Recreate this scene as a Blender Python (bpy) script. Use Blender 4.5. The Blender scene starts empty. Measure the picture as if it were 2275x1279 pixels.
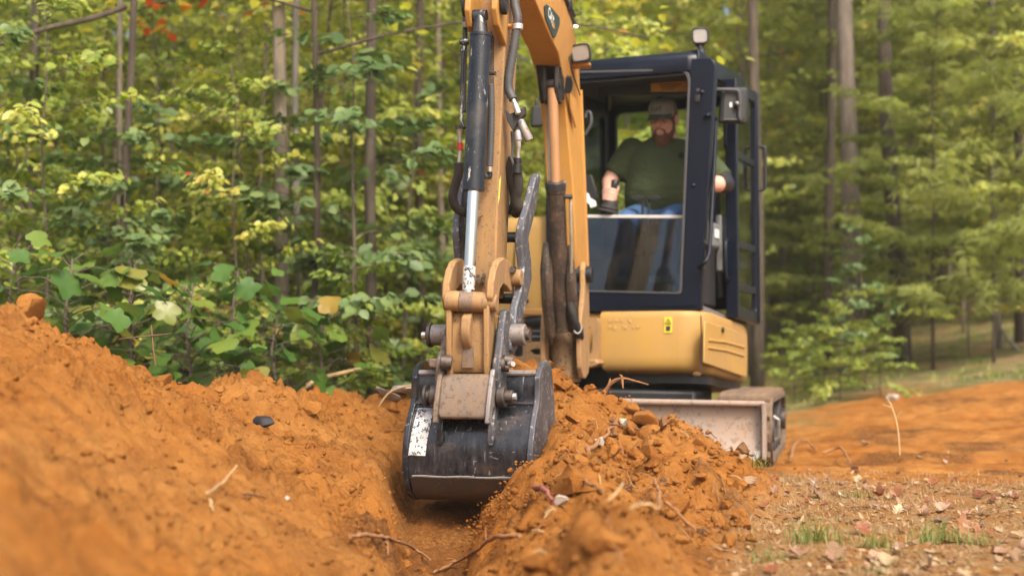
import bpy, bmesh, math, random
import numpy as np
from mathutils import Vector, Matrix

random.seed(7)
rng = np.random.default_rng(11)
sc = bpy.context.scene
COL = sc.collection
R = math.radians

# ------------------------------------------------------------------ camera
FPX = 3200.0                      # focal length in pixels of a 2275 px wide frame
CAMZ = 0.6
PIT = math.atan(160.5 / FPX)
cam_d = bpy.data.cameras.new('camera')
cam = bpy.data.objects.new('camera', cam_d)
COL.objects.link(cam)
cam.location = (0, 0, CAMZ)
cam.rotation_euler = (math.pi / 2 + PIT, 0, 0)
cam_d.sensor_width = 36.0
cam_d.lens = 36.0 * FPX / 2275.0
cam_d.clip_end = 500
cam_d.dof.use_dof = True
cam_d.dof.focus_distance = 5.85
cam_d.dof.aperture_fstop = 1.7
sc.camera = cam

# ------------------------------------------------------------------ sky and sun (bright overcast)
SUN_EL, SUN_AZ = R(47), R(22)   # azimuth measured from behind the camera (-Y) towards the right (+X)
w = bpy.data.worlds.new('World'); sc.world = w; w.use_nodes = True
nt = w.node_tree
bg = nt.nodes['Background']
sky = nt.nodes.new('ShaderNodeTexSky')
sky.sky_type = 'NISHITA'; sky.sun_disc = False
sky.sun_elevation = SUN_EL
sky.sun_rotation = math.pi - SUN_AZ
sky.air_density = .8; sky.dust_density = 8.0; sky.ozone_density = 1.0
nt.links.new(sky.outputs[0], bg.inputs[0])
bg.inputs[1].default_value = 0.15
sun_d = bpy.data.lights.new('sun', 'SUN')
sun_d.energy = 1.5; sun_d.angle = R(10); sun_d.color = (1.0, 0.92, 0.77)
sun = bpy.data.objects.new('sun', sun_d); COL.objects.link(sun)
sd = Vector((math.sin(SUN_AZ) * math.cos(SUN_EL), -math.cos(SUN_AZ) * math.cos(SUN_EL), math.sin(SUN_EL)))
sun.rotation_euler = sd.to_track_quat('Z', 'Y').to_euler()
sun.location = (0, 0, 30)
vs = sc.view_settings
vs.view_transform = 'Standard'; vs.look = 'None'; vs.gamma = 1.0; vs.use_curve_mapping = False
vs.exposure = 1.06
cy = sc.cycles
cy.max_bounces = 6; cy.diffuse_bounces = 3; cy.glossy_bounces = 3; cy.transmission_bounces = 4; cy.transparent_max_bounces = 8
cy.caustics_reflective = False; cy.caustics_refractive = False
cy.use_denoising = True
try:
    cy.denoiser = 'OPENIMAGEDENOISE'
except Exception:
    pass

# ------------------------------------------------------------------ helpers
FW = Vector((0, math.cos(PIT), math.sin(PIT))); UP = Vector((0, -math.sin(PIT), math.cos(PIT)))
CAM = Vector((0, 0, CAMZ))
def ray(px, py):
    return FW + Vector(((px - 1137.5) / FPX, 0, 0)) - UP * ((py - 639.5) / FPX)
def A(px, py, Y):                     # the point seen at a pixel of the photograph, Y metres away
    d = ray(px, py)
    return CAM + d * (Y / d.y)
def onplane(px, py, p, n):
    d = ray(px, py)
    return CAM + d * ((p - CAM).dot(n) / d.dot(n))

class MB:
    def __init__(s): s.v = []; s.f = []
    def add(s, vs_, fs):
        o = len(s.v)
        s.v += [Vector(p) for p in vs_]
        s.f += [tuple(i + o for i in f) for f in fs]
        return s
    def hexa(s, p):                   # bottom 4 then top 4, both counter-clockwise from above
        return s.add(p, [(3, 2, 1, 0), (4, 5, 6, 7), (0, 1, 5, 4), (1, 2, 6, 5), (2, 3, 7, 6), (3, 0, 4, 7)])
    def box(s, c, h, X=Vector((1, 0, 0)), Y=Vector((0, 1, 0)), Z=Vector((0, 0, 1))):
        c = Vector(c)
        q = []
        for z in (-1, 1):
            for x, y in ((-1, -1), (1, -1), (1, 1), (-1, 1)):
                q.append(c + X * (x * h[0]) + Y * (y * h[1]) + Z * (z * h[2]))
        return s.hexa(q)
    def prism(s, poly, ext):          # planar polygon pushed along ext
        n = len(poly); ext = Vector(ext)
        a = [Vector(p) for p in poly]; b = [p + ext for p in a]
        fs = [tuple(range(n))[::-1], tuple(range(n, 2 * n))]
        fs += [(i, (i + 1) % n, n + (i + 1) % n, n + i) for i in range(n)]
        return s.add(a + b, fs)
    def tube(s, pts, r, n=10, cap=True):
        pts = [Vector(p) for p in pts]; m = len(pts)
        rr = r if hasattr(r, '__len__') else [r] * m
        vs_ = []; u = None
        for i, p in enumerate(pts):
            t = (pts[min(i + 1, m - 1)] - pts[max(i - 1, 0)])
            t = t.normalized() if t.length > 1e-9 else Vector((0, 0, 1))
            if u is None:
                u = t.orthogonal().normalized()
            else:
                u = (u - t * u.dot(t))
                u = u.normalized() if u.length > 1e-6 else t.orthogonal().normalized()
            v = t.cross(u)
            for k in range(n):
                a = 2 * math.pi * k / n
                vs_.append(p + (u * math.cos(a) + v * math.sin(a)) * rr[i])
        fs = []
        for i in range(m - 1):
            for k in range(n):
                fs.append((i * n + k, i * n + (k + 1) % n, (i + 1) * n + (k + 1) % n, (i + 1) * n + k))
        if cap:
            fs.append(tuple(range(n))[::-1]); fs.append(tuple(range((m - 1) * n, m * n)))
        return s.add(vs_, fs)
    def cyl(s, a, b, r, n=20, r2=None):
        return s.tube([a, b], [r, r if r2 is None else r2], n)
    def rings(s, rings, cap=True):    # list of equal-length loops
        n = len(rings[0]); vs_ = [p for r_ in rings for p in r_]; fs = []
        for i in range(len(rings) - 1):
            for k in range(n):
                fs.append((i * n + k, i * n + (k + 1) % n, (i + 1) * n + (k + 1) % n, (i + 1) * n + k))
        if cap:
            fs.append(tuple(range(n))[::-1]); fs.append(tuple(range((len(rings) - 1) * n, len(rings) * n)))
        return s.add(vs_, fs)
    def loft(s, secs, n=16):          # (centre, radius_x, radius_y, X axis, Y axis)
        rs = []
        for c, rx, ry, X, Y in secs:
            rs.append([Vector(c) + X * (math.cos(2 * math.pi * k / n) * rx) + Y * (math.sin(2 * math.pi * k / n) * ry) for k in range(n)])
        return s.rings(rs)
    def ball(s, c, r, X=Vector((1, 0, 0)), Y=Vector((0, 1, 0)), Z=Vector((0, 0, 1)), n=14, m=9):
        c = Vector(c); rs = []
        if not hasattr(r, '__len__'): r = (r, r, r)
        for i in range(1, m):
            t = math.pi * i / m - math.pi / 2
            rs.append([c + X * (math.cos(t) * math.cos(2 * math.pi * k / n) * r[0]) + Y * (math.cos(t) * math.sin(2 * math.pi * k / n) * r[1]) + Z * (math.sin(t) * r[2]) for k in range(n)])
        o = len(s.v)
        s.rings(rs, cap=False)
        b = len(s.v); s.v += [c - Z * r[2], c + Z * r[2]]
        for k in range(n):
            s.f.append((o + (k + 1) % n, o + k, b))
            s.f.append((o + (m - 2) * n + k, o + (m - 2) * n + (k + 1) % n, b + 1))
        return s

def wloc(o):
    p = Vector((0, 0, 0))
    while o is not None:
        p = p + o.location; o = o.parent
    return p

def props(o, label=None, cat=None, group=None, kind=None):
    if label: o['label'] = label
    if cat: o['category'] = cat
    if group: o['group'] = group
    if kind: o['kind'] = kind
    return o

def finish(me, smooth=35):
    if smooth:
        me.shade_smooth()
        try: me.set_sharp_from_angle(angle=R(smooth))
        except Exception: pass

def obj(name, mb, mat, parent=None, bevel=0.0, seg=2, smooth=35, sub=0, label=None):
    if not mb.v: return None
    lo = Vector((min(p.x for p in mb.v), min(p.y for p in mb.v), min(p.z for p in mb.v)))
    hi = Vector((max(p.x for p in mb.v), max(p.y for p in mb.v), max(p.z for p in mb.v)))
    c = (lo + hi) / 2
    me = bpy.data.meshes.new(name)
    me.from_pydata([p - c for p in mb.v], [], mb.f)
    bm = bmesh.new(); bm.from_mesh(me)
    bmesh.ops.recalc_face_normals(bm, faces=bm.faces)
    bm.to_mesh(me); bm.free()
    me.materials.append(mat)
    finish(me, smooth)
    o = bpy.data.objects.new(name, me); COL.objects.link(o)
    if parent is not None:
        o.parent = parent; o.location = c - wloc(parent)
    else:
        o.location = c
    if bevel:
        b = o.modifiers.new('bevel', 'BEVEL'); b.width = bevel; b.segments = seg; b.limit_method = 'ANGLE'; b.angle_limit = R(30); b.harden_normals = False
    if sub:
        m = o.modifiers.new('sub', 'SUBSURF'); m.levels = sub; m.render_levels = sub
    if label: o['label'] = label
    return o

def thing(name, loc, label, cat, group=None):
    o = bpy.data.objects.new(name, None); COL.objects.link(o)
    o.location = loc; o.empty_display_size = 0.1
    return props(o, label, cat, group)

def copy_tree(o, parent=None):
    c = o.copy(); COL.objects.link(c)
    if parent is not None: c.parent = parent
    for ch in list(o.children):
        copy_tree(ch, c)
    return c

def remesh_obj(o, voxel, smooth_iter=3):
    m = o.modifiers.new('rm', 'REMESH'); m.mode = 'VOXEL'; m.voxel_size = voxel
    if smooth_iter:
        s = o.modifiers.new('sm', 'SMOOTH'); s.iterations = smooth_iter; s.factor = 0.5
    dg = bpy.context.evaluated_depsgraph_get()
    me = bpy.data.meshes.new_from_object(o.evaluated_get(dg))
    mats = list(o.data.materials)
    o.modifiers.clear()
    o.data = me
    if not me.materials:
        for mm in mats: me.materials.append(mm)
    me.shade_smooth()
    return o

def mesh_np(name, V, F4, mat, attrs=None, smooth=False, loc=None, parent=None):
    """V (n,3) array, F4 (m,k) array with k corners each"""
    V = np.asarray(V, dtype=np.float32); F = np.asarray(F4, dtype=np.int32)
    me = bpy.data.meshes.new(name)
    me.vertices.add(len(V)); me.vertices.foreach_set('co', V.ravel())
    k = F.shape[1]; m = len(F)
    me.loops.add(m * k); me.loops.foreach_set('vertex_index', F.ravel())
    me.polygons.add(m)
    me.polygons.foreach_set('loop_start', np.arange(0, m * k, k, dtype=np.int32))
    try: me.polygons.foreach_set('loop_total', np.full(m, k, dtype=np.int32))
    except Exception: pass
    me.update(calc_edges=True)
    if attrs:
        for nm, a in attrs.items():
            at = me.attributes.new(nm, 'FLOAT', 'POINT'); at.data.foreach_set('value', np.asarray(a, dtype=np.float32))
    me.validate()
    me.materials.append(mat)
    if smooth: me.shade_smooth()
    o = bpy.data.objects.new(name, me); COL.objects.link(o)
    if loc is not None: o.location = loc
    if parent is not None: o.parent = parent
    return o

# ------------------------------------------------------------------ noise in numpy
def _h(ix, iy, iz, seed):
    n = (ix.astype(np.int64) * 374761393 + iy.astype(np.int64) * 668265263 + iz.astype(np.int64) * 2147483647 + seed * 1274126177) & 0xffffffff
    n = ((n ^ (n >> 13)) * 1274126177) & 0xffffffff
    n = (n ^ (n >> 16)) & 0xffffffff
    return n.astype(np.float64) / 0xffffffff
def vnoise(x, y, z=None, seed=0):
    if z is None: z = np.zeros_like(x)
    ix, iy, iz = np.floor(x), np.floor(y), np.floor(z)
    fx, fy, fz = x - ix, y - iy, z - iz
    s = lambda t: t * t * t * (t * (t * 6 - 15) + 10)
    fx, fy, fz = s(fx), s(fy), s(fz)
    r = 0
    for dx in (0, 1):
        for dy in (0, 1):
            for dz in (0, 1):
                wgt = (fx if dx else 1 - fx) * (fy if dy else 1 - fy) * (fz if dz else 1 - fz)
                r = r + wgt * _h(ix + dx, iy + dy, iz + dz, seed)
    return r * 2 - 1
def fbm(x, y, z=None, o=4, seed=0, g=0.5):
    r = 0; a = 1.0; f = 1.0
    for i in range(o):
        r = r + a * vnoise(x * f + i * 17.3, y * f - i * 9.1, None if z is None else z * f, seed + i)
        a *= g; f *= 2.03
    return r
def cells(x, y, seed=0, p=0.9):       # distance to nearest jittered point and that cell's random number
    ix, iy = np.floor(x), np.floor(y)
    best = np.full(x.shape, 9.0); rid = np.zeros(x.shape)
    for dx in (-1, 0, 1):
        for dy in (-1, 0, 1):
            cx, cy_ = ix + dx, iy + dy
            z = np.zeros_like(cx)
            jx = cx + .5 + p * (_h(cx, cy_, z, seed) - .5); jy = cy_ + .5 + p * (_h(cx, cy_, z + 1, seed) - .5)
            d = np.hypot(x - jx, y - jy)
            m = d < best
            best = np.where(m, d, best); rid = np.where(m, _h(cx, cy_, z + 2, seed), rid)
    return best, rid
def cracks(x, y, seed=0):             # broken lumps: random level per cell, deep seams between cells
    ix, iy = np.floor(x), np.floor(y)
    f1 = np.full(x.shape, 9.0); f2 = np.full(x.shape, 9.0); rid = np.zeros(x.shape); gx = np.zeros(x.shape); gy = np.zeros(x.shape)
    for dx in (-1, 0, 1):
        for dy in (-1, 0, 1):
            cx, cy_ = ix + dx, iy + dy; z = np.zeros_like(cx)
            jx = cx + .5 + .85 * (_h(cx, cy_, z, seed) - .5); jy = cy_ + .5 + .85 * (_h(cx, cy_, z + 1, seed) - .5)
            d = np.hypot(x - jx, y - jy); m = d < f1
            f2 = np.where(m, f1, np.minimum(f2, d)); rid = np.where(m, _h(cx, cy_, z + 2, seed), rid)
            gx = np.where(m, (x - jx) * (_h(cx, cy_, z + 3, seed) - .5), gx); gy = np.where(m, (y - jy) * (_h(cx, cy_, z + 4, seed) - .5), gy)
            f1 = np.where(m, d, f1)
    e = np.clip((f2 - f1) / .30, 0, 1)
    return e * (2 - e) * (.25 + rid) + (gx + gy) * .8 * e

# ------------------------------------------------------------------ materials
def newmat(name):
    m = bpy.data.materials.new(name); m.use_nodes = True
    n = m.node_tree.nodes; l = m.node_tree.links
    return m, n, l, n['Principled BSDF']
def N(n, t, **k):
    q = n.new(t)
    for a, b in k.items():
        if a in q.inputs.keys() if hasattr(q.inputs, 'keys') else False: q.inputs[a].default_value = b
        else: setattr(q, a, b)
    return q
def noise_node(n, l, vec, scale, detail=4, rough=.55, stretch=None):
    if stretch:
        mp = n.new('ShaderNodeMapping'); mp.inputs['Scale'].default_value = stretch
        l.new(vec, mp.inputs['Vector']); vec = mp.outputs[0]
    t = n.new('ShaderNodeTexNoise'); t.inputs['Scale'].default_value = scale; t.inputs['Detail'].default_value = detail; t.inputs['Roughness'].default_value = rough
    l.new(vec, t.inputs['Vector'])
    return t.outputs['Fac']
def ramp(n, l, fac, stops):
    r = n.new('ShaderNodeValToRGB')
    e = r.color_ramp.elements
    while len(e) < len(stops): e.new(0.5)
    for i, (p, c) in enumerate(stops):
        e[i].position = p
        e[i].color = (c, c, c, 1) if not hasattr(c, '__len__') else (*c[:3], 1)
    l.new(fac, r.inputs[0])
    return r.outputs[0]
def mix(n, l, fac, a, b, mode='MIX'):
    m = n.new('ShaderNodeMix'); m.data_type = 'RGBA'; m.blend_type = mode
    if isinstance(fac, (int, float)): m.inputs[0].default_value = fac
    else: l.new(fac, m.inputs[0])
    for i, c in ((6, a), (7, b)):
        if hasattr(c, '__len__') and not hasattr(c, 'node'): m.inputs[i].default_value = (*c[:3], 1)
        else: l.new(c, m.inputs[i])
    return m.outputs[2]
def bump(n, l, bs, h, strength=.3, dist=.01):
    b = n.new('ShaderNodeBump'); b.inputs['Strength'].default_value = strength; b.inputs['Distance'].default_value = dist
    l.new(h, b.inputs['Height']); l.new(b.outputs[0], bs.inputs['Normal'])
    return b
def paint(name, base, dirt=(.30, .15, .06), amt=.45, rough=.42, metal=0.0, scale=5.0, chip=None, chipamt=.62, chipstretch=None, rough_dirt=.85, bumpy=.15, grad=False, spec=.5):
    """painted or bare metal with dusty clay smears, fine specks and chips worn through to another colour"""
    m, n, l, bs = newmat(name)
    tc = n.new('ShaderNodeTexCoord'); v = tc.outputs['Object']
    big = noise_node(n, l, v, scale, 6, .65)
    vert = noise_node(n, l, v, scale * 2.2, 5, .6, (1.6, 1.6, .35))
    fine = noise_node(n, l, v, scale * 22, 3, .7)
    dm = n.new('ShaderNodeMath'); dm.operation = 'MULTIPLY'
    l.new(ramp(n, l, big, [(1 - amt - .18, 0), (1 - amt + .2, 1)]), dm.inputs[0]); l.new(ramp(n, l, vert, [(.3, .25), (.75, 1)]), dm.inputs[1])
    dm2 = n.new('ShaderNodeMath'); dm2.operation = 'MULTIPLY'
    l.new(dm.outputs[0], dm2.inputs[0]); l.new(ramp(n, l, fine, [(.25, .35), (.7, 1)]), dm2.inputs[1])
    col = mix(n, l, ramp(n, l, noise_node(n, l, v, scale * .6, 3), [(.3, 0), (.7, 1)]), base, tuple(c * .86 for c in base))
    if chip is not None:
        cn = noise_node(n, l, v, scale * 7, 6, .75, chipstretch)
        cf = ramp(n, l, cn, [(chipamt, 0), (chipamt + .03, 1)])
        col = mix(n, l, cf, col, chip)
    col = mix(n, l, dm2.outputs[0], col, dirt)
    l.new(col, bs.inputs['Base Color'])
    rr = n.new('ShaderNodeMapRange'); rr.inputs['To Min'].default_value = rough; rr.inputs['To Max'].default_value = rough_dirt
    l.new(dm2.outputs[0], rr.inputs['Value'])
    rn = n.new('ShaderNodeMath'); rn.operation = 'ADD'
    l.new(rr.outputs[0], rn.inputs[0])
    sm = n.new('ShaderNodeMath'); sm.operation = 'MULTIPLY'; sm.inputs[1].default_value = .16
    l.new(vert, sm.inputs[0]); l.new(sm.outputs[0], rn.inputs[1])
    l.new(rn.outputs[0], bs.inputs['Roughness'])
    bs.inputs['Metallic'].default_value = metal
    bs.inputs['Specular IOR Level'].default_value = spec
    if bumpy: bump(n, l, bs, fine, bumpy, .004)
    return m
def flat(name, base, rough=.6, metal=0, var=.15, scale=20, bumpy=0.0):
    m, n, l, bs = newmat(name)
    tc = n.new('ShaderNodeTexCoord')
    f = noise_node(n, l, tc.outputs['Object'], scale, 4)
    l.new(mix(n, l, f, tuple(c * (1 - var) for c in base), tuple(min(1, c * (1 + var)) for c in base)), bs.inputs['Base Color'])
    bs.inputs['Roughness'].default_value = rough; bs.inputs['Metallic'].default_value = metal
    if bumpy: bump(n, l, bs, f, bumpy, .005)
    return m

CLAY = (.33, .155, .055)
M = {}
M['yellow'] = paint('yellow_paint', (.50, .255, .055), (.34, .19, .085), .46, .42, chip=(.10, .06, .035), chipamt=.73)
M['yellow_worn'] = paint('worn_yellow_paint', (.42, .235, .075), (.15, .10, .07), .78, .5, chip=(.12, .085, .06), chipamt=.585, scale=7)
M['yellow_body'] = paint('body_yellow_paint', (.43, .25, .05), (.30, .19, .095), .57, .40, scale=3, bumpy=.05, chip=(.30, .18, .08), chipamt=.70)
M['navy'] = paint('black_cab_paint', (.0045, .0075, .017), (.05, .042, .038), .13, .24, scale=4, bumpy=.04, spec=.25)
M['black'] = flat('black_plastic', (.011, .012, .014), .5)
M['rubber'] = flat('black_rubber', (.02, .019, .018), .75, var=.4, bumpy=.2)
M['hosewrap'] = flat('grey_hose_sleeve', (.055, .055, .058), .6, var=.3)
M['fabric_hose'] = flat('dark_fabric_sleeve', (.035, .03, .025), .95, var=.5, scale=60, bumpy=.5)
M['cyl'] = paint('black_cylinder_paint', (.010, .014, .020), (.16, .14, .12), .34, .20, chip=(.42, .40, .37), chipamt=.60, scale=4, chipstretch=(1, 1, .28))
M['cylmud'] = paint('muddy_cylinder', (.010, .009, .009), (.17, .10, .055), .50, .40, scale=10, chip=(.15, .09, .05), chipamt=.57, bumpy=.6)
M['steel'] = paint('worn_steel', (.25, .245, .25), (.30, .21, .14), .50, .40, metal=.5, chip=(.08, .075, .08), chipamt=.57, scale=6, bumpy=.25)
M['steel_dirty'] = paint('clay_smeared_steel', (.15, .13, .115), (.30, .19, .11), .66, .5, metal=.35, chip=(.05, .042, .038), chipamt=.54, scale=7, bumpy=.3)
M['steel_blue'] = paint('blue_black_scraped_steel', (.045, .055, .075), (.27, .23, .20), .52, .38, metal=.45, chip=(.33, .31, .29), chipamt=.57, scale=6, bumpy=.25)
M['steel_thumb'] = paint('scraped_thumb_steel', (.115, .125, .15), (.07, .065, .07), .50, .42, metal=.45, chip=(.38, .37, .36), chipamt=.56, scale=5, bumpy=.25)
M['heel'] = paint('dark_heel_steel', (.055, .05, .048), (.16, .095, .05), .62, .5, metal=.3, chip=(.20, .17, .14), chipamt=.62, scale=7, bumpy=.3)
M['grease'] = paint('black_grease', (.012, .010, .009), (.06, .035, .02), .42, .6, scale=12, bumpy=.6)
M['bolt'] = paint('bolt_steel', (.06, .06, .065), (.25, .17, .11), .5, .4, metal=.7, scale=20)
M['bright'] = paint('polished_worn_steel', (.62, .60, .60), (.42, .28, .17), .36, .32, metal=.7, scale=6, bumpy=.15)
M['blade'] = paint('blade_steel', (.30, .255, .225), (.38, .245, .15), .58, .6, metal=.15, chip=(.15, .115, .095), chipamt=.55, scale=4, bumpy=.3)
M['track'] = paint('muddy_rubber', (.05, .046, .042), (.33, .20, .11), .66, .8, scale=8, bumpy=.6)
M['trackside'] = paint('dark_track_frame', (.028, .032, .04), (.16, .12, .09), .45, .6, scale=7)
M['rodcopper'] = paint('copper_toned_rod', (.50, .27, .13), (.36, .2, .1), .55, .38, metal=.35, scale=9)  # copper tone with browner patches, for the boom cylinder rod
m, n, l, bs = newmat('chrome'); bs.inputs['Base Color'].default_value = (.78, .80, .80, 1); bs.inputs['Metallic'].default_value = 1
tc = n.new('ShaderNodeTexCoord'); l.new(ramp(n, l, noise_node(n, l, tc.outputs['Object'], 30, 4, .6, (1, 1, .1)), [(.3, .10), (.8, .26)]), bs.inputs['Roughness']); M['chrome'] = m
M['brass'] = paint('dirty_plated_fitting', (.50, .45, .36), (.2, .14, .09), .5, .35, metal=.8, scale=25)
M['red'] = flat('red_plastic', (.5, .03, .02), .5)
M['yellow_label'] = flat('yellow_label', (.62, .55, .05), .5)
M['ochre_label'] = flat('ochre_label', (.50, .27, .055), .6, var=.3, scale=9)
M['ink'] = flat('dark_ink', (.02, .02, .02), .6)
M['white'] = flat('white_print', (.72, .72, .70), .5)
M['red_print'] = flat('red_print', (.45, .07, .05), .5)
m, n, l, bs = newmat('worn_white_sticker')
M['sticker'] = paint('worn_white_sticker', (.66, .67, .67), (.10, .09, .085), .45, .5, chip=(.03, .035, .04), chipamt=.52, scale=8)
bpy.data.materials.remove(m)
M['decal_dark'] = flat('decal_dark_green', (.025, .05, .045), .45)
M['greyplastic'] = flat('grey_plastic', (.16, .17, .17), .55)
M['seat'] = flat('black_seat_fabric', (.014, .014, .015), .9)
def glass(name, tint, refl=.5, dusty=.1):
    m, n, l, bs = newmat(name)
    n.remove(bs)
    out = n['Material Output']
    tr = n.new('ShaderNodeBsdfTransparent'); tr.inputs[0].default_value = (*tint, 1)
    gl = n.new('ShaderNodeBsdfGlossy'); gl.inputs['Roughness'].default_value = .03; gl.inputs[0].default_value = (.9, .95, 1, 1)
    df = n.new('ShaderNodeBsdfDiffuse'); df.inputs[0].default_value = (.25, .23, .20, 1)
    tc = n.new('ShaderNodeTexCoord')
    dust = ramp(n, l, noise_node(n, l, tc.outputs['Object'], 6, 6, .7), [(.45, .01), (.8, dusty)])
    fr = n.new('ShaderNodeFresnel'); fr.inputs[0].default_value = 1.5
    ad = n.new('ShaderNodeMath'); ad.operation = 'MULTIPLY_ADD'; ad.inputs[1].default_value = 1.0; ad.inputs[2].default_value = refl
    l.new(fr.outputs[0], ad.inputs[0])
    m1 = n.new('ShaderNodeMixShader'); l.new(ad.outputs[0], m1.inputs[0]); l.new(tr.outputs[0], m1.inputs[1]); l.new(gl.outputs[0], m1.inputs[2])
    m2 = n.new('ShaderNodeMixShader'); l.new(dust, m2.inputs[0]); l.new(m1.outputs[0], m2.inputs[1]); l.new(df.outputs[0], m2.inputs[2])
    l.new(m2.outputs[0], out.inputs[0])
    return m
M['glass'] = glass('window_glass', (.86, .93, .92), .0, .03)
M['glass_low'] = glass('tinted_lower_glass', (.42, .60, .66), .0, .08)
m, n, l, bs = newmat('lamp_lens'); bs.inputs['Base Color'].default_value = (.36, .33, .30, 1); bs.inputs['Metallic'].default_value = .6; bs.inputs['Roughness'].default_value = .3
tc = n.new('ShaderNodeTexCoord'); wv = n.new('ShaderNodeTexWave'); wv.inputs['Scale'].default_value = 60; l.new(tc.outputs['Object'], wv.inputs['Vector']); bump(n, l, bs, wv.outputs['Fac'], .5, .002); M['lens'] = m

def spline(pts, m_=8):
    pts = [Vector(p) for p in pts]; P = []
    for i in range(len(pts) - 1):
        a0, a1, a2, a3 = pts[max(i - 1, 0)], pts[i], pts[i + 1], pts[min(i + 2, len(pts) - 1)]
        for k in range(m_):
            t = k / m_
            P.append(.5 * ((2 * a1) + (a2 - a0) * t + (2 * a0 - 5 * a1 + 4 * a2 - a3) * t * t + (3 * a1 - a0 - 3 * a2 + a3) * t ** 3))
    P.append(pts[-1]); return P
# ================================================================== ground, trench and spoil heaps
def trench_mid(y): return -.14 - .035 * (5.8 - y)
def trench_half(y): return np.interp(y, [0, 2.5, 4.7, 5.8, 7.0, 8.0], [.16, .14, .13, .29, .31, .30])
def ground_base(x, y):
    g = .078 * np.maximum(0, y - 9.6) * np.clip((x - .3) / 5.0, 0, 1.4)
    g = g + .085 * np.maximum(0, x - 1.9) * np.clip((y - 8.4) / 3.2, 0, 1) * np.clip(1.6 - x / 14, 0, 1)
    g = g + .02 * np.maximum(0, y - 14) * np.clip(1 - x / 6, 0, 1) * .5
    return np.minimum(g, 3.0)
HY = np.array([0, .8, 1.6, 2.5, 4.5, 5.0, 5.5, 5.8, 6.0, 6.25, 6.8, 7.2, 7.4, 7.6, 8.0, 8.5, 9.2])
HH = np.array([.0, .25, .62, .84, .86, .785, .69, .615, .555, .485, .455, .42, .345, .285, .19, .06, .0])
def smin(a, b, k):
    h = np.clip(.5 + .5 * (b - a) / k, 0, 1)
    return b * (1 - h) + a * h - k * h * (1 - h)
def smax(a, b, k): return -smin(-a, -b, k)
def seg_cone(x, y, pts, slope):
    best = np.full(x.shape, -5.0)
    for (x0, y0, z0), (x1, y1, z1) in zip(pts[:-1], pts[1:]):
        dx, dy = x1 - x0, y1 - y0
        t = np.clip(((x - x0) * dx + (y - y0) * dy) / (dx * dx + dy * dy + 1e-9), 0, 1)
        d = np.hypot(x - x0 - t * dx, y - y0 - t * dy)
        best = smax(best, z0 + (z1 - z0) * t - slope * (np.sqrt(d * d + .0025) - .05), .03)
    return best
RIDGES = [
    ([(.08, 6.75, .50), (.235, 6.5, .50), (.41, 6.65, .395), (.60, 6.6, .335), (.72, 6.5, .21), (.80, 6.4, .06)], .80),
    ([(.215, 6.1, .36), (.20, 5.75, .27), (.20, 5.42, .255), (.30, 5.0, .185), (.29, 4.5, .165), (.28, 4.1, .17), (.25, 3.5, .14), (.20, 2.8, .06)], .95),
    ([(.63, 6.5, .30), (.62, 5.9, .20), (.58, 5.4, .15), (.52, 4.9, .115), (.42, 4.4, .085), (.36, 3.8, .06)], .50),
]
def floor_z(y): return np.interp(y, [0, 2.4, 3.2, 4.7, 5.9, 6.2, 7.0, 7.6], [0, 0, -.22, -.22, -.13, -.04, .12, .18])
def ur0(Hy, zf, s): return (Hy - zf) / s
def heaps(x, y):
    zf = floor_z(y); c = trench_mid(y); h = trench_half(y)
    base = ground_base(x, y)
    # left heap
    u = (c - h) - x
    s = np.interp(y, [0, 5, 5.8, 6.2, 6.8, 8], [.64, .64, .62, .55, .58, .55])
    Hy = np.interp(y, HY, HH)
    ur = (Hy - zf) / s
    wig = .06 * vnoise(y * 1.1, y * 0 + 3, None, 5)
    lip = np.interp(y, [2.5, 4.5, 5.6, 6.4, 7.2], [.10, .16, .24, .20, .05]); up = np.maximum(u, -.02)
    L = smin(smin(zf + 2.3 * up, zf + lip + (s - lip / np.maximum(ur0(Hy, zf, s), .3)) * up, .05), Hy + .0 - .68 * (u - ur - wig), .10)
    L = np.where(u > -.04, L, -9)
    L = smax(L, .44 - .8 * np.hypot(x + .60, (y - 7.25) * .8), .06)
    Rr = np.full(x.shape, -9.0)
    for pts, sl in RIDGES: Rr = smax(Rr, seg_cone(x, y, pts, sl), .04)
    # soil thrown against the blade
    Rr = smax(Rr, seg_cone(x, y, [(.3, 7.75, .22), (.80, 7.6, .16), (.98, 7.62, .05)], .9), .04)
    return zf, base, L, Rr
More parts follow.
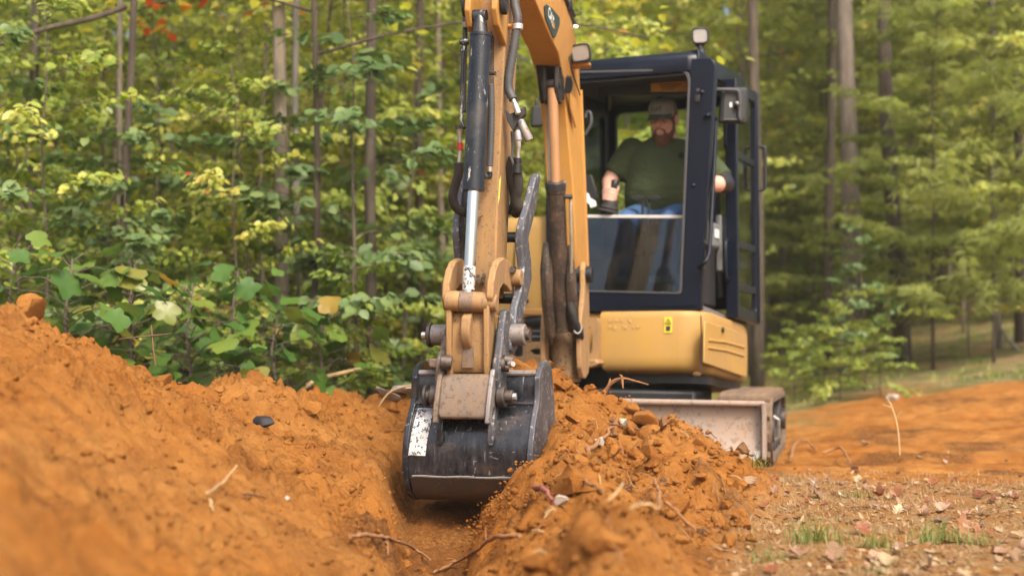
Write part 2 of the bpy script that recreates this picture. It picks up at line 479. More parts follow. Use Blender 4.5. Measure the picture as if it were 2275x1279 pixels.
def H(x, y, detail=True, parts=False):
    x = np.asarray(x, dtype=float); y = np.asarray(y, dtype=float)
    zf, base, L, Rr = heaps(x, y)
    c = trench_mid(y); h = trench_half(y)
    du = np.abs(x - c) - h
    trench = np.where((y > 2.0) & (y < 7.4), zf + np.maximum(0, du) * 1.1, base)
    low = np.minimum(base, trench)
    side = np.where(x < c, 0, 1)
    # a soft right-hand trench wall: the heap's own slope down to the trench floor
    Z = low
    Zl = smax(Z, L, .02); Zr = smax(Z, Rr, .03)
    Z = np.where(side == 0, Zl, Zr)
    ml = np.clip((np.where(side == 0, L, -9) - low) / .10, 0, 1); mr = np.clip((np.where(side == 1, Rr, -9) - low) / .08, 0, 1)
    mt = np.clip((base - low) / .05, 0, 1)
    if detail:
        near = (y < 14) & (y > -3) & (np.abs(x) < 7)
        def nz():
            heap = np.maximum(ml, mr)
            d = .045 * fbm(x * 1.7, y * 1.7, None, 3, 1) * heap
            d = d + .020 * fbm(x * 6, y * 6, None, 3, 21) * np.maximum(heap, .25)
            wx, wy = x + .05 * vnoise(x * 9, y * 9, None, 901), y + .05 * vnoise(x * 9, y * 9, None, 902)
            k1, k2, k3 = cracks(wx * 4.3, wy * 4.3, 211), cracks(wx * 9.5, wy * 9.5, 223), cracks(wx * 21, wy * 21, 227)
            d = d + (.050 * fbm(x * 4.2 + 9, y * 3.6, None, 3, 77) + .058 * (k1 - .45) + .032 * (k2 - .45) + .016 * (k3 - .45) + .016 * fbm(x * 11, y * 11, None, 3, 79)) * mr
            sel = np.clip(vnoise(x * 2.3, y * 2.3, None, 911) * 2.2 - .1, 0, 1)
            d = d + (.036 * (k2 - .45) * (.2 + sel) + .020 * (k3 - .45) * (.5 + sel) + .012 * (np.abs(fbm(x * 15, y * 19, None, 3, 377)) - .35)) * ml
            d = d + .020 * (k2 - .5) * mt * (1 - np.maximum(ml, mr))
            # fallen clods welded into the surface
            d1, r1 = cells(x * 9, y * 9, 3); b1 = np.sqrt(np.clip(1 - (d1 / .42) ** 2, 0, 1)) * np.clip(r1 - .55, 0, 1) * .085
            d2, r2 = cells(x * 24, y * 24, 9); b2 = np.sqrt(np.clip(1 - (d2 / .45) ** 2, 0, 1)) * np.clip(r2 - .5, 0, 1) * .036
            d3, r3 = cells(x * 5 + 3, y * 5, 19); b3 = np.sqrt(np.clip(1 - (d3 / .45) ** 2, 0, 1)) * np.clip(r3 - .5, 0, 1) * .16
            d = d + b1 * (.30 * ml + .25 * mr + .3 * mt) + b2 * (.55 * ml + .9 * mr + .5 * mt + .15) + b3 * mr * .25
            # pits and run-lines down the left slope
            d4, r4 = cells(x * 7 + 50, y * 11, 29); d = d - np.clip(1 - d4 / .32, 0, 1) * np.clip(r4 - .40, 0, 1) * .11 * ml; d6, r6 = cells(x * 16 + 7, y * 26, 49); d = d - np.clip(1 - d6 / .36, 0, 1) * np.clip(r6 - .5, 0, 1) * .05 * ml
            d = d + .010 * fbm(x * 3.2, y * 16, None, 3, 41) * ml
            d = d + .0045 * fbm(x * 34, y * 34, None, 3, 61) * (1 + heap * 1.4)
            # dry flakes on the trench floor
            d5, r5 = cells(x * 13, y * 10, 37); d = d + (r5 - .5) * .022 * mt * np.clip(.75 - d5, 0, .3) / .3
            # wheel ruts on the road
            road = np.clip((y - 7.2) / .8, 0, 1) * np.clip((13.0 - y) / 1.5, 0, 1) * np.clip((x - .9) / .6, 0, 1)
            d5b, r5b = cells(x * 3.5, y * 5, 57); d = d + road * (.030 * fbm(x * .8, y * 5, None, 3, 51) + (r5b - .5) * .035 * np.clip(.8 - d5b, 0, .35) / .35)
            return d
        if near.all(): Z = Z + nz()
        else:
            xx, yy = x, y
            Z = Z + np.where(near, nz(), 0)
    if parts: return Z, ml, mr, mt, base
    return Z
def Hs(x, y): return float(H(np.array([x]), np.array([y]))[0])
def hit(px, py, y0=1.6, y1=30):
    """where the sight line through a photo pixel meets the soil"""
    d = ray(px, py); Y = np.concatenate([np.arange(y0, 9, .012), np.arange(9, y1, .05)]); t = Y / d.y
    X = d.x * t; Zr = CAMZ + d.z * t
    g = H(X, Y); k = np.argmax(g >= Zr)
    if not (g >= Zr).any(): k = len(Y) - 1
    return Vector((X[k], Y[k], g[k]))
def grow(a, step, end, f):
    out = []; s = step; p = a
    while abs(p) < abs(end) and (p - end) * (1 if step > 0 else -1) < 0:
        s *= f; p += s; out.append(p)
    return out
xs = np.concatenate([np.array(grow(-2.7, -.012, -90, 1.12))[::-1], np.arange(-2.7, 1.25, .012), np.arange(1.25, 4.4, .03), np.array(grow(4.4, .03, 90, 1.14))])
ys = np.concatenate([np.array(grow(2.0, -.012, -40, 1.12))[::-1], np.arange(2.0, 8.4, .012), np.arange(8.4, 13, .035), np.array(grow(13, .035, 140, 1.10))])
GX, GY = np.meshgrid(xs, ys)
GZ, ML, MR, MT, BASE = H(GX, GY, True, True)
for _ in range(10):                    # peaks crumble, seams stay
    lap = (GZ[:-2, 1:-1] + GZ[2:, 1:-1] + GZ[1:-1, :-2] + GZ[1:-1, 2:]) / 4 - GZ[1:-1, 1:-1]
    GZ[1:-1, 1:-1] += .5 * np.minimum(lap, 0) * MR[1:-1, 1:-1]
nx, ny = len(xs), len(ys)
# surface kinds: 0 bare clay, litter = dry leaf and straw, green = weeds
edge_n = fbm(GX * .9, GY * .9, None, 4, 71)
litter = np.clip((GX - .55 + .25 * edge_n) / .35, 0, 1) * np.clip((7.35 + .5 * edge_n - GY) / .5, 0, 1) * (1 - np.maximum(ML, MR))
far = np.clip((GY - 11.9 + 1.5 * edge_n - .12 * GX) / 1.2, 0, 1)
left_far = np.clip((-GX - .2 + (GY - 8.0) * .4) / 1.0, 0, 1) * np.clip((GY - 7.8) / .8, 0, 1) * np.clip((2.2 + .3 * edge_n - GX) / .6, 0, 1)
behind_left = np.clip((-GX - 2.2) / .6, 0, 1) * (1 - ML)
green = np.maximum(np.maximum(far, left_far), behind_left) * (1 - np.maximum(ML, MR))
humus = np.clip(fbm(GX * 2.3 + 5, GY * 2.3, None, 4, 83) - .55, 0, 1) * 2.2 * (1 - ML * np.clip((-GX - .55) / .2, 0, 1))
humus = np.maximum(humus, .75 * MT * (1 - np.clip(np.maximum(ML, MR) * 1.2, 0, 1)) * np.clip((GY - 2) / 1, 0, 1))   # trench floor darkened for the shade in the slot, over damp brown subsoil
V = np.stack([GX, GY, GZ], -1).reshape(-1, 3)
idx = np.arange(nx * ny).reshape(ny, nx)
quads = np.stack([idx[:-1, :-1], idx[:-1, 1:], idx[1:, 1:], idx[1:, :-1]], -1).reshape(-1, 4)
cen = lambda a: (a[:-1, :-1] + a[1:, 1:]).ravel() / 2
fl = cen(ML) > .5; frr = (cen(MR) > .5) & ~fl
# soil material
m, n, l, bs = newmat('orange_clay')
geo = n.new('ShaderNodeNewGeometry'); pos = geo.outputs['Position']
big = noise_node(n, l, pos, 1.6, 4, .6); mid_ = noise_node(n, l, pos, 9, 6, .65); fin = noise_node(n, l, pos, 70, 5, .7); fin2 = noise_node(n, l, pos, 240, 3, .7)
c = mix(n, l, ramp(n, l, big, [(.32, 0), (.68, 1)]), (.385, .138, .021), (.46, .212, .055))
c = mix(n, l, ramp(n, l, mid_, [(.42, 0), (.70, .7)]), c, (.21, .066, .010))
dmp = noise_node(n, l, pos, 3.1, 5, .6)
c = mix(n, l, ramp(n, l, dmp, [(.54, 0), (.68, .75)]), c, (.20, .070, .013))
c = mix(n, l, ramp(n, l, fin, [(.52, 0), (.75, .55)]), c, (.46, .235, .075))
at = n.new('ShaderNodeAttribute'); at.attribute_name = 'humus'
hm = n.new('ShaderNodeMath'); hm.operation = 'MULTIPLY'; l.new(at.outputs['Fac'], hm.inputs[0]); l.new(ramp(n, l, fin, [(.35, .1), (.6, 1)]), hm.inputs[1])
c = mix(n, l, hm.outputs[0], c, (.12, .052, .018))  # dark humus patches, and the shade painted on the trench floor
soil_col = c
at2 = n.new('ShaderNodeAttribute'); at2.attribute_name = 'litter'
lit = noise_node(n, l, pos, 45, 6, .75, (1, .6, 1))
lc = ramp(n, l, lit, [(.30, (.15, .08, .035)), (.48, (.34, .20, .085)), (.60, (.44, .30, .15)), (.75, (.50, .38, .22))])
lm = n.new('ShaderNodeMath'); lm.operation = 'MULTIPLY'; l.new(at2.outputs['Fac'], lm.inputs[0]); l.new(ramp(n, l, noise_node(n, l, pos, 5, 6, .7), [(.36, .12), (.58, .85)]), lm.inputs[1])
c = mix(n, l, lm.outputs[0], c, lc)
at3 = n.new('ShaderNodeAttribute'); at3.attribute_name = 'green'
gc = ramp(n, l, noise_node(n, l, pos, 2.6, 6, .7), [(.34, (.10, .11, .035)), (.46, (.17, .16, .06)), (.56, (.28, .20, .10)), (.68, (.36, .18, .07))])
c = mix(n, l, at3.outputs['Fac'], c, gc)
l.new(c, bs.inputs['Base Color']); bs.inputs['Roughness'].default_value = .95; bs.inputs['Specular IOR Level'].default_value = .15
add = n.new('ShaderNodeMath'); add.operation = 'ADD'; l.new(fin, add.inputs[0])
ms = n.new('ShaderNodeMath'); ms.operation = 'MULTIPLY'; ms.inputs[1].default_value = .5; l.new(fin2, ms.inputs[0]); l.new(ms.outputs[0], add.inputs[1])
bump(n, l, bs, add.outputs[0], 1.0, .02)
M['soil'] = m
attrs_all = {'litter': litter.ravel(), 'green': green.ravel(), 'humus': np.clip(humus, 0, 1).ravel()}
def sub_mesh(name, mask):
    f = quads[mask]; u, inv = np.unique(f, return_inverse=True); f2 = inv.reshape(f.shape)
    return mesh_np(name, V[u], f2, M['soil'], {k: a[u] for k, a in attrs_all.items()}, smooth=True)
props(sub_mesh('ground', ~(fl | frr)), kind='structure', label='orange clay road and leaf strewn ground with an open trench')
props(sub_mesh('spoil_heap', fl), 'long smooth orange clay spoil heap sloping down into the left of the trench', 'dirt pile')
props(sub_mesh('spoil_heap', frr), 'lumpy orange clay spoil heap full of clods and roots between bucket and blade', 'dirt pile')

# ================================================================== the woods
def leafmat(name, stops, trans=.48, rough=.42, hueshift=.10):
    m, n, l, bs = newmat(name)
    at = n.new('ShaderNodeAttribute'); at.attribute_name = 'tint'
    oi = n.new('ShaderNodeObjectInfo')
    sh = n.new('ShaderNodeMath'); sh.operation = 'MULTIPLY_ADD'; sh.inputs[1].default_value = hueshift * 2; sh.inputs[2].default_value = -hueshift
    l.new(oi.outputs['Random'], sh.inputs[0])
    ad = n.new('ShaderNodeMath'); ad.operation = 'ADD'; ad.use_clamp = True; l.new(at.outputs['Fac'], ad.inputs[0]); l.new(sh.outputs[0], ad.inputs[1])
    col = ramp(n, l, ad.outputs[0], stops)
    l.new(col, bs.inputs['Base Color']); bs.inputs['Roughness'].default_value = rough; bs.inputs['Specular IOR Level'].default_value = .45
    tl = n.new('ShaderNodeBsdfTranslucent'); l.new(mix(n, l, 1.0, col, (1.15, 1.15, .5), 'MULTIPLY'), tl.inputs[0])
    tm = n.new('ShaderNodeMixShader'); tm.inputs[0].default_value = trans
    l.new(bs.outputs[0], tm.inputs[1]); l.new(tl.outputs[0], tm.inputs[2]); l.new(tm.outputs[0], n['Material Output'].inputs[0])
    return m
GREENS = [(0, (.070, .118, .022)), (.35, (.145, .20, .036)), (.62, (.255, .305, .055)), (.86, (.44, .42, .10)), (.955, (.34, .26, .035)), (.975, (.42, .16, .022)), (1.0, (.38, .06, .02))]
M['leaf'] = leafmat('broadleaf', [(p, tuple(min(.6, q * 1.38) for q in c)) for p, c in GREENS])
M['leaf_cool'] = leafmat('cool_broadleaf', [(0, (.07, .125, .045)), (.5, (.14, .22, .075)), (.85, (.25, .32, .11)), (1, (.34, .37, .13))], .35, .42)
M['leaf_pine'] = leafmat('pine_needles', [(0, (.16, .205, .055)), (.5, (.29, .345, .10)), (1, (.44, .47, .18))], .5, .6)
def leaf_cloud(P, D, NN, Ls, ratio=.55):
    """folded ovate leaves: six corners, two quads each"""
    D = D / np.linalg.norm(D, axis=1, keepdims=True)
    S_ = np.cross(D, NN); S_ /= np.linalg.norm(S_, axis=1, keepdims=True) + 1e-9
    U_ = np.cross(S_, D)
    L = Ls[:, None]; wv = L * ratio * .5
    b = P; t = P + D * L - U_ * L * .06
    r1 = P + D * L * .30 + S_ * wv + U_ * L * .05; r2 = P + D * L * .68 + S_ * wv * .86 + U_ * L * .04
    l1 = P + D * L * .30 - S_ * wv + U_ * L * .05; l2 = P + D * L * .68 - S_ * wv * .86 + U_ * L * .04
    V_ = np.stack([b, r1, r2, t, l2, l1], 1).reshape(-1, 3)
    o = np.arange(len(P))[:, None] * 6
    F_ = np.concatenate([o + np.array([[0, 1, 2, 3]]), o + np.array([[0, 3, 4, 5]])], 0)
    return V_, F_
def bark(name, a, b, scale=14):
    m, n, l, bs = newmat(name)
    geo = n.new('ShaderNodeTexCoord'); v = geo.outputs['Object']
    f = noise_node(n, l, v, scale, 6, .7, (1.6, 1.6, .22)); g_ = noise_node(n, l, v, 3, 4, .6)
    c = mix(n, l, ramp(n, l, f, [(.35, 0), (.62, 1)]), a, b)
    c = mix(n, l, ramp(n, l, g_, [(.5, 0), (.75, .5)]), c, tuple(x * .55 for x in a))
    l.new(c, bs.inputs['Base Color']); bs.inputs['Roughness'].default_value = .9; bump(n, l, bs, f, .8, .02)
    return m
M['bark_dark'] = bark('dark_bark', (.042, .031, .022), (.10, .078, .056))
M['bark_grey'] = bark('grey_bark', (.135, .108, .078), (.27, .222, .165))
M['bark_pine'] = bark('pine_bark', (.075, .056, .046), (.20, .165, .135), 9)
M['bark_pale'] = bark('pale_bark', (.12, .11, .095), (.24, .22, .19))
M['twig'] = bark('brown_twig', (.075, .055, .04), (.16, .125, .095), 30)
def branch_tree(h, r0, nb, zlo, blen, leaf, nl, seed, tiers=True, droop=.25, tintmu=.5, lean=.05, ratio=.55):
    """trunk with limbs as one shape, leaves as another"""
    rg = np.random.default_rng(seed)
    mb = MB()
    ns = 9
    ph = rg.uniform(0, 6.28)
    tp = [Vector((lean * h * (i / ns) ** 1.5 * math.cos(ph) + .02 * h * math.sin(i * 1.3 + ph) * (i / ns) * .5, lean * h * (i / ns) ** 1.5 * math.sin(ph) + .015 * h * math.cos(i * 1.7 + ph) * (i / ns) * .5, h * i / ns)) for i in range(ns + 1)]
    mb.tube(tp, [r0 * (1 - .85 * i / ns) for i in range(ns + 1)], 7)
    P, D, NN, Ls, T = [], [], [], [], []
    for k in range(nb):
        z = zlo + (h * .98 - zlo) * ((k + rg.uniform(0, .9)) / nb) ** .85
        fz = min(z / h * ns, ns - 1e-3); i0 = int(fz); base = tp[i0].lerp(tp[i0 + 1], fz - i0)
        az = k * 2.4 + rg.uniform(-.5, .5); L = blen * (1 - .65 * (z - zlo) / max(h - zlo, .1)) * rg.uniform(.7, 1.15)
        el = rg.uniform(.15, .6)
        pts = [base]; d = Vector((math.cos(az) * math.cos(el), math.sin(az) * math.cos(el), math.sin(el)))
        nseg = 6
        for s in range(nseg):
            d = (d + Vector((rg.normal(0, .12), rg.normal(0, .12), -droop * .35 + rg.normal(0, .06)))).normalized()
            pts.append(pts[-1] + d * L / nseg)
        rr0 = max(r0 * .36 * (1 - .6 * z / h), .004)
        mb.tube(pts, [rr0 * (1 - .85 * i / nseg) for i in range(nseg + 1)], 5)
        tint_b = rg.normal(tintmu, .10)
        # side twigs
        twigs = [(pts[2:], L)]
        for s in range(2, nseg + 1):
            for sd in (-1, 1):
                if rg.random() < .75:
                    p0 = pts[s - 1]; a2 = az + sd * rg.uniform(.6, 1.2); l2 = L * rg.uniform(.18, .40)
                    q = [p0 + Vector((math.cos(a2) * l2 * t, math.sin(a2) * l2 * t, l2 * (.10 * t - .28 * droop * t * t))) for t in (0, .35, .7, 1)]
                    mb.tube(q, [.0045, .0035, .0025, .0015], 4, False)
                    twigs.append((q, l2))
        for q, l2 in twigs:
            cnt = max(3, int(nl * l2 / blen))
            for j in range(cnt):
                t = rg.uniform(.08, 1) * (len(q) - 1); i1 = min(int(t), len(q) - 2)
                p = q[i1].lerp(q[i1 + 1], t - i1)
                dr = (q[i1 + 1] - q[i1]).normalized(); sd = 1 if j % 2 else -1
                side = Vector((-dr.y, dr.x, 0))
                dd = (dr * rg.uniform(.2, .9) + side * sd * rg.uniform(.5, 1.1) + Vector((0, 0, rg.normal(-.45, .28)))).normalized()
                P.append(p + Vector((rg.normal(0, .015), rg.normal(0, .015), rg.normal(0, .02)))); D.append(dd)
                rad_ = Vector((P[-1].x, P[-1].y, 0)); rad_ = rad_.normalized() if rad_.length > .01 else rad_; NN.append(Vector((rg.normal(0, .35), rg.normal(0, .35), .8)) + rad_ * rg.uniform(.2, 1.3))
                Ls.append(leaf * rg.uniform(.55, 1.2)); T.append(min(np.clip(tint_b + rg.normal(0, .13), 0, .85) + (.5 if rg.random() < .008 else 0), 1))
    P = np.array([p[:] for p in P]); D = np.array([p[:] for p in D]); NN = np.array([p[:] for p in NN])
    V_, F_ = leaf_cloud(P, D, NN, np.array(Ls), ratio)
    return mb, V_, F_, np.repeat(T, 6)
def raw_obj(name, mb, mat, parent):
    me = bpy.data.meshes.new(name); me.from_pydata([p[:] for p in mb.v], [], mb.f); me.materials.append(mat); me.shade_smooth()
    o = bpy.data.objects.new(name, me); COL.objects.link(o); o.parent = parent
    return o
def make_tree(name, spec, bmat, lmat, label, cat, group=None):
    mb, V_, F_, T = branch_tree(**spec)
    r = thing(name, (0, 0, 0), label, cat, group)
    raw_obj('trunk', mb, bmat, r)
    mesh_np('crown', V_, F_, lmat, {'tint': T}, False, None, r)
    return r
kinds = [
    ('sapling', dict(h=3.2, r0=.016, nb=17, zlo=.45, blen=1.25, leaf=.075, nl=46, seed=1, tintmu=.62), M['twig'], M['leaf'], 'young broadleaf sapling with pale yellow green leaves in flat tiers', 'sapling'),
    ('sapling', dict(h=4.6, r0=.020, nb=22, zlo=.6, blen=1.6, leaf=.08, nl=46, seed=2, tintmu=.52), M['bark_dark'], M['leaf'], 'slender broadleaf tree of the understory with mid green leaves', 'tree'),
    ('understory_tree', dict(h=6.6, r0=.028, nb=27, zlo=1.0, blen=1.9, leaf=.09, nl=46, seed=3, tintmu=.58), M['twig'], M['leaf'], 'leafy understory tree reaching up out of the picture', 'tree'),
    ('shrub', dict(h=1.5, r0=.012, nb=15, zlo=.12, blen=.75, leaf=.065, nl=42, seed=4, tintmu=.45), M['twig'], M['leaf'], 'low leafy shrub on the floor of the woods', 'shrub'),
    ('sapling', dict(h=3.0, r0=.020, nb=17, zlo=.3, blen=1.15, leaf=.095, nl=34, seed=5, tintmu=.45, ratio=.7), M['twig'], M['leaf_cool'], 'cool green sapling with broad drooping leaves', 'sapling'),
    ('pine_sapling', dict(h=6.0, r0=.026, nb=40, zlo=.5, blen=1.9, leaf=.17, nl=105, seed=6, tintmu=.62, ratio=.085, droop=.12), M['bark_dark'], M['leaf_pine'], 'feathery young pine with soft pale needles', 'pine'),
    ('understory_tree', dict(h=5.6, r0=.024, nb=24, zlo=1.4, blen=1.8, leaf=.08, nl=52, seed=7, tintmu=.74), M['bark_grey'], M['leaf'], 'thin understory tree with bright yellow green sunlit leaves', 'tree'),
]
protos = [None] * len(kinds); PUT = []; PUT_OBJ = []
def put(kind, x, y, s=1.0, rz=None, where=''):
    nm, spec, bm_, lm_, lab, cat = kinds[kind]
    lab2 = lab + where; grp = None; PUT.append((kind, x, y, lab))
    if protos[kind] is None:
        r = protos[kind] = make_tree(nm, spec, bm_, lm_, lab2, cat, grp)
    else:
        r = copy_tree(protos[kind])
    PUT_OBJ.append(r)
    r.location = (x, y, Hs(x, y) - .03 if y < 14 else float(ground_base(np.array([x]), np.array([y]))[0]) - .05)
    r.rotation_euler = (0, 0, random.uniform(0, 6.28) if rz is None else rz)
    r.scale = (s, s, s * random.uniform(.9, 1.1))
    return r
random.seed(21)
def clear_of_machine(x, y): return not (-.9 < x < 3.0 and y < 11.6)
def field(n, y0, y1, pxa, pxb, ks, smin_, smax_, where):
    for i in range(n):
        y = y0 + (y1 - y0) * ((i + random.random()) / n)
        px = pxa + (pxb - pxa) * ((i * .618034 + random.uniform(-.05, .05)) % 1.0)
        x = (px - 1137.5) / FPX * y
        if not clear_of_machine(x, y): y += 3; x = (px - 1137.5) / FPX * y
        put(random.choice(ks), x, y, random.uniform(smin_, smax_), None, where)
LW = ' left of the excavator'; RW = ' right of the cab'; BW2 = ' behind the excavator'
field(22, 8.6, 11.0, -120, 860, [0, 0, 4, 3, 3], .75, 1.05, LW)
field(36, 11.0, 16.0, -200, 1000, [0, 1, 1, 2, 6, 4], .8, 1.15, LW)
field(26, 16.0, 24.0, -200, 1100, [1, 2, 2, 6, 6], .9, 1.3, LW)
field(9, 12.6, 15.5, 1700, 1960, [3, 3, 3, 4], .42, .62, RW)
field(10, 12.5, 17.0, 960, 1360, [1, 6, 6, 2], .8, 1.1, BW2)
field(12, 17.0, 25.0, 950, 1700, [1, 2, 6, 6], .9, 1.3, BW2)
field(14, 17.0, 19.5, 1720, 2420, [5, 5, 3, 3, 0, 6], .75, 1.05, RW)
field(32, 19.0, 28.0, 1640, 2450, [5, 5, 5, 2, 6, 6], .9, 1.35, RW)

field(6, 14.0, 15.3, 1960, 2360, [0, 5, 6, 0], .7, .95, RW)
# tall trees whose trunks stand clear
def tall(px, Y, wpx, bmat, label, top_px=None, h=11.0, nm='tall_tree', crown_seed=0, zlo=5.6, lm=None, limbs=None, ybase=None):
    x = (px - 1137.5) / FPX * Y; r0 = wpx / FPX * Y / 2
    zb = float(ground_base(np.array([x]), np.array([Y]))[0]) - .1
    tx = ((top_px if top_px is not None else px) - px) / FPX * Y / 4.5
    rg = np.random.default_rng(int(px))
    mb = MB(); ns = 12
    tp = [Vector((tx * h * i / ns + .03 * math.sin(i * .9 + px), .02 * math.cos(i * 1.1 + px), h * i / ns)) for i in range(ns + 1)]
    rr_ = [r0 * (1.25 if i == 0 else 1.08 - .55 * i / ns) for i in range(ns + 1)]
    mb.tube(tp, rr_, 12)
    rt = thing(nm, (x, Y, zb), label, 'tree')
    P, D, NN, Ls, T = [], [], [], [], []
    for k in range(15):
        z = zlo + (h - zlo) * (k + .5) / 15; f = z / h * ns; i0 = min(int(f), ns - 1); b = tp[i0].lerp(tp[i0 + 1], f - i0)
        az = k * 2.4 + rg.uniform(-.4, .4); L = rg.uniform(1.4, 2.6) * (1 - .4 * (z - zlo) / (h - zlo))
        pts = [b + Vector((math.cos(az) * L * t, math.sin(az) * L * t, L * (.42 * t - .30 * t * t))) for t in (0, .2, .4, .6, .8, 1)]
        mb.tube(pts, [r0 * .35 * (1 - .8 * t) + .004 for t in (0, .2, .4, .6, .8, 1)], 6)
        tb = rg.normal(.6, .1)
        for j in range(70):
            t = rg.uniform(.25, 1.05); c_ = b + Vector((math.cos(az) * L * t, math.sin(az) * L * t, L * (.42 * t - .30 * t * t)))
            P.append((c_ + Vector((rg.normal(0, .28), rg.normal(0, .28), rg.normal(-.04, .13))))[:]); a2 = az + rg.normal(0, .9)
            D.append((math.cos(a2), math.sin(a2), rg.normal(-.2, .25))); NN.append((rg.normal(0, .35), rg.normal(0, .35), 1)); Ls.append(rg.uniform(.08, .15)); T.append(np.clip(tb + rg.normal(0, .12), 0, 1))
    raw_obj('trunk', mb, bmat, rt)
    V_, F_ = leaf_cloud(np.array(P), np.array(D), np.array(NN), np.array(Ls))
    mesh_np('crown', V_, F_, lm or M['leaf'], {'tint': np.repeat(T, 6)}, False, None, rt)
    for lb in (limbs or []):
        q = [A(a, b, Y + c_) for a, b, c_, _ in lb]; rad = [r_ for _, _, _, r_ in lb]
        obj('branch', MB().tube(spline(q, 5), list(np.interp(np.linspace(0, 1, 5 * (len(q) - 1) + 1), np.linspace(0, 1, len(q)), rad)), 7), bmat, rt, smooth=60)
    return rt
tall(262, 9.8, 17, M['bark_dark'], 'thin blackish tree leaning slightly, with a long bare limb reaching left', 287, limbs=[[(281, 15, 0, .022), (200, 42, -.1, .020), (110, 62, -.2, .018), (30, 88, -.3, .016), (-80, 130, -.4, .012)]])
tall(252, 10.3, 12, M['bark_grey'], 'slim grey stem just behind the thin blackish tree', 268)
tall(616, 10.2, 31, M['bark_grey'], 'stout straight grey trunk standing left of the arm')
tall(668, 11.0, 17, M['bark_pale'], 'pale slender trunk close beside the stout grey one', 654)
tall(832, 9.9, 25, M['bark_dark'], 'dark brown trunk between the pale slender trunk and the arm', 826, zlo=3.4)
tall(690, 9.6, 15, M['bark_dark'], 'thin dark stem low among leaves next to the spoil heap', 700, h=7, zlo=2.6)
tall(78, 11.5, 22, M['bark_dark'], 'dim dark trunk near the left edge of the woods', 66)
tall(938, 13.0, 20, M['bark_dark'], 'dark trunk seen just left of the ribbed hose', 934, zlo=5.5)
tall(988, 13.6, 16, M['bark_grey'], 'grey trunk immediately behind the digging arm', 975, zlo=5.5)
tall(810, 19.0, 18, M['bark_grey'], 'faint grey trunk far back above the dark brown one', 815, zlo=5.5)
tall(1885, 16.0, 42, M['bark_pine'], 'thick pine trunk with light flaking bark right of the cab', 1888, lm=M['leaf_pine'], limbs=[[(1890, 310, 0, .014), (1960, 312, -.4, .014), (2060, 345, -.8, .012), (2165, 415, -1.2, .008)]])
tall(2000, 15.8, 34, M['bark_dark'], 'dark nearly black trunk right of the thick pine', 1972, lm=M['leaf_pine'])
tall(2222, 15.4, 15, M['bark_pale'], 'pale thin dead looking trunk near the right edge', 2206, zlo=6, limbs=[[(2222, 730, 0, .02), (2262, 778, -.4, .02), (2300, 800, -.7, .018)]])
tall(2268, 15.6, 22, M['bark_dark'], 'dark trunk at the very right edge of the picture', 2262)
tall(1678, 15.5, 27, M['bark_dark'], 'dark brown trunk right behind the folded cab door', 1684, zlo=5)
tall(1845, 17.0, 22, M['bark_dark'], 'shaded trunk in the undergrowth left of the thick pine', 1850, zlo=6.5)
tall(2085, 22.0, 17, M['bark_dark'], 'narrow dark trunk between the black trunk and the pale one', 2090, zlo=6)
tall(1740, 23.0, 15, M['bark_grey'], 'thin grey trunk far back beside the door handle', 1738, zlo=6)
tall(2150, 24.0, 16, M['bark_grey'], 'thin grey trunk far back left of the pale dead one', 2146, zlo=6)
# every understory plant is told by the trunk it stands next to and how near it is
TRUNKS = [(66, 'the dim left edge trunk'), (272, 'the leaning blackish tree'), (616, 'the stout grey trunk'), (660, 'the pale slender trunk'), (830, 'the dark brown trunk'), (960, 'the digging arm'), (1200, 'the boom'), (1450, 'the cab'), (1684, 'the cab door'),
          (1850, 'the thick pine'), (1985, 'the nearly black trunk'), (2087, 'the narrow dark trunk'), (2212, 'the pale dead trunk'), (2290, 'the right edge trunk')]
SHORT = ['pale yellow green sapling', 'slender green tree', 'tall leafy tree', 'low leafy shrub', 'cool green broad leaved sapling', 'feathery young pine', 'thin bright yellow green tree']
GRP = ['yellow green saplings of the woods', 'slender trees of the woods', 'tall leafy trees of the woods', 'shrubs on the floor of the woods', 'cool green saplings of the woods', 'young pines of the woods', 'bright yellow green trees of the woods']
bins = {}
for (kind, x, y, lab), r in zip(PUT, PUT_OBJ):
    px = 1137.5 + x / y * FPX; t = min(range(len(TRUNKS)), key=lambda q: abs(TRUNKS[q][0] - px)); sd = 'left' if px < TRUNKS[t][0] else 'right'
    bins.setdefault((kind, t, sd), []).append((y, r))
ORD = ['nearest', 'second nearest', 'third nearest', 'fourth nearest', 'fifth nearest', 'sixth nearest', 'seventh nearest', 'eighth nearest', 'ninth nearest']
for (kind, t, sd), lst in bins.items():
    lst.sort(key=lambda q: q[0])
    for k, (y, r) in enumerate(lst):
        r['label'] = (SHORT[kind] + ' just ' + sd + ' of ' + TRUNKS[t][1]) if len(lst) == 1 else (ORD[min(k, 8)] + ' ' + SHORT[kind] + ' just ' + sd + ' of ' + TRUNKS[t][1])
        r['group'] = GRP[kind]
# leaf screen far off that closes the woods
N_ = 85000
yy = rng.uniform(27, 44, N_); xx = rng.uniform(-.52, .52, N_) * yy; zz = rng.beta(1.2, 1.5, N_) * 14 + rng.normal(0, .3, N_)
cl = vnoise(xx * .35, zz * .45, yy * .2, 5)
keep = cl > np.where(zz > 6.0, -.12, -.8)
P = np.stack([xx, yy, zz + ground_base(xx, yy)], 1)[keep]; k_ = len(P)
D = rng.normal(0, 1, (k_, 3)); D[:, 2] *= .3; NN = rng.normal(0, .4, (k_, 3)); NN[:, 2] += 1
V_, F_ = leaf_cloud(P, D, NN, rng.uniform(.32, .7, k_), .7)
fw = mesh_np('far_woods', V_, F_, M['leaf'], {'tint': np.repeat(np.clip(.62 + .25 * cl[keep] + rng.normal(0, .12, k_), 0, .96), 6)})
props(fw, 'distant leafage of the woods closing the view between the trunks', 'woods', kind='stuff')
mb = MB(); random.seed(5)
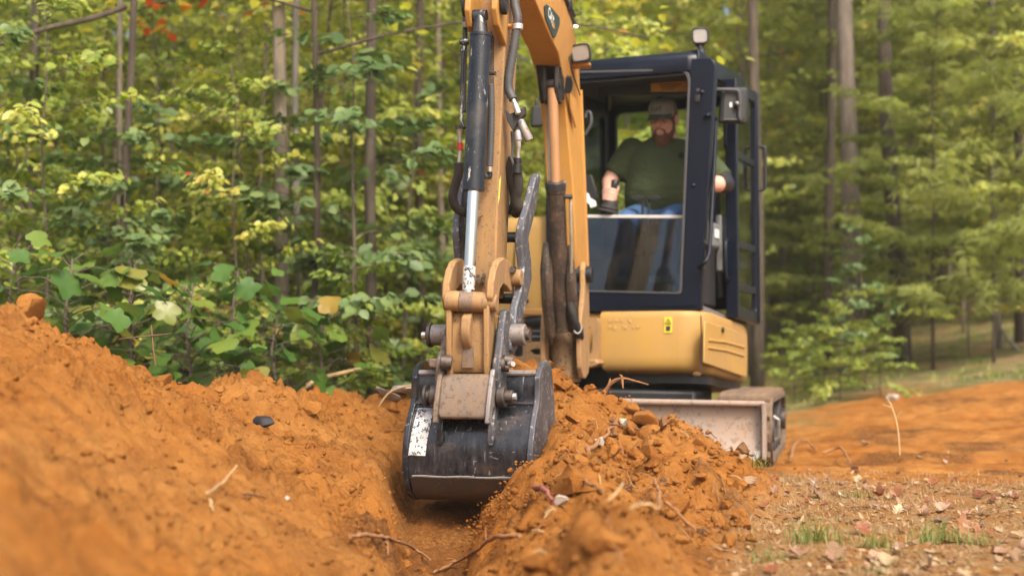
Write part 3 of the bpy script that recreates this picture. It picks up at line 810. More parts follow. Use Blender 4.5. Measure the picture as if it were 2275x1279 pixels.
for i in range(46):
    Y = random.uniform(26, 40); x = random.uniform(-.46, .46) * Y; r_ = random.uniform(.05, .16)
    zb = float(ground_base(np.array([x]), np.array([Y]))[0]) - .3; lx = random.uniform(-.4, .4)
    mb.tube([(x, Y, zb), (x + lx * .5, Y, zb + 6), (x + lx, Y, zb + 13)], [r_, r_ * .8, r_ * .5], 7)
ft = raw_obj('far_trunks', mb, M['bark_dark'], None); props(ft, 'many thin trunks deep in the woods', 'woods', kind='stuff')

# tulip poplar saplings with leaves one can tell apart, behind the left heap
def lobed(name, mat, kindl='tulip'):
    pr = {'tulip': [(0, 0), (.26, .04), (.46, .12), (.50, .30), (.36, .44), (.44, .62), (.40, .86), (.16, .92), (0, .84)],
          'oak': [(0, 0), (.10, .08), (.30, .10), (.20, .24), (.42, .34), (.24, .46), (.44, .62), (.22, .68), (.22, .84), (.10, .88), (0, 1)]}[kindl]
    pts = [(x, y) for x, y in pr] + [(-x, y) for x, y in pr[1:-1][::-1]]
    v = [(x, y, .16 * abs(x) - .30 * (y - .4) ** 2 + .05 * math.sin(9 * x + 7 * y)) for x, y in pts] + [(0, .45, 0)]
    nn = len(pts); f = [(i, (i + 1) % nn, nn) for i in range(nn)]
    me = bpy.data.meshes.new(name); me.from_pydata(v, [], f); me.materials.append(mat); me.shade_smooth()
    return me
M['tulip'] = None
def simple_leaf(name, stops, trans=.4, blotch=.25):
    m, n, l, bs = newmat(name)
    oi = n.new('ShaderNodeObjectInfo'); col = ramp(n, l, oi.outputs['Random'], stops)
    tc = n.new('ShaderNodeTexCoord'); ns_ = noise_node(n, l, tc.outputs['Object'], 6, 4)
    col = mix(n, l, ramp(n, l, ns_, [(.45, 0), (.75, blotch)]), col, (.12, .08, .03))
    l.new(col, bs.inputs['Base Color']); bs.inputs['Roughness'].default_value = .38
    tl = n.new('ShaderNodeBsdfTranslucent'); l.new(col, tl.inputs[0]); tm = n.new('ShaderNodeMixShader'); tm.inputs[0].default_value = trans
    l.new(bs.outputs[0], tm.inputs[1]); l.new(tl.outputs[0], tm.inputs[2]); l.new(tm.outputs[0], n['Material Output'].inputs[0])
    return m
M['tulip'] = simple_leaf('tulip_leaf', [(0, (.045, .12, .025)), (.5, (.09, .19, .032)), (.85, (.17, .25, .04)), (.955, (.22, .21, .03)), (.985, (.50, .25, .03))])
tl_me = lobed('leaf', M['tulip']); tl_me2 = lobed('leaf', M['tulip'])
for v_ in tl_me2.vertices: v_.co.z = -v_.co.z * .8 + .25 * v_.co.x * v_.co.y
random.seed(17)
def tulip_sapling(px, py_top, Y, nleaf, label, spread=.5):
    x = (px - 1137.5) / FPX * Y; zb = Hs(x, Y) - .02; top = A(px, py_top, Y).z; h = max(top - zb, .4)
    r = thing('tulip_poplar_sapling', (x, Y, zb), label, 'sapling')
    mb = MB(); mb.tube([(0, 0, 0), (.03, 0, h * .4), (-.02, .02, h * .75), (.02, 0, h)], [.014, .012, .009, .005], 7)
    for i in range(nleaf):
        t = .18 + .82 * ((i + random.random()) / nleaf); az = i * 2.4 + random.uniform(-.5, .5); L = spread * (1.15 - .7 * t) * random.uniform(.55, 1.1)
        p0 = Vector((.01, 0, h * t)); p1 = p0 + Vector((math.cos(az) * L, math.sin(az) * L, L * random.uniform(-.05, .45)))
        mb.tube([p0, p0.lerp(p1, .5) + Vector((0, 0, .03)), p1], [.004, .003, .002], 4, False)
        o = bpy.data.objects.new('leaf', tl_me if i % 3 else tl_me2); COL.objects.link(o); o.parent = r; o.location = p1
        s = random.uniform(.085, .17); o.scale = (s * 1.05, s, s)
        o.rotation_euler = (random.gauss(-.55, .4), random.gauss(0, .4), az - math.pi / 2 + random.gauss(0, .35))
    raw_obj('stem', mb, M['twig'], r)
for px, pt_, Y, nl, lab in ((25, 545, 7.6, 40, 'tulip poplar sapling with large leaves above the high left end of the spoil heap'),
                           (150, 575, 7.2, 46, 'large leaved sapling with whitish glints rising behind the first shoulder of the heap'),
                           (290, 590, 7.6, 46, 'big leaved green sapling behind the crossed twigs on the heap'),
                           (420, 640, 7.9, 46, 'low tulip poplar sapling with an orange leaf, right of the crossed twigs'),
                           (520, 600, 8.3, 44, 'upright tulip poplar sapling behind the dip in the heap'),
                           (610, 690, 8.2, 40, 'small spreading sapling under the stout grey trunk'),
                           (715, 680, 8.6, 34, 'tulip poplar sapling left of the dark brown trunk')):
    tulip_sapling(px, pt_, Y, nl, lab)

# ------------------------------------------------------------------ air: thin summer haze among the trees
HAZE = .0016
hm_, hn, hl_, hb = newmat('haze_air'); hn.remove(hb)
pv = hn.new('ShaderNodeVolumePrincipled'); pv.inputs['Density'].default_value = HAZE; pv.inputs['Color'].default_value = (1.0, .98, .86, 1); pv.inputs['Anisotropy'].default_value = .2
hl_.new(pv.outputs[0], hn['Material Output'].inputs['Volume'])
hz = MB(); hz.box((0, 40, 7.5), (160, 160, 9.5)); hz = obj('haze', hz, hm_, None, smooth=0); props(hz, kind='stuff')
# ================================================================== the excavator
EX = thing('mini_excavator', (0.55, 8.9, 0.0), 'yellow mini excavator with dark cab, its black bucket digging into the clay trench', 'excavator')
Zv = Vector((0, 0, 1))
# ---- upper structure frame
TH = R(22)
Rt = Vector((math.cos(TH), -math.sin(TH), 0)); Bk = Vector((math.sin(TH), math.cos(TH), 0))
C0 = A(1555, 690, 8.3); C0z = Vector((C0.x, C0.y, 0))
def Lu(a, b, z, tilt=.06): return C0z + Rt * a + Bk * b + Zv * (z - tilt * b)
def F(px, py, b=0.0): return onplane(px, py, C0 + Bk * b, Bk)        # on a plane parallel to the cab front
def S(px, py, a=0.0): return onplane(px, py, C0 + Rt * a, Rt)        # on a plane parallel to the cab side

def upright(poly, z0, z1, tilt=.06):
    """plan polygon (a,b) made into a block"""
    return [[Lu(a, b, z0, tilt) for a, b in poly], [Lu(a, b, z1, tilt) for a, b in poly]]

# ---- upper body
def inset(poly, d):
    c = [sum(p[0] for p in poly) / len(poly), sum(p[1] for p in poly) / len(poly)]
    out = []
    for a, b in poly:
        v = Vector((a - c[0], b - c[1])); L_ = v.length
        v = v * ((L_ - d) / L_); out.append((c[0] + v.x, c[1] + v.y))
    return out
plan_r = [(-.585, -.06), (-.12, -.06), (-.06, -.045), (-.005, -.01), (.03, .04), (.045, .11), (.05, .5), (.04, .95), (.0, 1.22), (-.10, 1.45), (-.3, 1.62), (-.585, 1.70)]
mb = MB()
rs = []
for z, d in ((.520, .10), (.528, .05), (.545, .022), (.575, .004), (.62, 0), (.84, 0), (.868, .004), (.880, .012), (.884, .03)):
    rs.append([Lu(a, b, z) for a, b in inset(plan_r, d)])
mb.rings(rs)
body = obj('upper_body', mb, M['yellow_body'], EX, smooth=40)
# panel seams and side access door set into the body side
def side_strip(pts, wdt, mat, name, parent, a=.052, dep=.006):
    mb = MB(); P = [S(x, y, a) for x, y in pts]
    mb.tube(P, wdt, 8); return obj(name, mb, mat, parent, smooth=60)
side_door = MB()
q = [S(1562, 712, .05), S(1655, 742, .05), S(1653, 838, .05), S(1560, 806, .05)]
side_door.prism(q, Rt * .012)
sdoor = obj('side_door', side_door, M['yellow_body'], body, bevel=.006)
side_strip([(1572, 755), (1612, 760), (1652, 771)], .0085, M['yellow_body'], 'door_rib', sdoor, .062)
side_strip([(1572, 772), (1612, 778), (1652, 790)], .0085, M['yellow_body'], 'door_rib', sdoor, .062)
p = S(1604, 733, .062); obj('door_lock', MB().cyl(p, p + Rt * .012, .016, 14), M['black'], sdoor)
side_strip([(1557, 700), (1559, 760), (1557, 826)], .0035, M['black'], 'panel_seam', body, .048)
# warning sticker (yellow with a black triangle) on the front of the body
def Fd(px, py): return F(px, py, -.063)
stk = obj('warning_sticker', MB().prism([Fd(1476, 704), Fd(1493.5, 704), Fd(1493, 739), Fd(1475.5, 739)], -Bk * .002), M['yellow_label'], body)
t_ = MB()
o1 = [Fd(1484.5, 708), Fd(1491, 719.5), Fd(1478, 719.5)]
for i in range(3): t_.tube([o1[i] - Bk * .003, o1[(i + 1) % 3] - Bk * .003], .0022, 6)
t_.prism([Fd(1480, 724) - Bk * .0022, Fd(1490, 724) - Bk * .0022, Fd(1489, 735) - Bk * .0022, Fd(1479, 735) - Bk * .0022], -Bk * .001)
t_.ball(Fd(1484.5, 716) - Bk * .003, .004, n=8, m=5)
obj('warning_triangle', t_, M['ink'], stk)
# pale ghost of scraped lettering
g_ = MB(); random.seed(3)
for r_ in range(2):
    x = 1352
    while x < 1420:
        wd = random.uniform(4, 9); y0 = 707 + r_ * 15 + random.uniform(-1, 1)
        if random.random() < .8: g_.prism([Fd(x, y0), Fd(x + wd, y0), Fd(x + wd - 1, y0 + random.uniform(6, 10)), Fd(x, y0 + random.uniform(5, 10))], -Bk * .0008)
        x += wd + random.uniform(2, 4)
obj('scraped_lettering', g_, flat('scraped_paint', (.47, .285, .095), .8, var=.3, scale=60), body)
# drain bosses under the front edge
for x in (1390, 1546):
    p = F(x, 826 if x < 1500 else 836, -.03); obj('tie_down_boss', MB().ball(p + Zv * .012 + Bk * .02, (.026, .026, .016), n=12, m=7), M['yellow_worn'], body)

# right-hand engine hood behind the arm
mb = MB(); rs = []
hood = [(-1.43, .10), (-1.40, .055), (-.95, .055), (-.93, .10), (-.93, 1.55), (-1.25, 1.45), (-1.43, 1.2)]
for z, d in ((.885, 0), (1.40, 0), (1.45, .012), (1.478, .035), (1.49, .08)):
    rs.append([Lu(a, b, z) for a, b in inset(hood, d)])
mb.rings(rs); hood_o = obj('engine_hood', mb, M['yellow_body'], EX, bevel=.008)
for x in (1143,):
    obj('panel_seam', MB().tube([F(1150, 500, .05), F(1143, 560, .05), F(1139, 690, .05)], .004, 6), M['black'], hood_o)
p = F(1170, 668, .053); obj('hood_latch', MB().ball(p, .014, n=10, m=6), M['black'], hood_o)
# lower right front frame with casting holes
mb = MB(); rs = []
base_l = [(-1.46, .12), (-1.42, .03), (-.90, .03), (-.60, .03), (-.585, .06), (-.585, 1.7), (-1.1, 1.62), (-1.4, 1.4), (-1.47, 1.1)]
for z, d in ((.60, .03), (.62, 0), (.865, 0), (.883, .015)):
    rs.append([Lu(a, b, z) for a, b in inset(base_l, d)])
mb.rings(rs); fr = obj('main_frame', mb, M['yellow'], EX, bevel=.006)
obj('frame_ledge', MB().prism([F(1118, 686, .02), F(1222, 686, .02), F(1222, 700, .02), F(1118, 700, .02)], -Bk * .05), M['yellow'], fr, bevel=.006)
obj('intake_duct', MB().cyl(F(1172, 714, .02), F(1214, 714, -.02), .034, 18), M['black'], fr, bevel=.005)
for i in range(5):
    y = 727 + i * 6.2
    obj('grille_slat', MB().prism([F(1184, y, .005), F(1213, y, .005), F(1213, y + 3, .005), F(1184, y + 3, .005)], -Bk * .014), M['black'] if i % 2 == 0 else M['greyplastic'], fr)
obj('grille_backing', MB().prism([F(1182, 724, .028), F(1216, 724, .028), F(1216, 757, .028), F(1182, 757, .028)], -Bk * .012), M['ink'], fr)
# casting: plate with an oval and a square opening (dark recesses stood off behind a frame)
cast = MB()
def ringplate(outer, inner, b0, ext):
    """plate with one hole: outer and inner loops of equal length (photo pixels on plane b0)"""
    n_ = len(outer); m_ = MB()
    o0 = [F(x, y, b0) for x, y in outer]; i0 = [F(x, y, b0) for x, y in inner]
    o1 = [p + ext for p in o0]; i1 = [p + ext for p in i0]
    V = o0 + i0 + o1 + i1; f = []
    for k in range(n_):
        k2 = (k + 1) % n_
        f += [(k, k2, n_ + k2, n_ + k), (2 * n_ + k, 3 * n_ + k, 3 * n_ + k2, 2 * n_ + k2), (k, 2 * n_ + k, 2 * n_ + k2, k2), (n_ + k, n_ + k2, 3 * n_ + k2, 3 * n_ + k)]
    m_.add(V, f); return m_
def oval(cx, cy_, rx, ry, n_=16, e=1.0):
    r_ = []
    for k in range(n_):
        t = 2 * math.pi * (k + .5) / n_
        c_, s_ = math.cos(t), math.sin(t)
        r_.append((cx + rx * math.copysign(abs(c_) ** e, c_), cy_ + ry * math.copysign(abs(s_) ** e, s_)))
    return r_
obj('front_casting', ringplate(oval(1199, 786, 22, 27, 20, .35), oval(1199, 781, 14, 6.5, 20, .8), -.02, -Bk * .05), M['yellow_worn'], fr, bevel=.004)
obj('front_casting', ringplate(oval(1155, 786, 23, 28, 20, .35), oval(1156, 778, 12, 14, 20, .4), -.02, -Bk * .05), M['yellow_worn'], fr, bevel=.004)
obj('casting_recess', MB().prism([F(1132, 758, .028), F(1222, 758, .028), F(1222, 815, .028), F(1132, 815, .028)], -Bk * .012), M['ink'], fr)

# slew ring and belly
mb = MB(); cx = C0z + Rt * -.62 + Bk * .72
mb.cyl(cx + Zv * .40, cx + Zv * .60, .40, 36)
obj('slew_ring', mb, M['black'], EX, bevel=.01)
mb = MB(); mb.rings([[Lu(a, b, z) for a, b in inset(plan_r[:1] + plan_r[1:], .11)] for z in (.47, .535)])
obj('belly_plate', mb, M['black'], EX)

# ---- boom swing bracket
M['post_mud'] = paint('muddy_yellow_casting', (.26, .155, .06), (.06, .04, .028), .66, .6, chip=(.05, .035, .025), chipamt=.55, scale=7, bumpy=.4)
PS = R(14)
fb = Vector((-math.sin(PS), -math.cos(PS), 0)); rb = Vector((math.cos(PS), -math.sin(PS), 0))
def platep(pts, thick, off=None):
    """plate standing in the boom plane through px outline: pts = (px,py,Y)"""
    P = [A(*p) for p in pts]
    return MB().prism(P, rb * thick)
sb = MB()
# swing post: rounded vertical casting
bc = A(1258, 800, 8.02)
sb.loft([(bc + Zv * h, rx, ry, rb, fb) for h, rx, ry in ((-.12, .075, .10), (-.09, .088, .12), (.10, .088, .12), (.16, .075, .10))], 18)
brk = obj('swing_bracket', sb, M['post_mud'], EX, bevel=.004)
def cheek(dx, mat=None):
    # side cheek profile in the boom plane: (f, z), thickness across
    prof = [(-.06, 1.13), (.02, 1.145), (.06, 1.10), (.055, 1.0), (.09, .90), (.15, .82), (.17, .70), (.15, .56), (.10, .505), (.02, .50), (-.06, .53), (-.09, .66), (-.085, .9)]
    o = A(1258, 800, 8.02); o.z = 0
    return MB().prism([o + rb * dx + fb * f + Zv * z for f, z in prof], rb * .028)
obj('bracket_cheek', cheek(.088), M['yellow_worn'], brk, bevel=.006)
obj('bracket_cheek', cheek(-.112), M['yellow_worn'], brk, bevel=.006)
o = A(1258, 800, 8.02); o.z = 0
obj('pivot_pin', MB().cyl(o + rb * -.135 + Zv * 1.075, o + rb * .15 + Zv * 1.075, .045, 20), M['black'], brk, bevel=.005)
# black hoses looping beside the post
obj('swing_hose', MB().tube([A(1262, 640, 7.75), A(1270, 690, 7.72), A(1283, 730, 7.75), A(1289, 748, 7.85), A(1285, 700, 7.98)], .022, 10), M['rubber'], brk, smooth=60)
obj('swing_hose', MB().tube([A(1212, 560, 7.8), A(1213, 650, 7.78), A(1217, 720, 7.8), A(1226, 760, 7.9)], .020, 10), M['cylmud'], brk, smooth=60)
obj('hose_ring', MB().tube([A(1283 + 9 * math.cos(t), 727 + 13 * math.sin(t), 7.70) for t in [i * .4 - .6 for i in range(9)]], .0035, 6), M['bright'], brk)
# yellow C-shaped casting to the right of the cheek
obj('bracket_mount', ringplate(oval(1322, 758, 14, 52, 20, .35), oval(1316, 755, 8, 28, 20, .6), -.07, -Bk * .06), M['yellow_worn'], fr, bevel=.005)
obj('bracket_foot', MB().prism([F(1292, 803, -.1), F(1336, 797, -.1), F(1345, 806, -.1), F(1336, 814, -.1), F(1296, 822, -.1)], -Bk * .12), M['yellow_worn'], fr, bevel=.008)

# ---- boom: box sections along a curved line
def beam(stations, name, mat, parent, bevel=.008):
    rs = [[A(*L_), A(*M_), A(*Rr), A(*L_) + (A(*Rr) - A(*M_))] for L_, M_, Rr in stations]
    return obj(name, MB().rings(rs), mat, parent, bevel=bevel)
boom = beam([
    ((1222, 610, 8.02), (1282, 610, 7.98), (1306, 600, 8.22)),
    ((1219, 520, 7.95), (1279, 520, 7.91), (1304, 515, 8.17)),
    ((1213, 400, 7.87), (1273, 400, 7.83), (1298, 390, 8.10)),
    ((1206, 300, 7.80), (1263, 300, 7.76), (1293, 285, 8.05)),
    ((1199, 222, 7.74), (1256, 222, 7.70), (1289, 195, 8.02)),
    ((1189, 160, 7.62), (1249, 160, 7.58), (1287, 140, 7.95)),
    ((1174, 112, 7.42), (1240, 118, 7.38), (1281, 92, 7.78)),
    ((1158, 82, 7.22), (1224, 86, 7.18), (1270, 46, 7.60)),
    ((1120, 0, 6.88), (1188, 0, 6.84), (1238, -45, 7.25)),
    ((1078, -110, 6.50), (1149, -110, 6.46), (1196, -165, 6.85)),
    ((1058, -190, 6.25), (1128, -190, 6.21), (1165, -245, 6.55)),
], 'boom', M['yellow'], EX)
# stiffener flange on the boom's side edge
obj('boom_flange', MB().tube([A(1304, 590, 8.2), A(1300, 480, 8.13), A(1294, 330, 8.06), A(1289, 200, 8.0)], .013, 8), M['yellow'], boom)
obj('boom_gusset', MB().prism([A(1262, 205, 7.69), A(1276, 222, 7.80), A(1276, 285, 7.82), A(1264, 240, 7.72)], rb * .012), M['yellow'], boom, bevel=.003)
# dark greasy cylinder ear under the bend
ear = MB()
for dx in (-.055, .03):
    o = A(1227, 190, 7.56)
    ear.prism([o + rb * dx * .8 + fb * (f * .8) + Zv * z for f, z in ((-.12, .13), (.07, .09), (.09, -.02), (.05, -.09), (-.02, -.10), (-.12, -.02))], rb * .022)
obj('cylinder_ear', ear, M['grease'], boom, bevel=.005)
obj('grease_patch', MB().prism([A(1192, 146, 7.56), A(1248, 150, 7.52), A(1255, 222, 7.64), A(1202, 232, 7.68)], fb * .02), M['grease'], boom, bevel=.004)
o = A(1227, 190, 7.56)
obj('ear_pin', MB().cyl(o + rb * -.052 + fb * .03, o + rb * .052 + fb * .03, .026, 16), M['grease'], boom)
p = A(1256, 190, 7.66); obj('boom_clamp', MB().loft([(p, .02, .045, rb, Zv), (p + rb * .02, .02, .045, rb, Zv)], 14), M['black'], boom)
p = A(1260, 188, 7.68); obj('side_cap', MB().loft([(p + rb * -.005, .001, .001, fb, Zv), (p, .022, .05, fb, Zv), (p + rb * .022, .02, .045, fb, Zv), (p + rb * .024, .001, .001, fb, Zv)], 16), M['black'], boom)
# pipes along the top edge of the boom
obj('boom_pipe', MB().tube([A(1236, -20, 7.3), A(1258, 12, 7.5), A(1271, 40, 7.64), A(1280, 62, 7.72)], .011, 8), M['hosewrap'], boom, smooth=60)
obj('boom_pipe', MB().tube([A(1243, -20, 7.3), A(1264, 8, 7.5), A(1276, 36, 7.64)], .011, 8), M['hosewrap'], boom, smooth=60)
obj('pipe_clamp', MB().ball(A(1264, 10, 7.5), (.02, .02, .04), n=10, m=6), M['black'], boom)
obj('hose_coupling', MB().cyl(A(1274, 60, 7.66), A(1284, 62, 7.66), .013, 10), M['white'], boom)
# maker's decal on the side face
def deco(c, X, Y, loop): return [c + X * x + Y * y for x, y in loop]
dl = [A(1211, 12, 7.0), A(1226, 20, 7.09), A(1243, 42, 7.19), A(1241, 62, 7.17), A(1233, 83, 7.11), A(1222, 66, 7.05), A(1211, 40, 6.99)]
# the boom's side plane at this station
sa, sb_, sc_ = A(1188, 0, 6.84), A(1238, -45, 7.25), A(1224, 86, 7.18)
sn = (sb_ - sa).cross(sc_ - sa).normalized()
if sn.dot(CAM - sa) < 0: sn = -sn
def SBm(px, py, lift=.004):
    return onplane(px, py, sa + sn * lift, sn)
decal = obj('maker_decal', MB().prism([SBm(*p) for p in ((1209, 14), (1213, 10), (1227, 20), (1243, 40), (1243, 56), (1233, 84), (1229, 84), (1211, 40))], sn * .002), M['decal_dark'], boom)
def text_mesh(txt, o, X, Y, h, mat, parent, name, wid=None, ext=.001, bold=.0):
    cu = bpy.data.curves.new(name, 'FONT'); cu.body = txt; cu.size = 1.0; cu.extrude = 0; cu.offset = bold
    to = bpy.data.objects.new(name, cu); COL.objects.link(to)
    dg = bpy.context.evaluated_depsgraph_get()
    me = bpy.data.meshes.new_from_object(to.evaluated_get(dg))
    bpy.data.objects.remove(to); bpy.data.curves.remove(cu)
    v = np.array([q.co[:] for q in me.vertices]); lo, hi = v.min(0), v.max(0)
    sx = (wid / (hi[0] - lo[0])) if wid else h / (hi[1] - lo[1]); sy = h / (hi[1] - lo[1])
    Zn = X.cross(Y).normalized()
    mb = MB(); mb.add([o + X * ((q[0] - lo[0]) * sx) + Y * ((q[1] - lo[1]) * sy) for q in v], [tuple(p_.vertices) for p_ in me.polygons])
    bpy.data.meshes.remove(me)
    return obj(name, mb, mat, parent, smooth=0)
X_ = (SBm(1236, 72, .008) - SBm(1219, 28, .008)); Y_ = (SBm(1225, 22, .008) - SBm(1219, 36, .008))
text_mesh('CAT', SBm(1217, 33, .009), X_.normalized(), (Y_ - X_.normalized() * Y_.dot(X_.normalized())).normalized(), .055, M['white'], decal, 'decal_lettering', wid=.125, bold=.03)
obj('decal_accent', MB().prism([SBm(1226, 60, .008), SBm(1231, 50, .008), SBm(1232, 66, .008)], sn * .001), M['yellow'], decal)

# work light on the boom
bl = MB(); o = A(1290, 118, 7.72); lx = (Rt * .96 + fb * .1).normalized(); ln = (Vector((-.12, -1, -.1))).normalized(); ly = ln.cross(lx).normalized() * -1
if ly.z < 0: ly = -ly
lx = ly.cross(ln).normalized() * 1
if lx.x < 0: lx = -lx
tl = R(-6); lx2 = lx * math.cos(tl) - ly * math.sin(tl); ly2 = ly * math.cos(tl) + lx * math.sin(tl)
def work_light(o, lx, ly, ln, w_, h_, parent, name='work_light'):
    def rr(sx, sy, d, e=.45, n_=20):
        return [o + lx * q[0] + ly * q[1] + ln * d for q in oval(0, 0, sx, sy, n_, e)]
    b_ = obj(name, MB().rings([rr(w_ * .55, h_ * .55, -.07), rr(w_ * .9, h_ * .9, -.05), rr(w_, h_, -.01), rr(w_, h_, .012), rr(w_ * .86, h_ * .86, .014), rr(w_ * .84, h_ * .84, .002)]), M['black'], parent, bevel=.002)
    obj('lens', MB().rings([rr(w_ * .84, h_ * .84, .002), rr(w_ * .80, h_ * .8, .006)]), M['lens'], b_, smooth=50)
    return b_
work_light(o, lx2, ly2, ln, .056, .050, boom)
obj('lamp_bracket', MB().prism([A(1268, 137, 7.75), A(1311, 139, 7.75), A(1314, 145, 7.75), A(1272, 147, 7.75)], Vector((0, .09, 0))), M['yellow'], boom, bevel=.003)
obj('lamp_wire', MB().tube([A(1271, 120, 7.70), A(1265, 128, 7.66), A(1268, 150, 7.66), A(1276, 175, 7.7), A(1289, 212, 7.9)], .004, 6), M['black'], boom)

# boom cylinder
ct, cm_, cb = A(1227, 196, 7.52), A(1234, 408, 7.58), A(1249, 735, 7.82)
bcyl = obj('boom_cylinder', MB().tube([cm_, cm_ + (cb - cm_) * .06, cm_ + (cb - cm_) * .061, cb], [.053, .053, .049, .049], 24), M['cylmud'], EX, bevel=.004)
obj('rod', MB().cyl(ct, cm_ + (cb - cm_) * .1, .0275, 20), M['rodcopper'], bcyl)
obj('gland_ring', MB().cyl(cm_ - (cb - cm_).normalized() * .01, cm_ + (cb - cm_).normalized() * .035, .056, 24), M['cyl'], bcyl, bevel=.004)
obj('feed_pipe', MB().tube([A(1258, 438, 7.6), A(1268, 440, 7.6), A(1268, 460, 7.6), A(1270, 560, 7.64), A(1268, 640, 7.7)], .009, 8), M['brass'], bcyl, smooth=60)
obj('pipe_union', MB().cyl(A(1254, 437, 7.58), A(1272, 437, 7.58), .012, 10), M['black'], bcyl)
obj('side_rod', MB().cyl(A(1216, 232, 7.68), A(1222, 440, 7.72), .006, 8), M['greyplastic'], bcyl)
obj('mud_cake', MB().tube([A(1215, 540, 7.7), A(1214, 600, 7.69), A(1217, 680, 7.73), A(1225, 745, 7.82)], [.02, .035, .032, .03], 10), M['cylmud'], bcyl)
obj('mud_cake', MB().tube([A(1266, 545, 7.7), A(1268, 620, 7.69), A(1272, 690, 7.76), A(1276, 735, 7.82)], [.012, .03, .034, .03], 10), M['cylmud'], bcyl)

# ---- arm
AX = Vector((-.098, 6.05, 0))
def Q(l, f, z): return AX + rb * (l + .04 * (z - .75)) + fb * f + Zv * z
ab = MB(); rs = []
for z, l0, l1, f0, f1 in ((.86, -.066, .046, -.06, .08), (1.0, -.072, .046, -.08, .095), (1.35, -.080, .046, -.10, .10), (1.9, -.086, .050, -.11, .10), (2.35, -.088, .054, -.11, .10)):
    rs.append([Q(l0, f1, z), Q(l1, f1, z), Q(l1, f0, z), Q(l0, f0, z)])
ab.rings(rs)
arm = obj('arm', ab, M['yellow_worn'], EX, bevel=.007)
# cylinder mount ears near the top
for s_ in (-1, 1):
    pr = [(.09, 2.22), (.20, 2.20), (.265, 2.12), (.27, 2.02), (.23, 1.96), (.15, 1.93), (.09, 1.90)]
    obj('cylinder_ear', MB().prism([Q(s_ * .056 - .028, f, z) for f, z in pr], rb * .026), M['yellow'], arm, bevel=.006)
    c_ = Q(s_ * .082 - .012, .215, 2.06)
    obj('ear_cap', MB().loft([(c_ - rb * .012, .03, .055, fb, Zv), (c_ + rb * .012, .03, .055, fb, Zv)], 18), M['black'], arm, bevel=.004)
# arm lower boss and grease fittings
for s_ in (-.012, .012):
    for dz in (0, .02):
        pass
blt = MB()
for x, y in ((1062, 614), (1075, 612), (1064, 624), (1074, 623)): blt.cyl(A(x, y, 5.955), A(x, y, 5.935), .009, 8)
obj('bolt', blt, M['bolt'], arm)
p = A(1067, 477, 5.94); obj('threaded_boss', MB().cyl(p, p + fb * .02, .013, 12), M['yellow_worn'], arm, bevel=.002)
obj('caution_label', MB().prism([A(1106, 412, 5.945), A(1113, 390, 5.945), A(1110, 440, 5.945), A(1104, 466, 5.945)], fb * .0015), M['yellow_label'], arm)

# ---- bucket cylinder
k0, k1, k2, k3 = A(1066, 30, 5.83), A(1068, 76, 5.82), A(1052, 424, 5.80), A(1040, 660, 5.79)
ax_ = (k2 - k1).normalized()
bcy = obj('bucket_cylinder', MB().tube([k1, k1 + ax_ * .012, k1 + ax_ * .012, k2 - ax_ * .04, k2 - ax_ * .04, k2], [.0455, .0455, .0425, .0425, .0445, .0445], 32), M['cyl'], EX, bevel=.003)
obj('cylinder_eye', MB().tube([k0 - ax_ * -.0, k0 + ax_ * .02, k1 + ax_ * .005], [.022, .0285, .031], 20), M['cyl'], bcy, bevel=.004)
p = k0 + ax_ * .01; obj('eye_boss', MB().cyl(p - rb * .03, p + rb * .03, .026, 20), M['cyl'], bcy, bevel=.004)
obj('rod', MB().cyl(k2 - ax_ * .02, k3, .0238, 28), M['chrome'], bcy)
obj('rod_wrapper', MB().cyl(k3 - ax_ * .125, k3 - ax_ * .03, .0252, 20), M['sticker'], bcy)
obj('side_pipe', MB().tube([A(1040, 92, 5.84), A(1030, 97, 5.84), A(1029, 110, 5.84), A(1026, 200, 5.85), A(1025, 270, 5.86), A(1032, 285, 5.84)], .0075, 10), M['cyl'], bcy, smooth=60)
obj('pipe_union', MB().cyl(A(1021, 93, 5.84), A(1042, 93, 5.84), .014, 10), M['cyl'], bcy, bevel=.002)
obj('pipe_union', MB().cyl(A(1029, 104, 5.84), A(1029, 114, 5.84), .0125, 10), M['cyl'], bcy)
def sleeve(pts, r, name, mat, parent, pitch=.011, n_=12):
    """ribbed hose sleeve along a smooth line"""
    P = []
    pts = [Vector(p) for p in pts]
    for i in range(len(pts) - 1):
        a0, a1, a2, a3 = pts[max(i - 1, 0)], pts[i], pts[i + 1], pts[min(i + 2, len(pts) - 1)]
        m_ = max(2, int((a2 - a1).length / (pitch / 2)))
        for k in range(m_):
            t = k / m_
            P.append(.5 * ((2 * a1) + (a2 - a0) * t + (2 * a0 - 5 * a1 + 4 * a2 - a3) * t * t + (3 * a1 - a0 - 3 * a2 + a3) * t ** 3))
    P.append(pts[-1])
    return obj(name, MB().tube(P, [r * (1.0 if k % 2 else .80) for k in range(len(P))], n_), mat, parent, smooth=80)
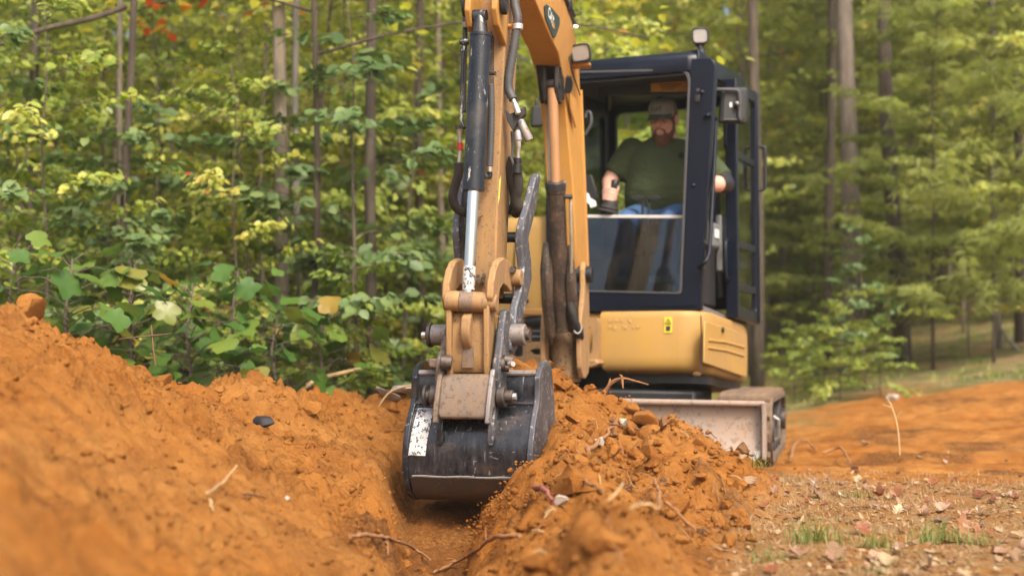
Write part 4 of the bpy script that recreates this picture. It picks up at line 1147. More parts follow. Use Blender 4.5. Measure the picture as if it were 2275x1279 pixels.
# hose on the left of the cylinder, running up out of the picture
sleeve([A(1030, 250, 5.95), A(1031, 170, 5.96), A(1033, 80, 5.98), A(1036, -40, 6.0)], .0115, 'ribbed_hose', M['hosewrap'], arm, .014)
obj('hose_coupling', MB().cyl(A(1033, 62, 5.97), A(1033, 50, 5.97), .0105, 10), M['brass'], arm)
sleeve([A(1091, 188, 5.90), A(1092, 260, 5.90), A(1090, 330, 5.90), A(1088, 368, 5.90)], .0150, 'ribbed_hose', M['hosewrap'], arm, .014)
obj('hose_coupling', MB().cyl(A(1088, 370, 5.9), A(1088, 382, 5.9), .011, 10), M['brass'], arm)
obj('hose_elbow', MB().tube(spline([A(1088, 382, 5.9), A(1088, 392, 5.9), A(1080, 393, 5.88), A(1072, 391, 5.85)]), .011, 10), M['cyl'], arm, smooth=60)
obj('grease_fitting', MB().cyl(A(1084, 163, 5.9), A(1101, 163, 5.88), .009, 8), M['bolt'], arm)
obj('dark_smear', MB().prism([A(1091, 70, 5.944), A(1102, 90, 5.944), A(1103, 200, 5.944), A(1098, 300, 5.944), A(1092, 400, 5.944), A(1086, 300, 5.944)], fb * .003), M['cylmud'], arm)
# quick coupler stack with red ring and thick sleeve on the left
cp = obj('hose_coupler', MB().tube([A(1022, 283, 5.93), A(1021, 290, 5.93), A(1021, 300, 5.93), A(1022, 322, 5.93), A(1022, 334, 5.93), A(1021, 346, 5.93), A(1020, 362, 5.93)], [.013, .0125, .010, .010, .009, .0085, .0095], 12), M['brass'], arm, bevel=.001)
obj('red_ring', MB().cyl(A(1023, 318, 5.93), A(1022.5, 334, 5.93), .0125, 14), M['red'], cp)
obj('coupler_flange', MB().cyl(A(1021, 279, 5.93), A(1021, 287, 5.93), .019, 14), M['bolt'], cp)
obj('thick_hose', MB().tube(spline([A(1020, 362, 5.93), A(1019, 385, 5.94), A(1012, 410, 5.96), A(1006, 436, 5.98), A(1012, 458, 6.0), A(1026, 470, 6.02), A(1048, 474, 6.06)]), .0195, 14), M['fabric_hose'], arm, smooth=70)
# right-hand thumb hose, valve and couplers
sleeve([A(1139, -40, 5.98), A(1144, 10, 5.96), A(1150, 40, 5.94), A(1147, 70, 5.94), A(1139, 120, 5.94), A(1131, 170, 5.94), A(1131, 200, 5.94), A(1141, 222, 5.93)], .0205, 'ribbed_hose', M['hosewrap'], arm, .016)
obj('hose_clamp', MB().loft([(A(1150, 54, 5.94), .0225, .0225, rb, fb), (A(1150, 66, 5.94), .0225, .0225, rb, fb)], 16), M['bright'], arm, bevel=.001)
obj('clamp_stub', MB().cyl(A(1118, 59, 5.98), A(1144, 59, 5.95), .011, 10), M['yellow'], arm)
cp = obj('thumb_coupler', MB().tube([A(1139, 219, 5.93), A(1144, 231, 5.92), A(1146, 236, 5.92), A(1152, 253, 5.91)], [.0095, .0095, .013, .0125], 12), M['bright'], arm)
obj('coupler_sleeve', MB().tube([A(1157, 268, 5.90), A(1162, 282, 5.89), A(1173, 306, 5.88), A(1176, 313, 5.88)], [.014, .0175, .0195, .0175], 16), M['steel'], cp, bevel=.002)
obj('coupler_bracket', MB().prism([A(1122, 243, 5.93), A(1132, 253, 5.93), A(1150, 246, 5.93), A(1166, 236, 5.93), A(1166, 255, 5.93), A(1151, 268, 5.93), A(1140, 292, 5.93), A(1126, 268, 5.93)], -fb * .03), M['rubber'], arm, bevel=.003)
cp = obj('lower_coupler', MB().tube([A(1149, 290, 5.97), A(1151, 312, 5.97), A(1151, 314, 5.97), A(1152, 328, 5.97), A(1152, 330, 5.97), A(1151, 350, 5.97), A(1150, 365, 5.97)], [.015, .016, .012, .0115, .009, .0085, .008], 12), M['bright'], arm, bevel=.001)
obj('coupler_ring', MB().cyl(A(1150, 352, 5.97), A(1150, 363, 5.97), .0165, 14), M['black'], cp)
obj('cuff', MB().cyl(A(1150, 366, 5.97), A(1149, 386, 5.97), .0195, 14), M['black'], arm, bevel=.002)
obj('thick_hose', MB().tube(spline([A(1149, 384, 5.98), A(1151, 415, 6.0), A(1147, 438, 6.02), A(1150, 462, 6.04), A(1146, 474, 6.1)]), .0215, 14), M['fabric_hose'], arm, smooth=70)
obj('thick_hose', MB().tube(spline([A(1138, 350, 6.03), A(1133, 380, 6.05), A(1137, 410, 6.07), A(1143, 440, 6.09), A(1140, 465, 6.1)]), .018, 12), M['fabric_hose'], arm, smooth=70)
obj('hose_pipe', MB().tube(spline([A(1137, 292, 6.0), A(1139, 330, 6.0), A(1137, 352, 6.0), A(1142, 368, 6.0)]), .006, 8), M['greyplastic'], arm, smooth=60)

# ---- bucket linkage
lk = obj('bucket_linkage', MB().tube([A(986, 668, 5.80), A(992, 668, 5.80), A(992, 668, 5.80), A(1085, 672, 5.775), A(1086, 672, 5.775), A(1104, 674, 5.77)], [.030, .0405, .0415, .0415, .034, .034], 24), M['yellow_worn'], EX, bevel=.004)
obj('rod_end', MB().cyl(A(1021, 669, 5.79), A(1052, 670.5, 5.785), .0435, 24), M['steel_dirty'], lk, bevel=.003)
obj('pin_head', MB().cyl(A(1090, 673, 5.775), A(1105, 674, 5.77), .0345, 20), M['yellow_worn'], lk, bevel=.005)
p = A(1094, 659, 5.76); obj('bolt', MB().cyl(p, p + Zv * .014, .010, 8), M['bolt'], lk)
# curved guide links from the rod pin back up to the arm
def linkplate(l, prof, thick, mat, name, parent, bev=.006):
    return obj(name, MB().prism([Q(l, f, z) for f, z in prof], rb * thick), mat, parent, bevel=bev)
gprof = [(.275, .80), (.31, .85), (.305, .91), (.275, .965), (.23, 1.0), (.15, 1.02), (.06, 1.01), (-.02, .975), (-.05, .93), (-.03, .89), (.03, .885), (.09, .905), (.15, .91), (.20, .885), (.225, .83), (.245, .80)]
linkplate(-.118, gprof, .030, M['yellow_worn'], 'guide_link', lk)
linkplate(.066, gprof, .030, M['yellow_worn'], 'guide_link', lk)
obj('guide_pin', MB().cyl(Q(.07, -.005, .945), Q(.135, -.005, .945), .035, 20), M['yellow_worn'], lk, bevel=.004)
obj('guide_pin', MB().cyl(Q(-.145, -.005, .93), Q(-.07, -.005, .93), .032, 20), M['steel_dirty'], lk, bevel=.004)
p = Q(.105, .03, .975); obj('bolt', MB().cyl(p, p + fb * .03, .013, 8), M['bolt'], lk)
# H link
hl = MB()
rs = []
for z, hw, f0, f1 in ((.80, .074, .20, .255), (.74, .078, .205, .265), (.62, .082, .205, .26), (.565, .080, .19, .245), (.545, .072, .17, .23)):
    rs.append([Q(-hw - .012, f1, z), Q(hw - .012, f1, z), Q(hw - .012, f0, z), Q(-hw - .012, f0, z)])
hl.rings(rs)
hlo = obj('h_link', hl, M['yellow_worn'], lk, bevel=.010)
for s_ in (-1, 1):
    obj('link_cheek', MB().prism([Q(s_ * .078 - .024, f, z) for f, z in ((.29, .86), (.30, .80), (.285, .70), (.275, .60), (.25, .535), (.18, .53), (.16, .6), (.18, .75), (.21, .86))], rb * .024), M['yellow_worn'], hlo, bevel=.006)
obj('centre_rib', MB().prism([Q(-.034, f, z) for f, z in ((.255, .80), (.305, .775), (.318, .73), (.31, .69), (.285, .66), (.26, .64))], rb * .04), M['yellow_worn'], hlo, bevel=.008)
obj('link_recess', MB().prism([Q(-.032, .262, .655), Q(.012, .262, .655), Q(.014, .254, .57), Q(-.034, .254, .57)], fb * .006), M['steel_dirty'], hlo)
# worn side plates of the coupler, right and left of the H link
rp = [(.20, .80), (.17, .81), (.10, .78), (.08, .70), (.10, .60), (.12, .50), (.16, .44), (.22, .43), (.26, .50), (.27, .58), (.24, .66), (.22, .74)]
cpl = linkplate(.092, rp, .034, M['steel_blue'], 'coupler', EX, .008)
linkplate(-.150, [(.16, .70), (.10, .70), (.07, .62), (.09, .50), (.13, .43), (.22, .43), (.255, .50), (.25, .60), (.20, .66)], .034, M['steel_dirty'], 'coupler_plate', cpl, .008)
# saddle casting that clasps the bucket pin
sd_ = MB(); rs = []
for z, f1, hw in ((.545, .265, .100), (.52, .285, .106), (.45, .300, .106), (.39, .318, .104), (.365, .315, .095)):
    rs.append([Q(-.012 - hw, f1, z), Q(-.012 + hw, f1, z), Q(-.012 + hw, f1 - .12, z), Q(-.012 - hw, f1 - .12, z)])
sd_.rings(rs); obj('coupler_saddle', sd_, M['steel_dirty'], cpl, bevel=.012, seg=3)
for s_ in (-1, 1):
    obj('saddle_flange', MB().prism([Q(-.012 + s_ * .108 - .010, f, z) for f, z in ((.20, .56), (.27, .565), (.295, .52), (.325, .42), (.33, .35), (.30, .345), (.28, .40), (.2, .45))], rb * .020), M['steel_dirty'] if s_ < 0 else M['steel'], cpl, bevel=.005)
for (x0, y0, x1, y1, r_) in ((1096, 812, 1122, 808, .030), (1118, 799, 1140, 803, .024), (1004, 806, 978, 803, .03), (1118, 815, 1132, 818, .016)):
    obj('coupler_pin', MB().cyl(A(x0, y0, 5.80), A(x1, y1, 5.80), r_, 18), M['bolt'], cpl, bevel=.004)
p = A(1132, 808, 5.76); obj('bolt', MB().cyl(p, p + fb * .02 + rb * .02, .011, 8), M['bright'], cpl)
obj('stub_arm', MB().prism([A(950, 795, 5.9), A(985, 798, 5.88), A(985, 822, 5.88), A(952, 815, 5.9)], -fb * .05), M['steel_dirty'], cpl, bevel=.006)

# ---- thumb folded up behind the arm
def thumbplate(dl, name, parent):
    prof = [(.17, .69), (.12, .655), (.075, .69), (.07, .75), (.055, .82), (.01, .90), (-.015, .99), (.005, 1.06), (.03, 1.12), (.03, 1.18), (.0, 1.24), (-.015, 1.31), (-.03, 1.37), (-.07, 1.395), (-.10, 1.375),
            (-.12, 1.30), (-.115, 1.20), (-.10, 1.12), (-.145, 1.03), (-.155, .95), (-.12, .87), (-.07, .80), (-.02, .73), (.04, .655), (.10, .625), (.16, .64)]
    def lat(z): return dl + (np.interp(z, [.6, .8, .95, 1.1, 1.25, 1.4], [.0, -.015, .0, -.012, .012, .035]) if dl > 0 else -.02 * (z - .7))
    P0 = [Q(lat(z), f - .02, z) for f, z in prof]; P1 = [Q(lat(z) + .032, f - .02, z) for f, z in prof]
    n_ = len(prof); mb = MB(); mb.add(P0 + P1, [tuple(range(n_))[::-1], tuple(range(n_, 2 * n_))] + [(k, (k + 1) % n_, n_ + (k + 1) % n_, n_ + k) for k in range(n_)])
    return obj(name, mb, M['steel_thumb'], parent, bevel=.006)
thumb = thumbplate(.108, 'thumb', EX)
thumbplate(-.165, 'thumb_plate', thumb)
for (y, x0, x1) in ((466, 1050, 1160), (527, 1040, 1155), (604, 1040, 1146), (663, 1040, 1140)):
    obj('cross_tube', MB().cyl(A(x0, y, 6.18), A(x1, y, 6.15), .023, 16), M['cyl'], thumb)
for s_, l in ((1, .118), (-1, -.185)):
    c_ = Q(l + (.03 if s_ > 0 else 0), .10, .705)
    obj('pivot_boss', MB().cyl(c_ - rb * .03, c_ + rb * .038, .044, 22), M['steel'], thumb, bevel=.005)
    obj('pivot_pin', MB().cyl(c_ - rb * .055, c_ + rb * .055, .024, 18), M['bolt'], thumb, bevel=.004)
    obj('pivot_washer', MB().cyl(c_ - rb * .045, c_ - rb * .03, .052, 20), M['bolt'], thumb, bevel=.003)
    obj('bolt', MB().cyl(c_ - rb * .075, c_ - rb * .05, .013, 8), M['bright'], thumb)
obj('pivot_tube', MB().cyl(Q(-.18, .06, .70), Q(.12, .06, .70), .03, 18), M['cyl'], thumb)
p = Q(.10, .16, .735); obj('bolt', MB().cyl(p, p + Zv * .018, .012, 8), M['bolt'], thumb)

# ---- bucket
W_ = .262
prof = [(.150, .548), (.158, .50), (.158, .45), (.163, .425), (.192, .392), (.222, .335), (.242, .275), (.248, .215), (.240, .16), (.225, .122), (.195, .080), (.145, .052), (.08, .036), (.0, .036), (-.11, .075), (-.26, .15)]
bk = MB(); rs = []
def curve_pts(pr, m_=3):
    P = [Vector((f, z, 0)) for f, z in pr]
    return [(p.x, p.y) for p in spline(P, m_)]
cp_ = curve_pts(prof)
n_ = len(cp_)
tn = []
for i in range(n_):
    a0 = Vector(cp_[max(i - 1, 0)]); a1 = Vector(cp_[min(i + 1, n_ - 1)]); t = (a1 - a0).normalized(); tn.append(Vector((-t.y, t.x)))
inn = [(f - .022 * abs(tn[i].x) * (1 if f > -.3 else 1) if True else 0, z + .022 * abs(tn[i].y)) for i, (f, z) in enumerate(cp_)]
loop = [(f, z) for f, z in cp_] + [(f, z) for f, z in inn[::-1]]
rs = [[Q(l, f, z) for f, z in loop] for l in (-W_ + .012, W_ - .012)]
L_ = len(loop)
bk.rings(rs, cap=False)
half = n_
for side in (0, 1):
    for i in range(n_ - 1):
        bk.f.append((side * L_ + i, side * L_ + i + 1, side * L_ + L_ - 2 - i, side * L_ + L_ - 1 - i))
m, n, l, bs = newmat('black_bucket_paint')   # black paint scraped to steel along the digging direction, clay smeared low down
tc = n.new('ShaderNodeTexCoord'); v = tc.outputs['Object']
scr = noise_node(n, l, v, 34, 7, .72, (1.0, 1.0, .30)); scr2 = noise_node(n, l, v, 8, 6, .7, (.6, 1, 1.5)); bigm = noise_node(n, l, v, 5, 4, .6)
geo = n.new('ShaderNodeNewGeometry'); sx = n.new('ShaderNodeSeparateXYZ'); l.new(geo.outputs['Position'], sx.inputs[0])
low = n.new('ShaderNodeMapRange'); low.inputs['From Min'].default_value = .42; low.inputs['From Max'].default_value = .12; low.inputs['To Min'].default_value = 0; low.inputs['To Max'].default_value = 1; l.new(sx.outputs[2], low.inputs['Value'])
mm = n.new('ShaderNodeMath'); mm.operation = 'MULTIPLY_ADD'; l.new(low.outputs[0], mm.inputs[0]); mm.inputs[1].default_value = .11; l.new(scr, mm.inputs[2])
wear = ramp(n, l, mm.outputs[0], [(.50, .01), (.66, .10), (.76, .28), (.90, .6)])
ln1 = noise_node(n, l, v, 70, 3, .6, (1, 1, .045)); ln2 = noise_node(n, l, v, 60, 3, .6, (.06, 1, .9))
lines = n.new('ShaderNodeMath'); lines.operation = 'MAXIMUM'; l.new(ramp(n, l, ln1, [(.64, 0), (.70, .75)]), lines.inputs[0]); l.new(ramp(n, l, ln2, [(.68, 0), (.73, .6)]), lines.inputs[1])
c1 = mix(n, l, wear, (.009, .011, .016), (.18, .175, .175)); c1 = mix(n, l, lines.outputs[0], c1, (.26, .25, .24))
mud = n.new('ShaderNodeMath'); mud.operation = 'MULTIPLY'; l.new(ramp(n, l, scr2, [(.50, 0), (.72, .8)]), mud.inputs[0]); l.new(ramp(n, l, bigm, [(.4, .1), (.65, .9)]), mud.inputs[1])
c2 = mix(n, l, mud.outputs[0], c1, (.16, .10, .06)); l.new(c2, bs.inputs['Base Color'])
l.new(ramp(n, l, wear, [(0, .20), (1, .48)]), bs.inputs['Roughness']); bump(n, l, bs, scr, .25, .004)
M['bucket'] = m
bucket = obj('bucket', bk, M['bucket'], EX, smooth=40)
ck = [(.150, .57), (.185, .53), (.176, .45), (.183, .42), (.210, .388), (.238, .335), (.259, .275), (.265, .215), (.256, .155), (.239, .110), (.205, .065), (.145, .036), (.08, .020), (.0, .020), (-.11, .06), (-.26, .14), (-.27, .17), (-.14, .36), (-.06, .52), (-.02, .585), (.05, .60), (.10, .595)]
obj('side_plate', MB().prism([Q(-W_ - .01, f, z) for f, z in ck], rb * .024), M['bucket'], bucket, bevel=.004)
obj('side_plate', MB().prism([Q(W_ - .014, f, z) for f, z in ck], rb * .024), M['steel_blue'], bucket, bevel=.004)
# wear plate on the heel with a bright ground edge
wp = [(.244, .128), (.226, .108), (.198, .066), (.147, .036), (.08, .022), (.0, .022), (.0, .034), (.08, .036), (.145, .052), (.192, .080), (.224, .124)]
obj('heel_plate', MB().prism([Q(-W_ + .02, f, z) for f, z in wp], rb * (2 * W_ - .04)), M['heel'], bucket, bevel=.003)
obj('worn_edge', MB().tube([Q(-W_ + .03 + i * .0464, .241 + .002 * math.sin(i * 2.1), .131 + .002 * math.sin(i * 1.7)) for i in range(11)], .0045, 6), M['steel'], bucket)
obj('crease_bar', MB().tube([Q(-W_ + .014, .164, .424), Q(W_ - .014, .164, .424)], .010, 8), M['bucket'], bucket)
obj('top_lip', MB().tube([Q(-W_ + .014, .150, .548), Q(W_ - .014, .150, .548)], .013, 10), M['steel'], bucket)
for s_ in (-1, 1):
    l0 = -.012 + s_ * .106 - .012
    e = [(.10, .56), (.17, .57), (.225, .55), (.26, .50), (.265, .45), (.245, .40), (.262, .34), (.268, .285), (.258, .255), (.19, .39), (.12, .45)]
    obj('bucket_ear', MB().prism([Q(l0, f, z) for f, z in e], rb * .026), M['steel_blue'] if s_ > 0 else M['bucket'], bucket, bevel=.005)
    c_ = Q(l0 + (.03 if s_ > 0 else -.006), .225, .455)
    obj('ear_boss', MB().cyl(c_, c_ + rb * s_ * .032, .045, 22), M['bolt'], bucket, bevel=.004)
    obj('pin_end', MB().cyl(c_, c_ + rb * s_ * .062, .026, 18), M['bolt'], bucket, bevel=.004)
    if s_ < 0: obj('pin_cap', MB().cyl(c_ - rb * .05, c_ - rb * .062, .045, 18), M['bolt'], bucket, bevel=.003)
    else: obj('bolt', MB().cyl(c_ + rb * .06, c_ + rb * .075, .014, 8), M['bright'], bucket)
# cutting teeth, hidden in the soil
for i in range(4):
    l_ = -W_ + .06 + i * .16
    obj('bucket_tooth', MB().hexa([Q(l_, -.25, .13), Q(l_ + .06, -.25, .13), Q(l_ + .05, -.36, .20), Q(l_ + .01, -.36, .20), Q(l_, -.25, .17), Q(l_ + .06, -.25, .17), Q(l_ + .05, -.36, .21), Q(l_ + .01, -.36, .21)]), M['steel'], bucket)
# stickers follow the curved back plate
def on_back(l0, l1, z0, z1, lift=.0035, m_=7, skew=0):
    rows = []
    zz = [c[1] for c in cp_[:30]]; ff = [c[0] for c in cp_[:30]]
    order = np.argsort(zz)
    for i in range(m_ + 1):
        z = z0 + (z1 - z0) * i / m_
        f = float(np.interp(z, np.array(zz)[order], np.array(ff)[order])) + lift
        rows.append((f, z))
    mb = MB()
    for i in range(m_):
        (f0, za), (f1, zb) = rows[i], rows[i + 1]
        mb.prism([Q(l0 + skew * (za - z0), f0, za), Q(l1 + skew * (za - z0), f0, za), Q(l1 + skew * (zb - z0), f1, zb), Q(l0 + skew * (zb - z0), f1, zb)], fb * .001)
    return mb
obj('worn_sticker', on_back(-.248, -.176, .215, .405, skew=.06), M['sticker'], bucket, smooth=0)
k_ = obj('small_label', on_back(-.150, -.116, .345, .398, skew=.06), M['red_print'], bucket, smooth=0)
obj('label_face', on_back(-.144, -.122, .352, .391, lift=.005, skew=.06), M['white'], k_, smooth=0)
# ---- cab
cabm = MB()
# lower sill and floor pan
sill = [(-.945, 0), (-.02, 0), (0, .02), (0, 1.2), (-.945, 1.2)]
rs = []
for z, t in ((.889, .06), (.985, .06)):
    rs.append([Lu(a, b, z, t) for a, b in sill])
def frame_loops(outer, inner, b0, ext, mat, name, parent, bevel=.004):
    return obj(name, ringplate(outer, inner, b0, ext), mat, parent, bevel=bevel)
floor_ = MB().rings([[Lu(a, b, z) for a, b in sill] for z in (.889, .925)])
cab = obj('cab', floor_, M['navy'], EX, bevel=.006)
cab_floor_z = .925
# front frame with its big rounded opening
def rrect(x0, y0, x1, y1, r, n_=6, tl=None):
    """corner points of a quadrilateral (TL,TR,BR,BL) rounded; x0.. given as dict of corners"""
    pass
def roundquad(cs, r, n_=6):
    """cs: TL,TR,BR,BL px corners, r radius list"""
    out = []
    for i in range(4):
        p = Vector(cs[i]); a = Vector(cs[i - 1]); b = Vector(cs[(i + 1) % 4])
        da = (a - p).normalized(); db = (b - p).normalized()
        q0 = p + da * r[i]; q1 = p + db * r[i]
        for k in range(n_):
            t = k / (n_ - 1)
            out.append(tuple(q0 * (1 - t) ** 2 + p * 2 * t * (1 - t) + q1 * t * t))
    return out
outer = roundquad([(1212, 147), (1592, 128), (1557, 689), (1212, 681)], [14, 22, 4, 4])
inner = roundquad([(1236, 159), (1535, 152), (1514, 653), (1236, 647)], [24, 30, 8, 8])
frame_loops(outer, inner, 0.0, Bk * .06, M['navy'], 'front_frame', cab, .008)
# rubber lip round the opening
lip = inner; lip2 = roundquad([(1240, 164), (1529, 157), (1509, 649), (1240, 643)], [24, 30, 8, 8])
frame_loops(lip, lip2, -.004, Bk * .03, M['hosewrap'], 'window_seal', cab, .002)
# front corner pillar, side face (raked)
pl = [S(1592, 140, -.012), S(1556, 689, -.012), S(1549, 689, -.012)]
P = [S(1591, 138), S(1584, 260), S(1570, 430), S(1557, 689)]
rs = []
for (px, py) in ((1593, 140), (1584, 300), (1571, 450), (1557, 688)):
    q = S(px, py); b_ = (q - C0).dot(Bk); z_ = q.z
    base = C0z + Zv * z_
    rs.append([base + Rt * -.075 + Bk * .05, base + Rt * .0 + Bk * .015, base + Rt * .004 + Bk * (max(b_, .05)), base + Rt * -.045 + Bk * (max(b_, .05) + .02)])
obj('corner_pillar', MB().rings(rs), M['navy'], cab, bevel=.008)
for py in (205, 412):
    p = F(1560 if py < 300 else 1541, py, -.006); obj('bolt', MB().ball(p, (.013, .008, .013), n=10, m=6), M['navy'], cab)
# roof
rfz = lambda b: 2.362 + .055 * b
rf = MB(); rs = []
roofp = [(-.955, .015), (-.06, -.01), (-.005, .02), (.015, .10), (.015, 1.18), (-.01, 1.24), (-.93, 1.24), (-.965, 1.18)]
for z, d in ((-.085, .0), (-.01, 0), (.022, .012), (.040, .04), (.048, .12)):
    rs.append([Lu(a, b, rfz(b) + z, 0) for a, b in inset(roofp, d)])
rf.rings(rs)
roof = obj('roof', rf, M['navy'], cab, bevel=.010)
obj('roof_lining', MB().rings([[Lu(a, b, rfz(b) - .10 + dz, 0) for a, b in inset(roofp, .03)] for dz in (0, .012)]), M['black'], cab)
# rear wall: two pillars and a panel under the rear window, with header
bR = 1.18
def Fr(px, py): return F(px, py, bR)
rear_out = [(-.945, .925), (0, .925), (0, 2.36), (-.945, 2.36)]
ro = [(a, z) for a, z in roundquad([(-.945, 2.40), (0.0, 2.40), (0.0, .93), (-.945, .93)], [.03] * 4)]
win = []
for (px, py) in ((1372, 254), (1600, 254), (1600, 452), (1372, 452)):
    q = Fr(px, py); win.append(((q - C0z).dot(Rt), q.z))
ri = roundquad([(win[0][0], win[0][1]), (-.08, win[0][1]), (-.08, 1.50), (win[3][0], 1.50)], [.05] * 4)
def plate_local(outer, inner, b0, db):
    n_ = len(outer); m_ = MB()
    pt = lambda a, z, b: C0z + Rt * a + Bk * b + Zv * z
    o0 = [pt(a, z, b0) for a, z in outer]; i0 = [pt(a, z, b0) for a, z in inner]; o1 = [pt(a, z, b0 + db) for a, z in outer]; i1 = [pt(a, z, b0 + db) for a, z in inner]
    f = []
    for k in range(n_):
        k2 = (k + 1) % n_
        f += [(k, k2, n_ + k2, n_ + k), (2 * n_ + k, 3 * n_ + k, 3 * n_ + k2, 2 * n_ + k2), (k, 2 * n_ + k, 2 * n_ + k2, k2), (n_ + k, n_ + k2, 3 * n_ + k2, 3 * n_ + k)]
    return m_.add(o0 + i0 + o1 + i1, f)
obj('rear_panel', plate_local(ro, ri, bR - .04, .05), M['navy'], cab, bevel=.006)
obj('rear_window', MB().prism([C0z + Rt * a + Bk * (bR - .012) + Zv * z for a, z in ri], Bk * .005), M['glass'], cab)
# right-hand side wall (towards the boom): lower panel, rails, glass
pt = lambda a, b, z: C0z + Rt * a + Bk * b + Zv * z
def sideplate(outer, inner, a0, da):
    n_ = len(outer); m_ = MB()
    o0 = [pt(a0, b, z) for b, z in outer]; i0 = [pt(a0, b, z) for b, z in inner]; o1 = [pt(a0 + da, b, z) for b, z in outer]; i1 = [pt(a0 + da, b, z) for b, z in inner]
    f = []
    for k in range(n_):
        k2 = (k + 1) % n_
        f += [(k, k2, n_ + k2, n_ + k), (2 * n_ + k, 3 * n_ + k, 3 * n_ + k2, 2 * n_ + k2), (k, 2 * n_ + k, 2 * n_ + k2, k2), (n_ + k, n_ + k2, 3 * n_ + k2, 3 * n_ + k)]
    return m_.add(o0 + i0 + o1 + i1, f)
so = roundquad([(.06, 2.36), (1.14, 2.39), (1.14, .93), (.06, .93)], [.03] * 4)
si = roundquad([(.12, 2.20), (1.02, 2.22), (1.02, 1.32), (.12, 1.30)], [.07] * 4)
obj('side_frame', sideplate(so, si, -.945, .04), M['navy'], cab, bevel=.005)
obj('side_window', MB().prism([pt(-.93, b, z) for b, z in si], Rt * .005), M['glass'], cab)
# door-side: rear post and sill
rs = [[pt(-.05, .98, z), pt(.0, .96, z), pt(.0, 1.16, z), pt(-.05, 1.14, z)] for z in (.87, 2.39)]
obj('rear_pillar', MB().rings(rs), M['navy'], cab, bevel=.006)
obj('door_sill', MB().prism([S(1560, 678, .002), S(1618, 702, .002), S(1618, 716, .002), S(1560, 692, .002)], -Rt * .05), M['steel'], cab, bevel=.003)
# lower front glass with pale top rail
gl = [F(1240, 480, .095), F(1516, 482, .095), F(1511, 650, .02), F(1240, 644, .02)]
lw = obj('lower_window', MB().prism(gl, Bk * .006), M['glass_low'], cab)
obj('top_rail', MB().prism([F(1240, 476.5, .088), F(1516, 478, .088), F(1516, 485, .088), F(1240, 483.5, .088)], Bk * .012), flat('pale_rail', (.50, .49, .46), .5), lw, bevel=.002)
# raised windshield under the roof, seen edge on, with its ochre notice
lbl = obj('roof_notice', MB().prism([F(1446, 181, .26), F(1534, 180, .26), F(1534, 203, .26), F(1446, 204, .26)], Bk * .004), M['ochre_label'], cab)
tx = MB()
for i in range(3): tx.prism([F(1464 + i * 3, 187 + i * 5.2, .257), F(1512 - i * 7, 186.6 + i * 5.2, .257), F(1512 - i * 7, 189 + i * 5.2, .257), F(1464 + i * 3, 189.4 + i * 5.2, .257)], Bk * .002)
obj('notice_lines', tx, flat('brown_print', (.16, .09, .03), .6), lbl)
obj('raised_windshield', MB().prism([F(1330, 172, .27), F(1560, 172, .27), F(1560, 212, .27), F(1330, 212, .27)], Bk * .02), M['black'], cab)
# interior ceiling hose clutter
obj('headliner_bar', MB().tube(spline([F(1300, 175, .3), F(1330, 185, .4), F(1350, 205, .6), F(1352, 240, .9)]), .02, 8), M['black'], cab, smooth=60)
# grab bar inside the right window, black screen and white bracket beside the boom
obj('window_bar', MB().tube(spline([F(1301, 262, .1), F(1304, 250, .1), F(1312, 252, .1), F(1313, 275, .1), F(1300, 300, .1)]), .010, 8), M['hosewrap'], cab, smooth=60)
obj('display_screen', MB().prism([F(1300, 390, .12), F(1314, 388, .12), F(1328, 440, .12), F(1314, 452, .12), F(1300, 445, .12)], Bk * .03), M['black'], cab, bevel=.004)
obj('white_bracket', MB().prism([F(1300, 428, .08), F(1307, 430, .08), F(1310, 440, .08), F(1322, 446, .08), F(1324, 458, .08), F(1312, 462, .08), F(1308, 452, .08), F(1300, 450, .08)], Bk * .012), M['white'], cab, bevel=.002)
# the seat
seat = MB(); sc_a, sc_b = -.33, .62
for (z0, z1, b0, b1, hw) in ((1.25, 1.38, .36, .88, .25),):
    rs = [[pt(sc_a - hw, b0, z), pt(sc_a + hw, b0, z), pt(sc_a + hw, b1, z), pt(sc_a - hw, b1, z)] for z in (z0, z1)]
    seat.rings(rs)
sto = obj('seat', seat, M['seat'], EX, bevel=.04, seg=3)
rs = [[pt(sc_a - hw, b, z), pt(sc_a + hw, b, z), pt(sc_a + hw, b + .11, z), pt(sc_a - hw, b + .11, z)] for z, hw, b in ((1.37, .23, .84), (1.75, .22, .90), (1.98, .17, .94))]
obj('backrest', MB().rings(rs), M['seat'], sto, bevel=.04, seg=3)
obj('seat_base', MB().rings([[pt(sc_a - .2, .4, z), pt(sc_a + .2, .4, z), pt(sc_a + .2, .86, z), pt(sc_a - .2, .86, z)] for z in (.925, 1.26)]), M['black'], sto, bevel=.01)
# travel levers with pads
for x in (1427, 1441):
    obj('travel_lever', MB().tube(spline([F(x - 6, 640, .22), F(x - 3, 560, .20), F(x, 500, .17), F(x + 1, 438, .17)]), .008, 8), M['black'], cab, smooth=60)
for c_ in ((1417, 440), (1453, 440)):
    obj('lever_grip', MB().loft([(F(c_[0], c_[1], .15), .045, .014, Rt, Zv), (F(c_[0], c_[1], .19), .045, .014, Rt, Zv)], 14), M['black'], cab, bevel=.004)
# pedals and boots clutter on the floor
for x in (1370, 1440, 1490):
    obj('foot_pedal', MB().prism([F(x, 610, .16), F(x + 26, 611, .16), F(x + 25, 628, .13), F(x - 1, 627, .13)], Bk * .02), M['greyplastic'], cab, bevel=.003)
